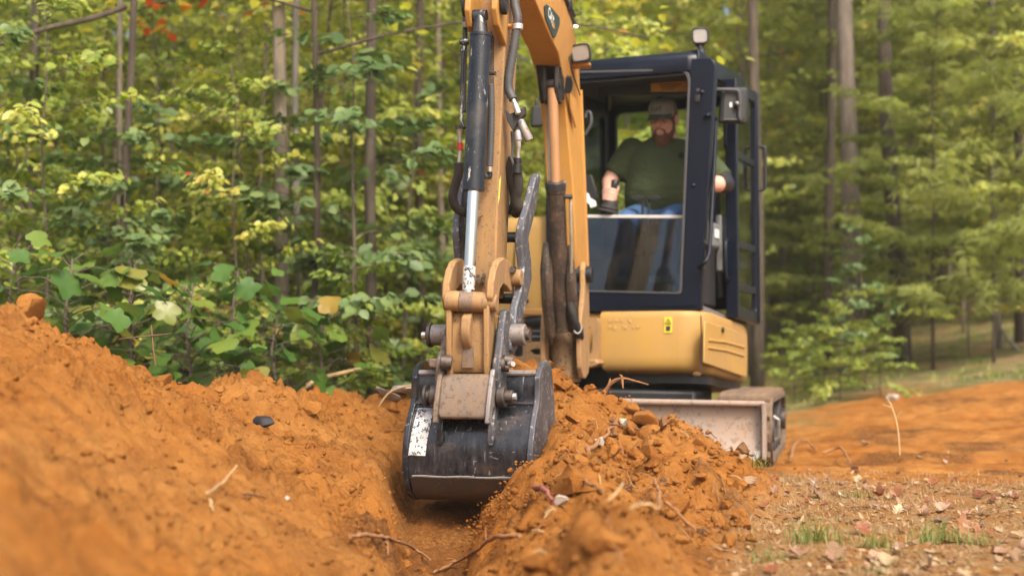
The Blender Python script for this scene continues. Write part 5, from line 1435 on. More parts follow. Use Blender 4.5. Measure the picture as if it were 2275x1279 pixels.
# joystick consoles: right-hand (photo left) and left-hand (photo right)
def joystick(base, top, parent, name='joystick'):
    base = Vector(base); top = Vector(top); d = top - base
    rr_ = []; pp = []
    for i in range(11):
        t = i / 10; pp.append(base + d * (t * .55)); rr_.append((.075 - .045 * t) * (1.0 if i % 2 else .86))
    j = obj(name, MB().tube(pp, rr_, 16), M['rubber'], parent, smooth=70)
    obj('grip', MB().tube([base + d * .5, base + d * .68, base + d * .85, base + d * 1.0, base + d * 1.04], [.014, .021, .020, .025, .012], 14), M['black'], j, smooth=70)
    return j
cons = obj('joystick_console', MB().rings([[pt(-.13, .10, z), pt(-.005 - .02, .10, z), pt(-.025, .62, z), pt(-.13, .62, z)] for z in (1.28, 1.44)]), M['greyplastic'], EX, bevel=.02, seg=3)
obj('console_leg', MB().rings([[pt(-.11, .2, z), pt(-.03, .2, z), pt(-.03, .5, z), pt(-.11, .5, z)] for z in (.926, 1.285)]), M['black'], cons, bevel=.01)
obj('console_label', MB().prism([S(1588, 508, -.022), S(1597, 511, -.022), S(1597, 530, -.022), S(1588, 527, -.022)], Rt * .002), M['white'], cons)
joystick(pt(-.085, .20, 1.44), pt(-.10, .14, 1.70), cons)
cons2 = obj('joystick_console', MB().rings([[pt(-.80, .12, z), pt(-.62, .12, z), pt(-.62, .62, z), pt(-.80, .62, z)] for z in (1.20, 1.42)]), M['black'], EX, bevel=.02, seg=3)
obj('console_leg', MB().rings([[pt(-.78, .2, z), pt(-.64, .2, z), pt(-.64, .5, z), pt(-.78, .5, z)] for z in (.926, 1.205)]), M['black'], cons2)
JR0 = F(1351, 474, .13); JR1 = F(1367, 402, .13)
joystick(JR0, JR1, cons2)
# clutter visible through the door opening
obj('armrest_box', MB().rings([[pt(-.06, .62, z), pt(-.02, .62, z), pt(-.02, .80, z), pt(-.06, .80, z)] for z in (1.15, 1.5)]), M['greyplastic'], cons, bevel=.01)
obj('seat_belt_post', MB().tube(spline([S(1595, 600, -.05), S(1598, 630, -.05), S(1600, 660, -.05)]), .02, 8), M['black'], sto, smooth=60)
obj('floor_bracket', MB().prism([S(1570, 625, -.04), S(1588, 622, -.04), S(1590, 680, -.04), S(1572, 676, -.04)], -Rt * .02), M['steel'], cab, bevel=.004)

# ---- cab door folded back along the side
da = .05
dz0 = .90
def dfr(bz_o, bz_i, a0, th): return sideplate(bz_o, bz_i, a0, th)
do = roundquad([(.60, 2.33), (1.27, 2.37), (1.27, .83), (.60, .86)], [.04, .06, .05, .04])
di = roundquad([(.665, 2.26), (1.20, 2.29), (1.20, .91), (.665, .94)], [.04, .05, .04, .04])
door = obj('cab_door', dfr(do, di, da - .02, .04), M['navy'], EX, bevel=.006)
obj('door_glass', MB().prism([pt(da - .002, b, z) for b, z in di], Rt * .005), M['glass'], door)
for z in (1.86, 1.30, 1.03): obj('door_rail', MB().prism([pt(da - .016, .66, z), pt(da - .016, 1.205, z), pt(da - .016, 1.205, z + .045), pt(da - .016, .66, z + .045)], Rt * .03), M['navy'], door, bevel=.004)
rs = [[pt(da - .04, .595, z), pt(da + .035, .595, z), pt(da + .035, .64, z), pt(da - .04, .64, z)] for z in (.86, 2.34)]
obj('hinge_post', MB().rings(rs), M['navy'], door, bevel=.006)
rs = [[pt(da - .03, 1.235, z), pt(da + .03, 1.225, z), pt(da + .03, 1.265, z), pt(da - .03, 1.28, z)] for z in (.84, 2.36)]
obj('latch_post', MB().rings(rs), M['navy'], door, bevel=.006)
obj('door_handle', MB().tube(spline([pt(da + .02, 1.25, 2.00), pt(da + .06, 1.255, 2.0), pt(da + .07, 1.255, 1.97), pt(da + .07, 1.255, 1.76), pt(da + .055, 1.255, 1.72), pt(da + .02, 1.25, 1.72)], 6), .012, 10), M['black'], door, smooth=60)
obj('inner_handle', MB().tube(spline([S(1611, 270, .03), S(1611, 320, .03), S(1616, 331, .03), S(1628, 333, .03)]), .010, 8), M['navy'], door, smooth=60)
obj('inner_handle', MB().tube(spline([S(1620, 532, .03), S(1612, 540, .03), S(1612, 610, .03), S(1620, 622, .03)]), .012, 8), M['navy'], door, smooth=60)
obj('rubber_latch', MB().ball(S(1632, 348, .06), (.02, .03, .035), n=10, m=6), M['black'], door)
# grab rail on the front pillar
obj('grab_rail', MB().tube(spline([S(1566, 268, .0), S(1569, 258, .05), S(1580, 255, .07), S(1589, 262, .07), S(1590, 285, .07), S(1585, 400, .07), S(1577, 540, .07), S(1573, 570, .065), S(1562, 586, .04), S(1552, 594, .0)], 7), .0125, 10), M['navy'], cab, smooth=60)
obj('pillar_hose', MB().tube(spline([S(1560, 520, .0), S(1566, 540, .03), S(1574, 565, .03), S(1570, 585, .02)]), .010, 8), M['black'], cab, smooth=60)

# ---- mirrors
def plate_round(cs, r, Y, th, name, mat, parent, bevel=.006):
    lp = roundquad(cs, r)
    return obj(name, MB().prism([A(x, y, Y) for x, y in lp], Vector((0, th, 0))), mat, parent, bevel=bevel)
mir = plate_round([(1602, 194), (1664, 193), (1661, 276), (1597, 273)], [10, 10, 10, 8], 8.62, .035, 'wing_mirror', M['black'], EX, .012)
lp1 = roundquad([(1608, 201), (1657, 200), (1655, 268), (1604, 266)], [8] * 4)
obj('mirror_back', MB().prism([A(x, y, 8.618) for x, y in lp1], Vector((0, -.010, 0))), M['black'], mir, bevel=.006)
obj('back_rib', MB().tube([A(1606, 266, 8.605), A(1648, 267, 8.605)], .006, 8), M['black'], mir)
obj('mirror_arm', MB().tube(spline([F(1550, 200, -.01), A(1565, 199, 8.45), A(1600, 199, 8.57), A(1632, 200, 8.585), A(1642, 207, 8.585), A(1643, 232, 8.585), A(1642, 262, 8.59)], 6), .0105, 10), M['hosewrap'], mir, smooth=60)
obj('arm_clamp', MB().ball(A(1638, 234, 8.59), (.022, .022, .026), n=12, m=7), M['black'], mir)
obj('bolt', MB().ball(A(1637, 229, 8.565), .009, n=8, m=5), M['bright'], mir)
obj('white_tag', MB().prism([A(1621, 228, 8.606), A(1626, 228, 8.606), A(1626, 238, 8.606), A(1621, 238, 8.606)], Vector((0, -.003, 0))), M['white'], mir)
obj('arm_bracket', MB().prism([F(1546, 212, -.002), F(1556, 212, -.002), F(1556, 228, -.002), F(1546, 228, -.002)], -Bk * .02), M['black'], mir, bevel=.003)
mir2 = plate_round([(1181, 236), (1206, 232), (1206, 280), (1180, 282)], [6] * 4, 8.45, .05, 'wing_mirror', M['black'], EX, .010)
obj('mirror_arm', MB().tube(spline([F(1216, 250, .02), A(1206, 222, 8.55), A(1195, 222, 8.48), A(1190, 240, 8.47)]), .010, 8), M['black'], mir2, smooth=60)

# ---- lamp on the roof
o = A(1555.5, 80, 8.45); ln2 = Vector((-.05, -1, -.02)).normalized(); lx2 = Vector((1, -.05, .04)).normalized(); ly2 = lx2.cross(ln2); ly2 = ly2 if ly2.z > 0 else -ly2
wl = work_light(o, lx2, ly2, ln2, .050, .048, EX, 'roof_work_light')
obj('lamp_stem', MB().tube([A(1555, 98, 8.47), A(1556, 110, 8.47), A(1557, 112, 8.47), A(1557, 126, 8.47), A(1558, 146, 8.47)], [.018, .018, .026, .03, .05], 14), M['black'], wl, smooth=40)
obj('lamp_stirrup', MB().prism([A(1545, 97, 8.46), A(1567, 97, 8.46), A(1565, 103, 8.46), A(1547, 103, 8.46)], Vector((0, .03, 0))), M['black'], wl, bevel=.002)

# ---- undercarriage
UY = R(13)
ru = Vector((math.cos(UY), -math.sin(UY), 0)); bu = Vector((math.sin(UY), math.cos(UY), 0))
B0 = A(1697, 897, 7.75); B0z = Vector((B0.x, B0.y, 0))
def U(a, b, z): return B0z + ru * (a - 0) + bu * b + Zv * (z - .012 * a)
BW = 1.82
# blade: concave mouldboard
bp = [(.02, B0.z), (.045, B0.z - .012), (.062, .36), (.075, .28), (.070, .20), (.045, .12), (.02, .075), (.032, .065), (.06, .11), (.088, .2), (.093, .29), (.085, .38), (.07, B0.z + .002)]
bp = [(b, z) for b, z in bp]
blade = obj('dozer_blade', MB().rings([[U(a, b, z) for b, z in bp] for a in (-BW, 0)]), M['blade'], EX, smooth=40)
obj('top_flange', MB().tube([U(-BW, .03, B0.z), U(0, .03, B0.z)], .015, 10), M['blade'], blade)
obj('end_plate', MB().prism([U(-.012, b, z) for b, z in ((-.02, B0.z + .004), (.10, B0.z + .006), (.14, .34), (.14, .10), (.05, .05), (-.015, .07), (.0, .3))], ru * .02), M['blade'], blade, bevel=.004)
obj('end_plate', MB().prism([U(-BW - .008, b, z) for b, z in ((-.02, B0.z + .004), (.10, B0.z + .006), (.14, .34), (.14, .10), (.05, .05), (-.015, .07), (.0, .3))], ru * .02), M['blade'], blade, bevel=.004)
obj('cutting_edge', MB().hexa([U(-BW + .01, -.20, .015), U(-.10, -.20, .015), U(-.01, .035, .092), U(-BW + .01, .035, .092), U(-BW + .01, -.19, .040), U(-.11, -.19, .040), U(-.02, .02, .115), U(-BW + .01, .02, .115)]), M['bright'], blade, bevel=.003)
for i in range(8):
    a_ = -.16 - i * .105
    c_ = U(a_, -.07, .082); obj('bolt', MB().cyl(c_, c_ + (Zv * .8 - bu * .6).normalized() * .010, .017, 12), M['bright'], blade, bevel=.003)
for a_ in (-.45, -1.37):
    obj('push_arm', MB().hexa([U(a_ - .05, .09, .16), U(a_ + .05, .09, .16), U(a_ + .05, .75, .22), U(a_ - .05, .75, .22), U(a_ - .05, .09, .26), U(a_ + .05, .09, .26), U(a_ + .05, .75, .32), U(a_ - .05, .75, .32)]), M['trackside'], blade, bevel=.006)
# track frames and belts
obj('car_body', MB().rings([[U(a, b, z) for a, b in ((-1.4, .55), (-.42, .55), (-.42, 1.6), (-1.4, 1.6))] for z in (.22, .42)]), M['black'], EX, bevel=.02)
def track(a0, a1):
    root = None
    rad = .185; x0, x1 = .42, 2.02; zc = .208
    # belt centre line
    cl = []
    def belt(s):
        Lf = x1 - x0; c = math.pi * rad; T = 2 * Lf + 2 * c; s = s % T
        if s < Lf: return Vector((x0 + s, zc + rad)), 0.0
        s -= Lf
        if s < c: t = s / rad; return Vector((x1 + rad * math.sin(t), zc + rad * math.cos(t))), t
        s -= c
        if s < Lf: return Vector((x1 - s, zc - rad)), math.pi
        s -= Lf; t = s / rad; return Vector((x0 - rad * math.sin(t), zc - rad * math.cos(t))), math.pi + t
    T = 2 * (x1 - x0) + 2 * math.pi * rad
    n_ = 72; inn_ = []; out_ = []
    rs = []
    for i in range(n_):
        p, t = belt(T * i / n_); nr = Vector((math.sin(t), math.cos(t)))
        q = p - nr * .03
        rs.append([U(a0, p.x, p.y), U(a1, p.x, p.y), U(a1, q.x, q.y), U(a0, q.x, q.y)])
    mb = MB(); mb.rings(rs + [rs[0]], cap=False)
    tr = obj('track', mb, M['track'], EX)
    ns = 34
    for i in range(ns):
        p, t = belt(T * (i + .5) / ns); nr = Vector((math.sin(t), math.cos(t))); tg = Vector((math.cos(t), -math.sin(t)))
        mb = MB(); r0 = []
        for hx, h in ((.036, -.004), (.034, .012), (.026, .026)):
            r0.append([U(a0 + .012, *(p + tg * -hx + nr * h)), U(a1 - .012, *(p + tg * -hx + nr * h)), U(a1 - .012, *(p + tg * hx + nr * h)), U(a0 + .012, *(p + tg * hx + nr * h))])
        mb.rings(r0); obj('track_shoe', mb, M['track'], tr, smooth=0)
    am = (a0 + a1) / 2
    fr_ = MB(); fr_.rings([[U(am - .07, b, z), U(am + .07, b, z)] [::1] + [U(am + .07, b2, z), U(am - .07, b2, z)] for z, b, b2 in ((.13, .5, 1.95), (.32, .45, 2.0))])
    obj('track_frame', fr_, M['trackside'], tr, bevel=.01)
    for b, r_ in ((x0, .155), (x1, .15)):
        w1 = obj('sprocket' if b == x1 else 'idler_wheel', MB().cyl(U(a0 + .03, b, zc), U(a1 - .03, b, zc), r_, 28), M['trackside'], tr, bevel=.008)
        obj('hub', MB().cyl(U(a1 - .03, b, zc), U(a1 + .005, b, zc), .07, 20), M['bolt'], w1, bevel=.006)
    for k in range(4):
        b = .75 + k * .33
        obj('track_roller', MB().cyl(U(a0 + .05, b, .10), U(a1 - .02, b, .10), .065, 18), M['trackside'], tr, bevel=.006)
    ring = MB().tube([U(a1 - .01, .58, .28), U(a1 + .02, .58, .26), U(a1 + .02, .60, .16), U(a1 - .01, .60, .14)], .012, 8)
    obj('tie_down_loop', ring, M['steel'], tr)
    return tr
track(-.275, .03)
track(-BW - .02, -BW + .285)
# ================================================================== the operator
skin = newmat('skin'); m, n, l, bs = skin
tc = n.new('ShaderNodeTexCoord')
l.new(mix(n, l, ramp(n, l, noise_node(n, l, tc.outputs['Object'], 14, 4), [(.4, 0), (.7, .8)]), (.64, .37, .28), (.56, .25, .18)), bs.inputs['Base Color'])
bs.inputs['Roughness'].default_value = .5; bs.inputs['Subsurface Weight'].default_value = .08
M['skin'] = m
def cloth(name, c, wr=1.0):
    m, n, l, bs = newmat(name); tc = n.new('ShaderNodeTexCoord'); v = tc.outputs['Object']
    w_ = noise_node(n, l, v, 7, 5, .55, (1, 1, 1.8)); f = noise_node(n, l, v, 120, 2)
    l.new(mix(n, l, w_, tuple(k * .8 for k in c), tuple(k * 1.2 for k in c)), bs.inputs['Base Color']); bs.inputs['Roughness'].default_value = .9; bs.inputs['Specular IOR Level'].default_value = .2
    bump(n, l, bs, w_, .55 * wr, .05)
    return m
M['shirt'] = cloth('olive_cotton', (.050, .066, .030))
M['jeans'] = cloth('blue_denim', (.05, .105, .22))
M['hair'] = flat('brown_hair', (.11, .048, .024), .8, var=.5, scale=90, bumpy=.8)
M['capfront'] = flat('grey_green_cap', (.26, .27, .245), .85, var=.2, scale=60)
M['capbill'] = flat('dark_green_bill', (.05, .075, .065), .8)
Fw = -Bk
hc = F(1474, 268, .50)                                   # head centre
tilt = R(14); turn = R(4)
hf = (Fw * math.cos(turn) - Rt * math.sin(turn)).normalized(); hr = Vector((-hf.y, hf.x, 0)) * -1
hr = hr if hr.dot(Rt) > 0 else -hr
hu = (Zv * math.cos(tilt) + hf * math.sin(tilt)).normalized(); hf = (hf * math.cos(tilt) - Zv * math.sin(tilt)).normalized()
def hd(x, y, z): return hc + hr * x + hf * y + hu * z      # right, forward, up
bd = MB()
bd.ball(hd(0, -.012, .035), (.079, .098, .092), hr, hf, hu, 20, 13)                         # skull
bd.ball(hd(0, .020, -.035), (.066, .072, .082), hr, hf, hu, 20, 13)                         # face and jaw
bd.ball(hd(0, .048, -.085), (.040, .040, .032), hr, hf, hu, 14, 9)                          # chin
for s_ in (-1, 1):
    bd.ball(hd(s_ * .036, .062, -.022), (.026, .026, .024), hr, hf, hu, 12, 8)               # cheek
    bd.ball(hd(s_ * .030, .076, .028), (.030, .020, .012), hr, hf, hu, 12, 8)                # brow
    bd.ball(hd(s_ * .083, -.008, -.008), (.010, .021, .034), hr, hf, hu, 10, 8)              # ear
    bd.ball(hd(s_ * .090, -.016, .006), (.008, .016, .020), hr, hf, hu, 10, 8)
bd.tube([hd(0, .082, .022), hd(0, .100, .0), hd(0, .112, -.020), hd(0, .098, -.030)], [.009, .012, .016, .012], 10)   # nose
bd.ball(hd(0, .088, -.053), (.026, .012, .007), hr, hf, hu, 12, 7); bd.ball(hd(0, .086, -.063), (.023, .012, .008), hr, hf, hu, 12, 7)  # lips
nb_ = F(1478, 318, .57)
bd.tube([hd(0, -.02, -.04), hd(0, -.025, -.10), nb_, nb_ - Zv * .05], [.06, .064, .075, .10], 16)
tor = [(1476, 312, .585, .115, .075), (1473, 326, .58, .19, .105), (1471, 350, .57, .205, .13), (1470, 385, .555, .208, .150), (1468, 420, .54, .215, .168), (1468, 448, .54, .215, .165), (1468, 478, .56, .20, .15), (1468, 495, .58, .17, .13)]
def torso(g):
    return [(F(px, py, b), rx + g, ry + g, Rt, Bk) for px, py, b, rx, ry in tor]
bd.loft(torso(0), 24)
# arms: shoulder, elbow, wrist
armR = [F(1404, 336, .57), F(1358, 396, .50), F(1350, 423, .255)]
gl_ = pt(-.098, .155, 1.64)
armL = [F(1545, 336, .57), F(1612, 408, .48), None]
armL[2] = gl_ + Bk * .11 + Rt * .035 + Zv * .005
for a_ in (armR, armL):
    bd.tube([a_[0] + (Zv * .01), a_[0].lerp(a_[1], .5), a_[1]], [.068, .062, .048], 14)
    bd.ball(a_[0], .072)
    bd.ball(a_[1], .049)
    bd.tube([a_[1], a_[1].lerp(a_[2], .35), a_[1].lerp(a_[2], .8), a_[2]], [.047, .052, .036, .031], 14)
def hand(axis0, axis1, wrist, side):
    """fist closed round a grip; side -1: the palm lies on the photo-left of the stick"""
    g = (axis1 - axis0).normalized()
    px_ = (Rt * side - g * (Rt * side).dot(g)).normalized(); fx = (Fw - g * Fw.dot(g)); fx = (fx - px_ * fx.dot(px_)).normalized()
    mid = axis0.lerp(axis1, .56)
    pc = mid + px_ * .040 - fx * .012
    bd.tube([wrist, wrist.lerp(pc, .55), pc], [.031, .034, .030], 12)
    bd.ball(pc, (.024, .036, .044), px_, fx, g, 14, 9)
    for i in range(4):
        off = (i - 1.5) * -.0215; fl_ = (.92, 1.03, 1.0, .82)[3 - i] if side else 1
        c_ = mid + g * off
        chain = []
        for ang, rad in ((-8, .050), (35, .046), (75, .040), (118, .035), (160, .031), (160 + 30 * fl_, .030)):
            t = R(ang); chain.append(c_ + px_ * (math.cos(t) * rad) + fx * (math.sin(t) * rad))
        bd.tube(chain, [.0115, .0112, .0105, .0098, .0090, .0076], 10)
        bd.ball(chain[1], .0122, n=8, m=6); bd.ball(chain[-1], .0080, n=8, m=6)
    th = [pc - fx * .018 + g * .016, mid + px_ * .022 - fx * .030 + g * .038, mid - px_ * .006 - fx * .026 + g * .050, mid - px_ * .026 - fx * .006 + g * .052]
    bd.tube(th, [.0165, .0135, .0115, .0088], 10); bd.ball(th[-1], .0092, n=8, m=6)
hand(JR0, JR1, armR[2], -1)
hand(pt(-.085, .20, 1.44), pt(-.10, .14, 1.70), armL[2], 1)
# legs
hipR, hipL = F(1428, 486, .50), F(1508, 486, .50)
kneeR, kneeL = F(1388, 494, .16), F(1490, 492, .16)
zfl = .925
def foot(px, b): q = F(px, 640, b); return Vector((q.x, q.y, zfl + .09))
ankR, ankL = foot(1380, .22), foot(1478, .22)
def legs(g, dst):
    for h_, k_, a_ in ((hipR, kneeR, ankR), (hipL, kneeL, ankL)):
        dst.tube([h_, h_.lerp(k_, .5), k_], [.098 + g, .088 + g, .068 + g], 16); dst.ball(k_, .068 + g)
        dst.tube([k_, k_.lerp(a_, .35), a_.lerp(k_, .1), a_], [.064 + g, .066 + g, .048 + g, .046 + g], 14)
legs(-.012, bd)
for a_ in (ankR, ankL): bd.tube([a_, a_ - Zv * .04 + Fw * .03, a_ - Zv * .05 + Fw * .12], [.045, .042, .03], 12)
person = obj('person', bd, M['skin'], None)
remesh_obj(person, .0062, 3)
props(person, 'bearded man in olive t-shirt, jeans and grey cap, seated in the cab gripping joysticks', 'person')
# clothes
sh = MB(); sh.loft(torso(.016), 28)
for a_ in (armR, armL):
    sh.ball(a_[0] - Zv * .0, .088, n=18, m=11)
    e = a_[0].lerp(a_[1], .90)
    sh.tube([a_[0], a_[0].lerp(e, .5), e], [.088, .083, .074], 18)
sh.tube([F(1476, 304, .575), F(1475, 318, .58)], [.085, .125], 20)
shirt = remesh_obj(obj('t_shirt', sh, M['shirt'], person), .011, 6)
p = F(1514, 345, .424); obj('chest_print', MB().loft([(p - Bk * .004, .020, .020, Rt, Zv), (p, .020, .020, Rt, Zv)], 10), flat('dark_print', (.012, .016, .010), .9), shirt)
jn = MB(); legs(.004, jn); jn.loft([(F(1468, y, b), rx, ry, Rt, Bk) for y, b, rx, ry in ((462, .555, .212, .165), (480, .55, .222, .165), (506, .56, .205, .15))], 22)
remesh_obj(obj('jeans', jn, M['jeans'], person), .012, 5)
for a_ in (ankR, ankL):
    bt = MB(); bt.loft([(a_ + Zv * .05, .058, .062, Rt, Fw), (a_ - Zv * .02, .056, .066, Rt, Fw), (a_ - Zv * .05 + Fw * .05, .056, .125, Rt, Fw), (a_ - Zv * .086 + Fw * .05, .056, .13, Rt, Fw)], 18)
    obj('boot', bt, flat('brown_boot', (.10, .06, .035), .7, var=.3), person, bevel=.01)
# cap
cap = MB(); rs = []
for z, s_, fo in ((.042, 1.0, 0), (.062, 1.0, 0), (.09, .955, .0), (.115, .82, -.004), (.132, .58, -.008), (.140, .25, -.010)):
    rs.append([hd(math.cos(2 * math.pi * k / 28) * .088 * s_, -.006 + fo + math.sin(2 * math.pi * k / 28) * .108 * s_, z + (.012 * max(0, math.sin(2 * math.pi * k / 28)) if z > .08 else 0)) for k in range(28)])
cap.rings(rs); capo = obj('cap', cap, M['capfront'], person, smooth=60)
# dark mesh back of the cap
rs = []
for z, s_, fo in ((.041, 1.02, 0), (.062, 1.02, 0), (.09, .975, 0), (.115, .84, -.004), (.133, .60, -.008)):
    rs.append([hd(math.cos(t) * .088 * s_, -.006 + fo + math.sin(t) * .108 * s_, z) for t in [math.pi * (1.0 + k / 14 * 1.0) + (-.25 if k == 0 else .25 if k == 14 else 0) for k in range(15)]])
cb_ = MB()
for i in range(len(rs) - 1):
    for k in range(14): cb_.add([rs[i][k], rs[i][k + 1], rs[i + 1][k + 1], rs[i + 1][k]], [(0, 1, 2, 3)])
obj('cap_back', cb_, M['black'], capo, smooth=60)
bill = MB(); top, bot = [], []
for k in range(13):
    t = math.pi * (.12 + .76 * k / 12); x = math.cos(t)
    for lst, dz in ((top, .006), (bot, 0)):
        lst.append(hd(x * .082, -.006 + math.sin(t) * .102, .043 + dz))
for k in range(12, -1, -1):
    t = math.pi * (.12 + .76 * k / 12); x = math.cos(t)
    for lst, dz in ((top, .006), (bot, 0)):
        lst.append(hd(x * .084, .01 + math.sin(t) * .165, .032 - .030 * x * x + dz))
nB = len(top); bill.add(top + bot, [tuple(range(nB)), tuple(range(nB, 2 * nB))[::-1]] + [(i, (i + 1) % nB, nB + (i + 1) % nB, nB + i) for i in range(nB)])
obj('cap_bill', bill, M['capbill'], capo, smooth=0)
text_mesh('CAT', hd(-.034, .1055, .068), hr, (hu * .97 - hf * .22).normalized(), .026, M['ink'], capo, 'cap_lettering', wid=.066, bold=.03)
# beard, moustache, side hair, eyes
be = MB(); be.ball(hd(0, .040, -.100), (.060, .054, .042), hr, hf, hu, 18, 11); be.ball(hd(0, .060, -.128), (.046, .040, .046), hr, hf, hu, 16, 10); be.ball(hd(0, .062, -.158), (.030, .026, .030), hr, hf, hu, 12, 8)
for s_ in (-1, 1):
    be.tube([hd(s_ * .070, .006, .0), hd(s_ * .068, .014, -.055), hd(s_ * .05, .045, -.095)], [.009, .013, .020], 10)
    be.tube([hd(0, .094, -.041), hd(s_ * .022, .090, -.047), hd(s_ * .036, .076, -.068)], [.006, .007, .008], 8)
remesh_obj(obj('beard', be, M['hair'], person), .006, 2)
hb = MB(); hb.ball(hd(0, -.020, .022), (.083, .094, .075), hr, hf, hu, 20, 12)
obj('hair', hb, M['hair'], person, smooth=60)
for s_ in (-1, 1):
    e = obj('eye', MB().ball(hd(s_ * .031, .074, .010), .0125, n=12, m=8), flat('eye_white', (.5, .46, .42), .3), person)
    obj('iris', MB().ball(hd(s_ * .031, .0835, .008), (.0055, .0035, .0055), hr, hf, hu, 10, 6), M['ink'], e)
    obj('eyebrow', MB().tube([hd(s_ * .012, .094, .030), hd(s_ * .030, .094, .036), hd(s_ * .050, .080, .030)], [.005, .006, .004], 8), M['hair'], person)
# elbow sleeve and watch
wv_ = armL[2].lerp(armL[1], .18); wd = (armL[1] - armL[2]).normalized()
wt = obj('watch', MB().cyl(wv_ - wd * .012, wv_ + wd * .012, .038, 18), M['black'], person, bevel=.003)
obj('watch_face', MB().loft([(wv_ + Rt * .032 - Bk * .02, .016, .018, wd, Zv), (wv_ + Rt * .038 - Bk * .03, .016, .018, wd, Zv)], 12), M['black'], wt)
obj('elbow_sleeve', MB().tube([armL[0].lerp(armL[1], .80), armL[0].lerp(armL[1], .95), armL[1], armL[1].lerp(armL[2], .15), armL[1].lerp(armL[2], .26)], [.062, .060, .059, .058, .056], 16), M['black'], person, smooth=60)
# ================================================================== loose things on the ground
from mathutils import noise as mnoise
def clod_mesh(name, seed, mat, sub=2, rough=.35, flatten=.75):
    bm = bmesh.new(); bmesh.ops.create_icosphere(bm, subdivisions=sub + 1, radius=1)
    off = Vector((seed * 7.1, seed * 3.3, seed * 1.7)); rg = random.Random(seed)
    cuts = [(Vector((rg.gauss(0, 1), rg.gauss(0, 1), rg.gauss(0, 1))).normalized(), rg.uniform(.42, .70)) for _ in range(10)]
    for v in bm.verts:
        p = v.co.copy()
        d = 1 + rough * .7 * mnoise.noise(p * 1.2 + off); q = p * d
        for nrm, hc_ in cuts:
            h = q.dot(nrm)
            if h > hc_: q -= nrm * (h - hc_) * .97
        q = q * (1 + .06 * mnoise.noise(p * 3.5 + off) + .06 * abs(mnoise.noise(p * 7 + off)) + .035 * mnoise.noise(p * 15 + off))
        v.co = q * 1.35
        v.co.z *= flatten
    me = bpy.data.meshes.new(name); bm.to_mesh(me); bm.free(); me.materials.append(mat); me.shade_smooth()
    me.set_sharp_from_angle(angle=R(32))
    return me
def claymat(name, a, b):
    m, n, l, bs = newmat(name); tc = n.new('ShaderNodeTexCoord'); oi = n.new('ShaderNodeObjectInfo')
    geo = n.new('ShaderNodeNewGeometry')
    f = noise_node(n, l, geo.outputs['Position'], 22, 6, .7); f2 = noise_node(n, l, geo.outputs['Position'], 120, 4, .7)
    c = mix(n, l, oi.outputs['Random'], a, b); c = mix(n, l, ramp(n, l, f, [(.4, 0), (.7, .7)]), c, tuple(x * .62 for x in a)); c = mix(n, l, ramp(n, l, f2, [(.5, 0), (.75, .5)]), c, (.40, .21, .075))
    l.new(c, bs.inputs['Base Color']); bs.inputs['Roughness'].default_value = .95; bs.inputs['Specular IOR Level'].default_value = .15
    bump(n, l, bs, f2, .7, .01); return m
M['clod'] = M['soil']
M['darkclod'] = claymat('dark_humus_clod', (.10, .055, .03), (.17, .085, .04))
M['stone'] = flat('pale_stone', (.40, .34, .28), .8, var=.3, scale=12, bumpy=.4)
M['blackrock'] = flat('black_rock', (.010, .010, .012), .7, var=.4)
clods = [clod_mesh('dirt_clod', i + 1, M['clod']) for i in range(8)]
def put_clod(p, s, me=None, sink=.35, label=None, cat='dirt clod', group=None, name='dirt_clod', stretch=(1, 1, 1)):
    o = bpy.data.objects.new(name, me or random.choice(clods)); COL.objects.link(o)
    o.location = (p[0], p[1], p[2] + s * (.75 * .9 - sink * 1.5) * .5)
    o.scale = (s * stretch[0], s * stretch[1], s * stretch[2]); o.rotation_euler = (random.gauss(0, .3), random.gauss(0, .3), random.uniform(0, 6.28))
    return props(o, label, cat, group)
random.seed(33)
big = [  # px, py, size in photo px (half), label
    (1180, 822, 44, 'blocky clay clod perched behind the bucket, right of the coupler'),
    (1437, 930, 32, 'tilted slab of clay on the crest in front of the blade'),
    (1275, 1062, 62, 'big rounded clay lump at the trench edge, nearest the bucket heel'),
    (1500, 1118, 46, 'large angular clay block with a shaded side, midway down the right heap'),
    (1405, 945, 22, 'small clay clod under the tilted slab'),
    (362, 838, 28, 'upright clay clod standing on the crest of the left heap'),
    (278, 780, 24, 'crusted clay lump on the left heap below the crossed twigs'),
    (484, 866, 13, 'small knob of clay on the crest between the upright clod and the dark rock'),
    (690, 908, 26, 'flat cracked clod near the right end of the left heap'),
    (640, 968, 16, 'clod just below the dark rock on the left heap'),
    (790, 1028, 17, 'pale clod on the slope left of the bucket'),
    (1650, 1160, 26, 'reddish clod at the foot of the right heap beside the leaf litter'),
    (1620, 1195, 30, 'chunky clod at the foot of the right heap near the grass'),
    (1670, 1195, 20, 'small clod at the outer foot of the right heap'),
    (1560, 985, 20, 'crumbly clod near the brown stick at the blade end'),
    (1445, 1030, 18, 'pointed brown clod in the middle of the right heap'),
    (1560, 1068, 20, 'dark edged clod below the brown stick'),
    (1210, 1250, 50, 'dark hollow lump close to the camera at the bottom of the right heap'),
    (1340, 1190, 50, 'rounded lump close to the camera on the near right heap'),
    (868, 905, 20, 'clay clod left of the bucket rim'),
    (1250, 850, 24, 'clod at the top of the loose soil right of the bucket'),
    (60, 690, 55, 'smooth hump of clay at the top left of the heap'),
]
for px, py, s, lab in big:
    p = hit(px, py + s * .3); S_ = s / FPX * p.y * .72
    put_clod(p, S_, None, .42, lab, stretch=(1.1, 1.0, 1.0))
p = hit(588, 948); o = put_clod(p, .033, clod_mesh('black_rock', 31, M['blackrock'], 2, .6), .2, 'shiny black rock lying on the left heap', 'rock', None, 'black_rock', (1.15, 1, 1.25))
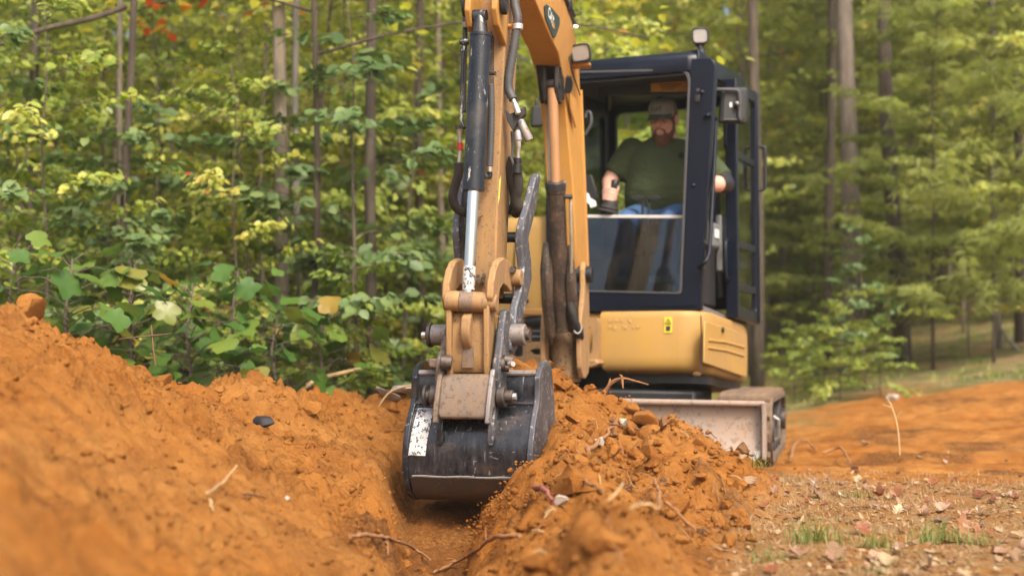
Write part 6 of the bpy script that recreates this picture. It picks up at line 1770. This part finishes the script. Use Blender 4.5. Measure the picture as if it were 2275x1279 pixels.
for px, py, s, lab in ((1334, 985, 11, 'small pale stone half buried below the blade'), (1250, 1122, 15, 'whitish stone between the near lumps of the right heap'), (1385, 942, 10, 'grey stone near the top of the right heap'),
                       (638, 1106, 8, 'pale pebble on the left heap slope'), (500, 1095, 6, 'tiny white pebble below the straw on the left heap'), (1985, 887, 16, 'white stone on the far right bank')):
    p = hit(px, py + 3); put_clod(p, s / FPX * p.y, clod_mesh('stone', int(px) % 17 + 2, M['stone'], 2, .3), .3, lab, 'stone', None, 'stone')
for k, (px, py) in enumerate(((862, 884), (888, 878), (912, 872))):
    p = hit(px, py); put_clod(p, .055, clod_mesh('stone', 40 + k, M['stone'], 2, .3), .2, ('flat grey stone on the soil left of the bucket rim, outermost of three', 'middle one of three flat grey stones left of the bucket rim', 'flat grey stone touching the bucket rim')[k], 'stone', None, 'stone', (1.3, .8, .5))
# scattered clods
def scatter(n, region, smin_, smax_, group, label, me=None, cat='dirt clod', name='dirt_clod'):
    k = 0; tries = 0
    while k < n and tries < n * 40:
        tries += 1
        x = random.uniform(*region[0]); y = random.uniform(*region[1])
        Z, ml, mr, mt, _ = H(np.array([x]), np.array([y]), True, True)
        if region[2] == 'R' and mr[0] < .4 or region[2] == 'L' and ml[0] < .4 or region[2] == 'T' and (mt[0] < .5 or ml[0] > .3 or mr[0] > .3): continue
        px = 1137.5 + x / y * FPX
        if px < -60 or px > 2330: continue
        s = smin_ * (smax_ / smin_) ** (random.random() ** 2)
        lb = label
        sz = 'larger ' if s > .022 else 'small '
        if region[2] == 'R' and not me: lb = sz + 'orange clay clod on the right heap, ' + ('towards the blade' if y > 6.1 else 'level with the bucket' if y > 5.3 else 'midway to the camera' if y > 4.5 else 'nearest the camera')
        elif region[2] == 'L': lb = ('larger ' if s > .015 else 'small ') + 'orange clay clod ' + ('high' if Z[0] > .45 else 'midway' if Z[0] > .2 else 'low') + ' on the left heap, ' + ('beyond the black rock' if y > 6.3 else 'level with the bucket' if y > 5.3 else 'nearer than the bucket' if y > 4.4 else 'close to the camera')
        put_clod((x, y, Z[0]), s, me, .5, lb, cat, group, name); k += 1
scatter(120, ((.05, 1.0), (3.6, 6.9), 'R'), .010, .040, 'clods strewn over the right spoil heap', 'loose orange clay clod lying on the lumpy right spoil heap')
scatter(130, ((-2.0, -.35), (3.4, 7.8), 'L'), .007, .024, 'clods rolled down the left spoil heap', 'small orange clay clod lying on the smooth left spoil heap')
scatter(22, ((-.5, .2), (4.2, 5.6), 'T'), .010, .026, 'clods on the trench floor', 'brown clay clod lying on the trench floor below the bucket')
scatter(20, ((.3, 1.05), (4.6, 6.7), 'R'), .02, .05, 'dark humus clods in the right spoil heap', 'dark humus clod among the orange soil of the right heap', clod_mesh('dirt_clod', 23, M['darkclod']))
# crumbs too many to count
def crumbs(name, n, xr, yr, which, smin_, smax_, mat, label):
    x = rng.uniform(*xr, n * 3); y = rng.uniform(*yr, n * 3)
    Z, ml, mr, mt, _ = H(x, y, True, True)
    kp = {'R': mr > .15, 'L': ml > .25, 'T': (mt > .4) & (ml < .6), 'G': (mr < .2) & (ml < .2) & (mt < .2)}[which]
    kp &= np.abs(x / y) < .38
    x, y, Z = x[kp][:n], y[kp][:n], Z[kp][:n]; k = len(x)
    bm = bmesh.new(); bmesh.ops.create_icosphere(bm, subdivisions=1, radius=1)
    bv = np.array([v.co[:] for v in bm.verts]); bf = np.array([[v.index for v in f.verts] for f in bm.faces]); bm.free()
    s = smin_ * (smax_ / smin_) ** (rng.random(k) ** 3.4)
    J = 1 + rng.normal(0, .30, (k, len(bv), 1))
    a = rng.uniform(0, 6.28, k); ca, sa_ = np.cos(a), np.sin(a)
    P = bv[None] * J * np.stack([np.ones(k), rng.uniform(.6, 1, k), rng.uniform(.45, .9, k)], 1)[:, None, :]
    X = P[..., 0] * ca[:, None] - P[..., 1] * sa_[:, None]; Y = P[..., 0] * sa_[:, None] + P[..., 1] * ca[:, None]
    P = np.stack([X, Y, P[..., 2]], -1) * s[:, None, None] + np.stack([x, y, Z + s * .05], 1)[:, None, :]
    F_ = (bf[None] + (np.arange(k) * len(bv))[:, None, None]).reshape(-1, 3)
    o = mesh_np(name, P.reshape(-1, 3), F_, mat); props(o, label, 'soil', kind='stuff'); return o
crumbs('soil_crumbs', 6500, (-.1, 1.2), (3.0, 7.4), 'R', .003, .019, M['clod'], 'fine crumbs of soil over the right heap')
crumbs('soil_crumbs', 8000, (-2.6, -.3), (3.0, 8.0), 'L', .003, .017, M['clod'], 'fine crumbs of soil over the left heap')
crumbs('soil_crumbs', 900, (-.6, .4), (4.0, 6.2), 'T', .003, .012, M['clod'], 'crumbs of soil on the trench floor')
crumbs('soil_crumbs', 2200, (.5, 4.2), (4.3, 10.5), 'G', .003, .011, M['clod'], 'crumbs of clay scattered over the road')
# loose soil spilling past the bucket, still in the air and running down
def spill(name, n, a, b, sp, label, smin_=.003, smax_=.010):
    t = rng.random(n) ** .8; P0 = np.array(a)[None] * (1 - t[:, None]) + np.array(b)[None] * t[:, None]
    P0 = P0 + rng.normal(0, 1, (n, 3)) * np.array(sp) * (.4 + t[:, None])
    bv = np.array([(1, 0, 0), (-1, 0, 0), (0, 1, 0), (0, -1, 0), (0, 0, 1), (0, 0, -1)], float); bf = np.array([(0, 2, 4), (2, 1, 4), (1, 3, 4), (3, 0, 4), (2, 0, 5), (1, 2, 5), (3, 1, 5), (0, 3, 5)])
    s = rng.uniform(smin_, smax_, n) * rng.uniform(.4, 1, n)
    P = bv[None] * (1 + rng.normal(0, .25, (n, 6, 1))) * s[:, None, None] + P0[:, None]
    F_ = (bf[None] + (np.arange(n) * 6)[:, None, None]).reshape(-1, 3)
    props(mesh_np(name, P.reshape(-1, 3), F_, M['clod']), label, 'soil', kind='stuff')
spill('falling_soil', 2600, A(1180, 1060, 5.62)[:], A(1095, 1215, 5.25)[:], (.045, .05, .03), 'loose soil pouring off the right heap into the trench')
# soil caught in and behind the bucket
sl = MB(); 
rs = []
for z, g_ in ((.30, .95), (.45, 1.0), (.54, .86), (.585, .55), (.60, .2)):
    rs.append([Q(-.01 + math.cos(2 * math.pi * k / 22) * .27 * g_, -.02 + math.sin(2 * math.pi * k / 22) * .12 * g_, z + .02 * math.sin(k * 2.3) * g_ + .012 * math.sin(k * 5.1)) for k in range(22)])
sl.rings(rs); ld = obj('bucket_load', sl, M['clod'], None, smooth=60); props(ld, 'heaped clay filling the bucket', 'soil')

# ---- roots, twigs and straws
M['root'] = flat('orange_root', (.27, .13, .05), .9, var=.5, scale=70, bumpy=.5)
M['straw'] = flat('dry_straw', (.42, .29, .14), .8, var=.35, scale=60)
M['stick'] = flat('brown_stick', (.14, .07, .04), .8, var=.4, scale=60)
def twig(pts, r, mat, label, cat='twig', name='twig', forks=()):
    """pts: photo pixels with lift above the soil in metres"""
    def P(q): 
        return [hit(a, b) + Zv * (c_ + r[0] * .7) for a, b, c_ in q]
    pp = P(pts); sp_ = spline(pp, 6); mb = MB(); rg = random.Random(int(pts[0][0] * 7 + pts[0][1]))
    sp_ = [p + Vector((rg.gauss(0, 1), rg.gauss(0, 1), rg.gauss(0, .6))) * r[0] * .45 for p in sp_]
    mb.tube(sp_, [a * rg.uniform(.72, 1.15) for a in np.linspace(r[0], r[1], len(sp_))], 7)
    if mat is M['root']:
        for k in range(4):
            b = sp_[rg.randrange(1, len(sp_) - 1)]; d = Vector((rg.gauss(0, 1), rg.gauss(0, .6), rg.uniform(-.2, .8))).normalized() * rg.uniform(.03, .08)
            mb.tube([b, b + d * .5 + Vector((0, 0, .006)), b + d], [r[1] * .35, r[1] * .25, .0008], 5)
    o = obj(name, mb, mat, None, smooth=70); props(o, label, cat)
    return o
def stand(pts, Y, r, mat, label, cat='twig', name='twig', forks=()):
    """a twig that stands up, at one distance"""
    mb = MB(); q = spline([A(a, b, Y + d) for a, b, d in pts], 5); mb.tube(q, list(np.linspace(r[0], r[1], len(q))), 7)
    for f in forks:
        q = spline([A(a, b, Y + d) for a, b, d in f], 5); mb.tube(q, list(np.linspace(r[1] * 1.1, r[1] * .4, len(q))), 6)
    props(obj(name, mb, mat, None, smooth=70), label, cat)
stand([(345, 812, 0), (340, 770, 0), (336, 722, .02)], 5.9, (.004, .003), M['stick'], 'thin upright twig on the crest of the left heap', forks=[[(336, 745, 0), (300, 749, -.03), (262, 753, -.06)], [(336, 745, 0), (360, 743, .02), (382, 740, .04)]])
stand([(1316, 985, 0), (1326, 940, 0), (1334, 895, .02), (1345, 868, .04)], 6.62, (.013, .007), M['root'], 'torn orange root with spidery ends sticking up before the blade', 'root', 'root',
      forks=[[(1345, 868, .04), (1358, 852, .05), (1382, 840, .06), (1412, 846, .08), (1440, 854, .1)], [(1345, 866, .04), (1362, 846, .02), (1382, 838, .0), (1376, 832, .0)], [(1382, 842, .06), (1384, 862, .05)], [(1352, 858, .05), (1356, 840, .05)]])
twig([(1305, 1010, .005), (1335, 985, .01), (1372, 950, .02)], (.010, .007), M['root'], 'thick pale root lying slantwise below the upright torn one', 'root', 'root')
twig([(1352, 957, .02), (1385, 962, .025), (1420, 969, .02)], (.006, .004), M['stick'], 'thin dark twig lying level near the top of the right heap')
stand([(1538, 1048, 0), (1560, 1032, -.02), (1582, 1016, -.04)], 6.35, (.013, .014), M['stick'], 'short thick brown stick poking out before the blade edge', 'stick', 'stick')
twig([(1262, 1078, .02), (1300, 1098, .03), (1345, 1122, .03)], (.007, .004), M['root'], 'bent root across the nearest big lump of the right heap', 'root', 'root')
twig([(1352, 1136, .02), (1386, 1102, .025)], (.004, .003), M['straw'], 'pale cut straw lying on the near right heap', 'straw', 'straw')
twig([(1453, 1085, .02), (1464, 1120, .03), (1466, 1152, .02)], (.006, .008), M['root'], 'root running down past the large angular block', 'root', 'root')
twig([(1478, 1135, .02), (1505, 1165, .03), (1540, 1195, .02)], (.008, .005), M['root'], 'stout root slanting down at the foot of the right heap', 'root', 'root')
twig([(1398, 1152, .02), (1430, 1160, .02), (1466, 1152, .02)], (.0035, .003), M['straw'], 'dry stem lying level below the large angular block', 'straw', 'straw')
twig([(1190, 1100, .02), (1206, 1120, .03), (1228, 1138, .02)], (.011, .006), M['red_print'] if False else flat('red_root', (.22, .07, .05), .7, var=.4, scale=80), 'reddish split root at the trench edge', 'root', 'root')
twig([(780, 1216, .02), (830, 1217, .03), (880, 1227, .03), (920, 1238, .03), (955, 1262, .02)], (.009, .004), M['root'], 'long root hanging out of the left trench wall', 'root', 'root')
twig([(860, 1222, .02), (862, 1245, .015), (858, 1255, .01)], (.004, .002), M['root'], 'short rootlet hanging from the long root', 'root', 'root')
twig([(965, 1278, .01), (1010, 1262, .015), (1060, 1248, .02), (1100, 1226, .03), (1155, 1217, .03)], (.005, .007), M['root'], 'wavy root lying across the trench floor', 'root', 'root')
twig([(462, 1114, .015), (494, 1090, .02), (526, 1064, .03)], (.004, .003), M['straw'], 'pale straw slanting on the left heap slope', 'straw', 'straw')
twig([(466, 1125, .01), (472, 1152, .01)], (.004, .003), M['straw'], 'short straw stub under the slanting straw', 'straw', 'straw')
twig([(540, 1112, .01), (560, 1113, .01), (590, 1116, .01)], (.004, .002), M['stick'], 'dark twig lying level on the left heap')
stand([(1999, 1010, 0), (1994, 950, 0), (1982, 905, .02), (1968, 880, .05)], 7.9, (.005, .003), M['straw'], 'tall dry weed stalk standing on the orange road', 'weed', 'weed_stalk', forks=[[(1982, 905, .02), (1960, 898, .02)], [(1988, 930, .02), (2004, 912, 0)]])
twig([(1755, 1032, .02), (1765, 1010, .05), (1790, 1002, .05), (1815, 1008, .02)], (.010, .006), M['root'], 'arched root on the road beyond the blade', 'root', 'root')
twig([(1830, 1016, .02), (1868, 1018, .05), (1888, 1040, .02)], (.010, .006), M['root'], 'bent stick on the road right of the arched root', 'stick', 'stick')
stand([(655, 880, 0), (700, 845, .1), (760, 828, .2), (822, 815, .3)], 8.3, (.016, .010), M['straw'], 'pale fallen branch slanting behind the right end of the left heap', 'branch', 'dead_branch', forks=[[(690, 850, .1), (735, 880, .1), (765, 925, 0)], [(700, 845, .1), (712, 870, .1), (752, 900, 0)]])
stand([(840, 905, 0), (870, 868, 0), (925, 853, .05)], 7.1, (.006, .004), M['straw'], 'thin pale root beside the bucket rim', 'root', 'root')
random.seed(9)
for i in range(46):
    px = random.uniform(1180, 1640); py = random.uniform(930, 1260); a = random.uniform(-.9, .9); L = random.uniform(12, 34)
    p0 = hit(px, py); mid = Vector((math.cos(a), math.sin(a) * 1.2, 0)) * (L / FPX * p0.y)
    if H(np.array([p0.x]), np.array([p0.y]), True, True)[2][0] < .2: continue
    q = [p0 + Zv * .006, p0 + mid * .5 + Zv * .012, p0 + mid]; q[1].z = Hs(q[1].x, q[1].y) + .012; q[2].z = Hs(q[2].x, q[2].y) + .006
    o = obj('rootlet', MB().tube(spline(q, 3), .0022, 5), random.choice([M['root'], M['straw'], M['root']]), None, smooth=70)
    props(o, 'thin rootlet lying among the clods of the right heap', 'root', 'rootlets in the right heap')

# ---- fallen leaves
dl = [simple_leaf('dead_leaf_tan', [(0, (.20, .11, .055)), (.5, (.32, .21, .11)), (1, (.43, .32, .18))], .15), simple_leaf('dead_leaf_rust', [(0, (.16, .05, .02)), (.6, (.24, .075, .028)), (1, (.28, .12, .05))], .15), simple_leaf('dead_leaf_pink', [(0, (.26, .14, .085)), (1, (.40, .24, .155))], .15)]
def dead_leaf_mesh(seed, mat, curl):
    rg = random.Random(seed)
    pr = [(0, 0), (.09, .06), (.27, .12), (.16, .26), (.40, .36), (.20, .48), (.37, .66), (.16, .74), (.13, .9), (0, 1)]
    pts = [(x * rg.uniform(.85, 1.15), y) for x, y in pr] + [(-x * rg.uniform(.85, 1.15), y) for x, y in pr[1:-1][::-1]]
    bm = bmesh.new()
    vs_ = [bm.verts.new((x, y - .45, 0)) for x, y in pts]; sp_ = [bm.verts.new((0, y - .45, 0)) for y in (.2, .4, .6, .8)]
    nn = len(pts); half = len(pr)
    cen_ = lambda y: sp_[min(range(4), key=lambda k: abs((.2, .4, .6, .8)[k] - y))]
    for i in range(nn):
        j = (i + 1) % nn; a, b = cen_(pts[i][1]), cen_(pts[j][1])
        try: bm.faces.new([vs_[i], vs_[j], b] if a is b else [vs_[i], vs_[j], b, a])
        except Exception: pass
    c1, c2, ph = curl * rg.uniform(.6, 1.3), curl * rg.uniform(.2, 1.0), rg.uniform(0, 6)
    for v in bm.verts:
        x, y, _ = v.co; v.co.z = c1 * 1.6 * x * x + c2 * y * y * .9 + .07 * curl * math.sin(8 * x + 6 * y + ph)
        v.co.x = x * (1 - .25 * curl * abs(x))
    me = bpy.data.meshes.new('fallen_leaf'); bm.to_mesh(me); bm.free(); me.materials.append(mat)
    return me
lm_ = [[dead_leaf_mesh(10 * k + i, dl[k], .34 + .26 * i) for i in range(4)] for k in range(3)]
def put_leaf(px, py, s, k, label, group=None, up=0.0, i=None, lift=.004):
    p = hit(px, py); o = bpy.data.objects.new('fallen_leaf', lm_[k][random.randrange(4) if i is None else i]); COL.objects.link(o)
    o.location = p + Zv * (lift + up * s * .35); o.scale = (s, s, s); o.rotation_euler = (random.gauss(0, .22) + up, random.gauss(0, .22), random.uniform(0, 6.28) if not up else random.uniform(-.5, .5))
    return props(o, label, 'leaf', group)
random.seed(44)
for px, py, s, k, up, lab in ((1952, 1112, .12, 1, .5, 'bright rust red leaf curled up, largest on the ground'), (1990, 1108, .12, 1, .4, 'rust red leaf overlapping the largest curled one'), (1945, 1128, .09, 0, .2, 'tan leaf tucked under the rust red pair'),
                              (2178, 1108, .12, 1, .3, 'dark rust leaf standing alone near the right edge'), (2092, 1140, .12, 2, .35, 'pinkish brown leaf with ragged lobes'), (2052, 1142, .10, 2, .2, 'smaller pinkish leaf beside the ragged one'),
                              (1815, 1104, .12, 0, .25, 'broad tan leaf lying beyond the grass tuft'), (1858, 1240, .135, 0, .4, 'large tan leaf arched up in the near grass'), (1968, 1250, .12, 0, .15, 'flat tan leaf right of the arched one'),
                              (2140, 1182, .10, 1, .7, 'brown leaf standing on edge behind the right grass tuft'), (1920, 1190, .09, 1, .6, 'small brown leaf on edge between the grass tufts'), (1775, 1240, .11, 2, .2, 'pale pink leaf left of the arched tan leaf'),
                              (2200, 1195, .06, 1, .5, 'very small dark leaf right of the grass'), (1700, 1135, .09, 1, .5, 'brown leaf by the foot of the right heap'), (1905, 1070, .09, 0, .3, 'tan leaf at the edge of the orange road'),
                              (2262, 1245, .11, 0, .2, 'pale leaf cut by the right picture edge'), (1710, 1275, .10, 1, .2, 'orange brown leaf at the bottom edge'), (1690, 1010, .08, 0, .2, 'dry leaf at the end of the blade')):
    put_leaf(px, py, s * .8, k, lab, None, up)
k = 0
while k < 170:
    px = random.uniform(1640, 2330); py = random.uniform(1062, 1290) if random.random() < .9 else random.uniform(985, 1070)
    if px < 1700 + (py - 1062) * .02 and py > 1100: continue
    kk = random.choice([0, 0, 0, 0, 2, 0, 0, 2, 1]); zn = ('beyond' if py < 1130 else 'among' if py < 1210 else 'nearer than') + ' the grass tufts'
    put_leaf(px, py, random.choice([.028, .035, .045, .06]) * random.uniform(.8, 1.3), kk, 'small ' + ('tan', 'rust brown', 'pinkish brown')[kk] + ' fallen leaf ' + zn + ' on the near right ground', 'fallen leaves on the near right ground', random.uniform(0, .35)); k += 1
# litter fragments and straw nobody could count
n_ = 5200
y = rng.uniform(3.6, 7.6, n_); x = rng.uniform(.55, 3.0, n_)
Z, ml, mr, mt, _ = H(x, y, True, True); kp = (mr < .35) & (x / y < .40) & (fbm(x * 1.6, y * 1.6, None, 3, 91) > -.30); x, y, Z = x[kp], y[kp], Z[kp]; k = len(x)
D = rng.normal(0, 1, (k, 3)); D[:, 2] *= .25; NN = rng.normal(0, .35, (k, 3)); NN[:, 2] += 1
V_, F_ = leaf_cloud(np.stack([x, y, Z + .004], 1), D, NN, rng.uniform(.010, .036, k), .38)
m = leafmat('litter_bits', [(0, (.12, .06, .03)), (.3, (.27, .155, .075)), (.7, (.34, .22, .11)), (1, (.40, .28, .16))], .1, .8, .0); props(mesh_np('leaf_litter', V_, F_, m, {'tint': np.repeat(rng.random(k), 6)}), 'crushed leaf litter over the near right ground', 'litter', kind='stuff')
def blades(name, P, h, lean, wd, mat, label, cat, tint=None, kind='stuff', nseg=3, loc=None, group=None):
    k = len(P); az = rng.uniform(0, 6.28, k); hh = h * rng.uniform(.5, 1.2, k); ln = lean * rng.uniform(.3, 1.4, k)
    dx, dy = np.cos(az), np.sin(az); sx_, sy_ = -dy, dx
    rows = []
    for s in range(nseg + 1):
        t = s / nseg; w_ = wd * (1 - t * .92); o_ = ln * t ** 1.7 * hh; z_ = hh * t * (1 - .25 * ln * t)
        c_ = np.stack([P[:, 0] + dx * o_, P[:, 1] + dy * o_, P[:, 2] + z_], 1); sd = np.stack([sx_ * w_, sy_ * w_, np.zeros(k)], 1)
        rows += [c_ - sd, c_ + sd]
    V_ = np.stack(rows, 1).reshape(-1, 3); o = np.arange(k)[:, None] * (2 * nseg + 2)
    F_ = np.concatenate([o + np.array([[2 * s, 2 * s + 1, 2 * s + 3, 2 * s + 2]]) for s in range(nseg)], 0)
    ob = mesh_np(name, V_, F_, mat, {'tint': np.repeat(rng.random(k) if tint is None else tint, 2 * nseg + 2)}, loc=loc)
    return props(ob, label, cat, group, kind)
M['grass'] = leafmat('fresh_grass', [(0, (.10, .16, .03)), (.6, (.20, .26, .06)), (1, (.34, .34, .13))], .4, .5, .06)
M['drygrass'] = leafmat('dry_grass', [(0, (.22, .14, .065)), (.6, (.38, .26, .13)), (1, (.48, .37, .22))], .2, .7, .0)
n_ = 11000; y = rng.uniform(3.6, 7.7, n_); x = rng.uniform(.55, 3.1, n_); Z, ml, mr, mt, _ = H(x, y, True, True); kp = (mr < .3) & (x / y < .40) & (fbm(x * 2.2, y * 2.2, None, 3, 95) > -.25)
blades('dry_straw', np.stack([x, y, Z], 1)[kp], .035, 1.6, .0013, M['drygrass'], 'dry straw and dead grass matted over the near right ground', 'straw')
n_ = 1500; y = rng.uniform(3.6, 6.2, n_); x = rng.uniform(.7, 2.6, n_); Z, ml, mr, mt, _ = H(x, y, True, True); kp = (mr < .2) & (fbm(x * 1.8, y * 1.8, None, 3, 99) > .28)
blades('sparse_grass', np.stack([x, y, Z], 1)[kp], .035, .9, .0016, M['grass'], 'sparse fresh grass between the fallen leaves', 'grass')
for px, py, nb, h, lab in ((1812, 1205, 90, .10, 'fresh green grass tuft nearest the right heap'), (2085, 1205, 120, .085, 'wide fresh grass tuft right of the arched tan leaf'), (1945, 1215, 60, .065, 'thin low grass tuft between two fuller ones'), (2175, 1210, 40, .06, 'weak grass tuft at the right of the wide one'),
                           (1712, 1248, 46, .055, 'low grass tuft at the foot of the right heap'), (1910, 1105, 34, .05, 'small grass tuft left of the rust red leaves'), (1945, 1275, 34, .05, 'grass tuft at the bottom edge'), (1690, 1040, 20, .10, 'dry green sprig at the blade corner')):
    p = hit(px, py); sp_ = .022 if nb < 80 else .036
    P = np.array(p[:])[None] * np.array([[0, 0, 0]]) + np.stack([rng.normal(0, sp_ * 1.3, nb), rng.normal(0, sp_, nb), np.full(nb, -.004)], 1)
    blades('grass_tuft', P, h, .8, .0020, M['grass'], lab, 'grass tuft', kind=None, loc=p)
# weeds on the far right bank
n_ = 9000; y = rng.uniform(12.0, 19, n_); x = rng.uniform(1.5, 8.5, n_); g_ = ground_base(x, y); kp = (fbm(x * .9, y * .9, None, 3, 71) + (y - 13.2 - .15 * x) * .25 > .25) & (rng.random(n_) > .2)
blades('bank_weeds', np.stack([x, y, g_], 1)[kp], .07, .8, .005, M['leaf'], 'low weeds and grass on the far right bank', 'weeds', tint=np.clip(rng.normal(.55, .15, kp.sum()), 0, .93))
n_ = 5000; y = rng.uniform(8.4, 13, n_); x = rng.uniform(-4.5, 1.0, n_); kp = (x < -.9) | (y > 11.8); g_ = H(x, y)
blades('woodland_weeds', np.stack([x, y, g_], 1)[kp], .16, .7, .007, M['leaf'], 'low weeds on the floor of the woods behind the heap', 'weeds', tint=np.clip(rng.normal(.4, .15, kp.sum()), 0, .9))
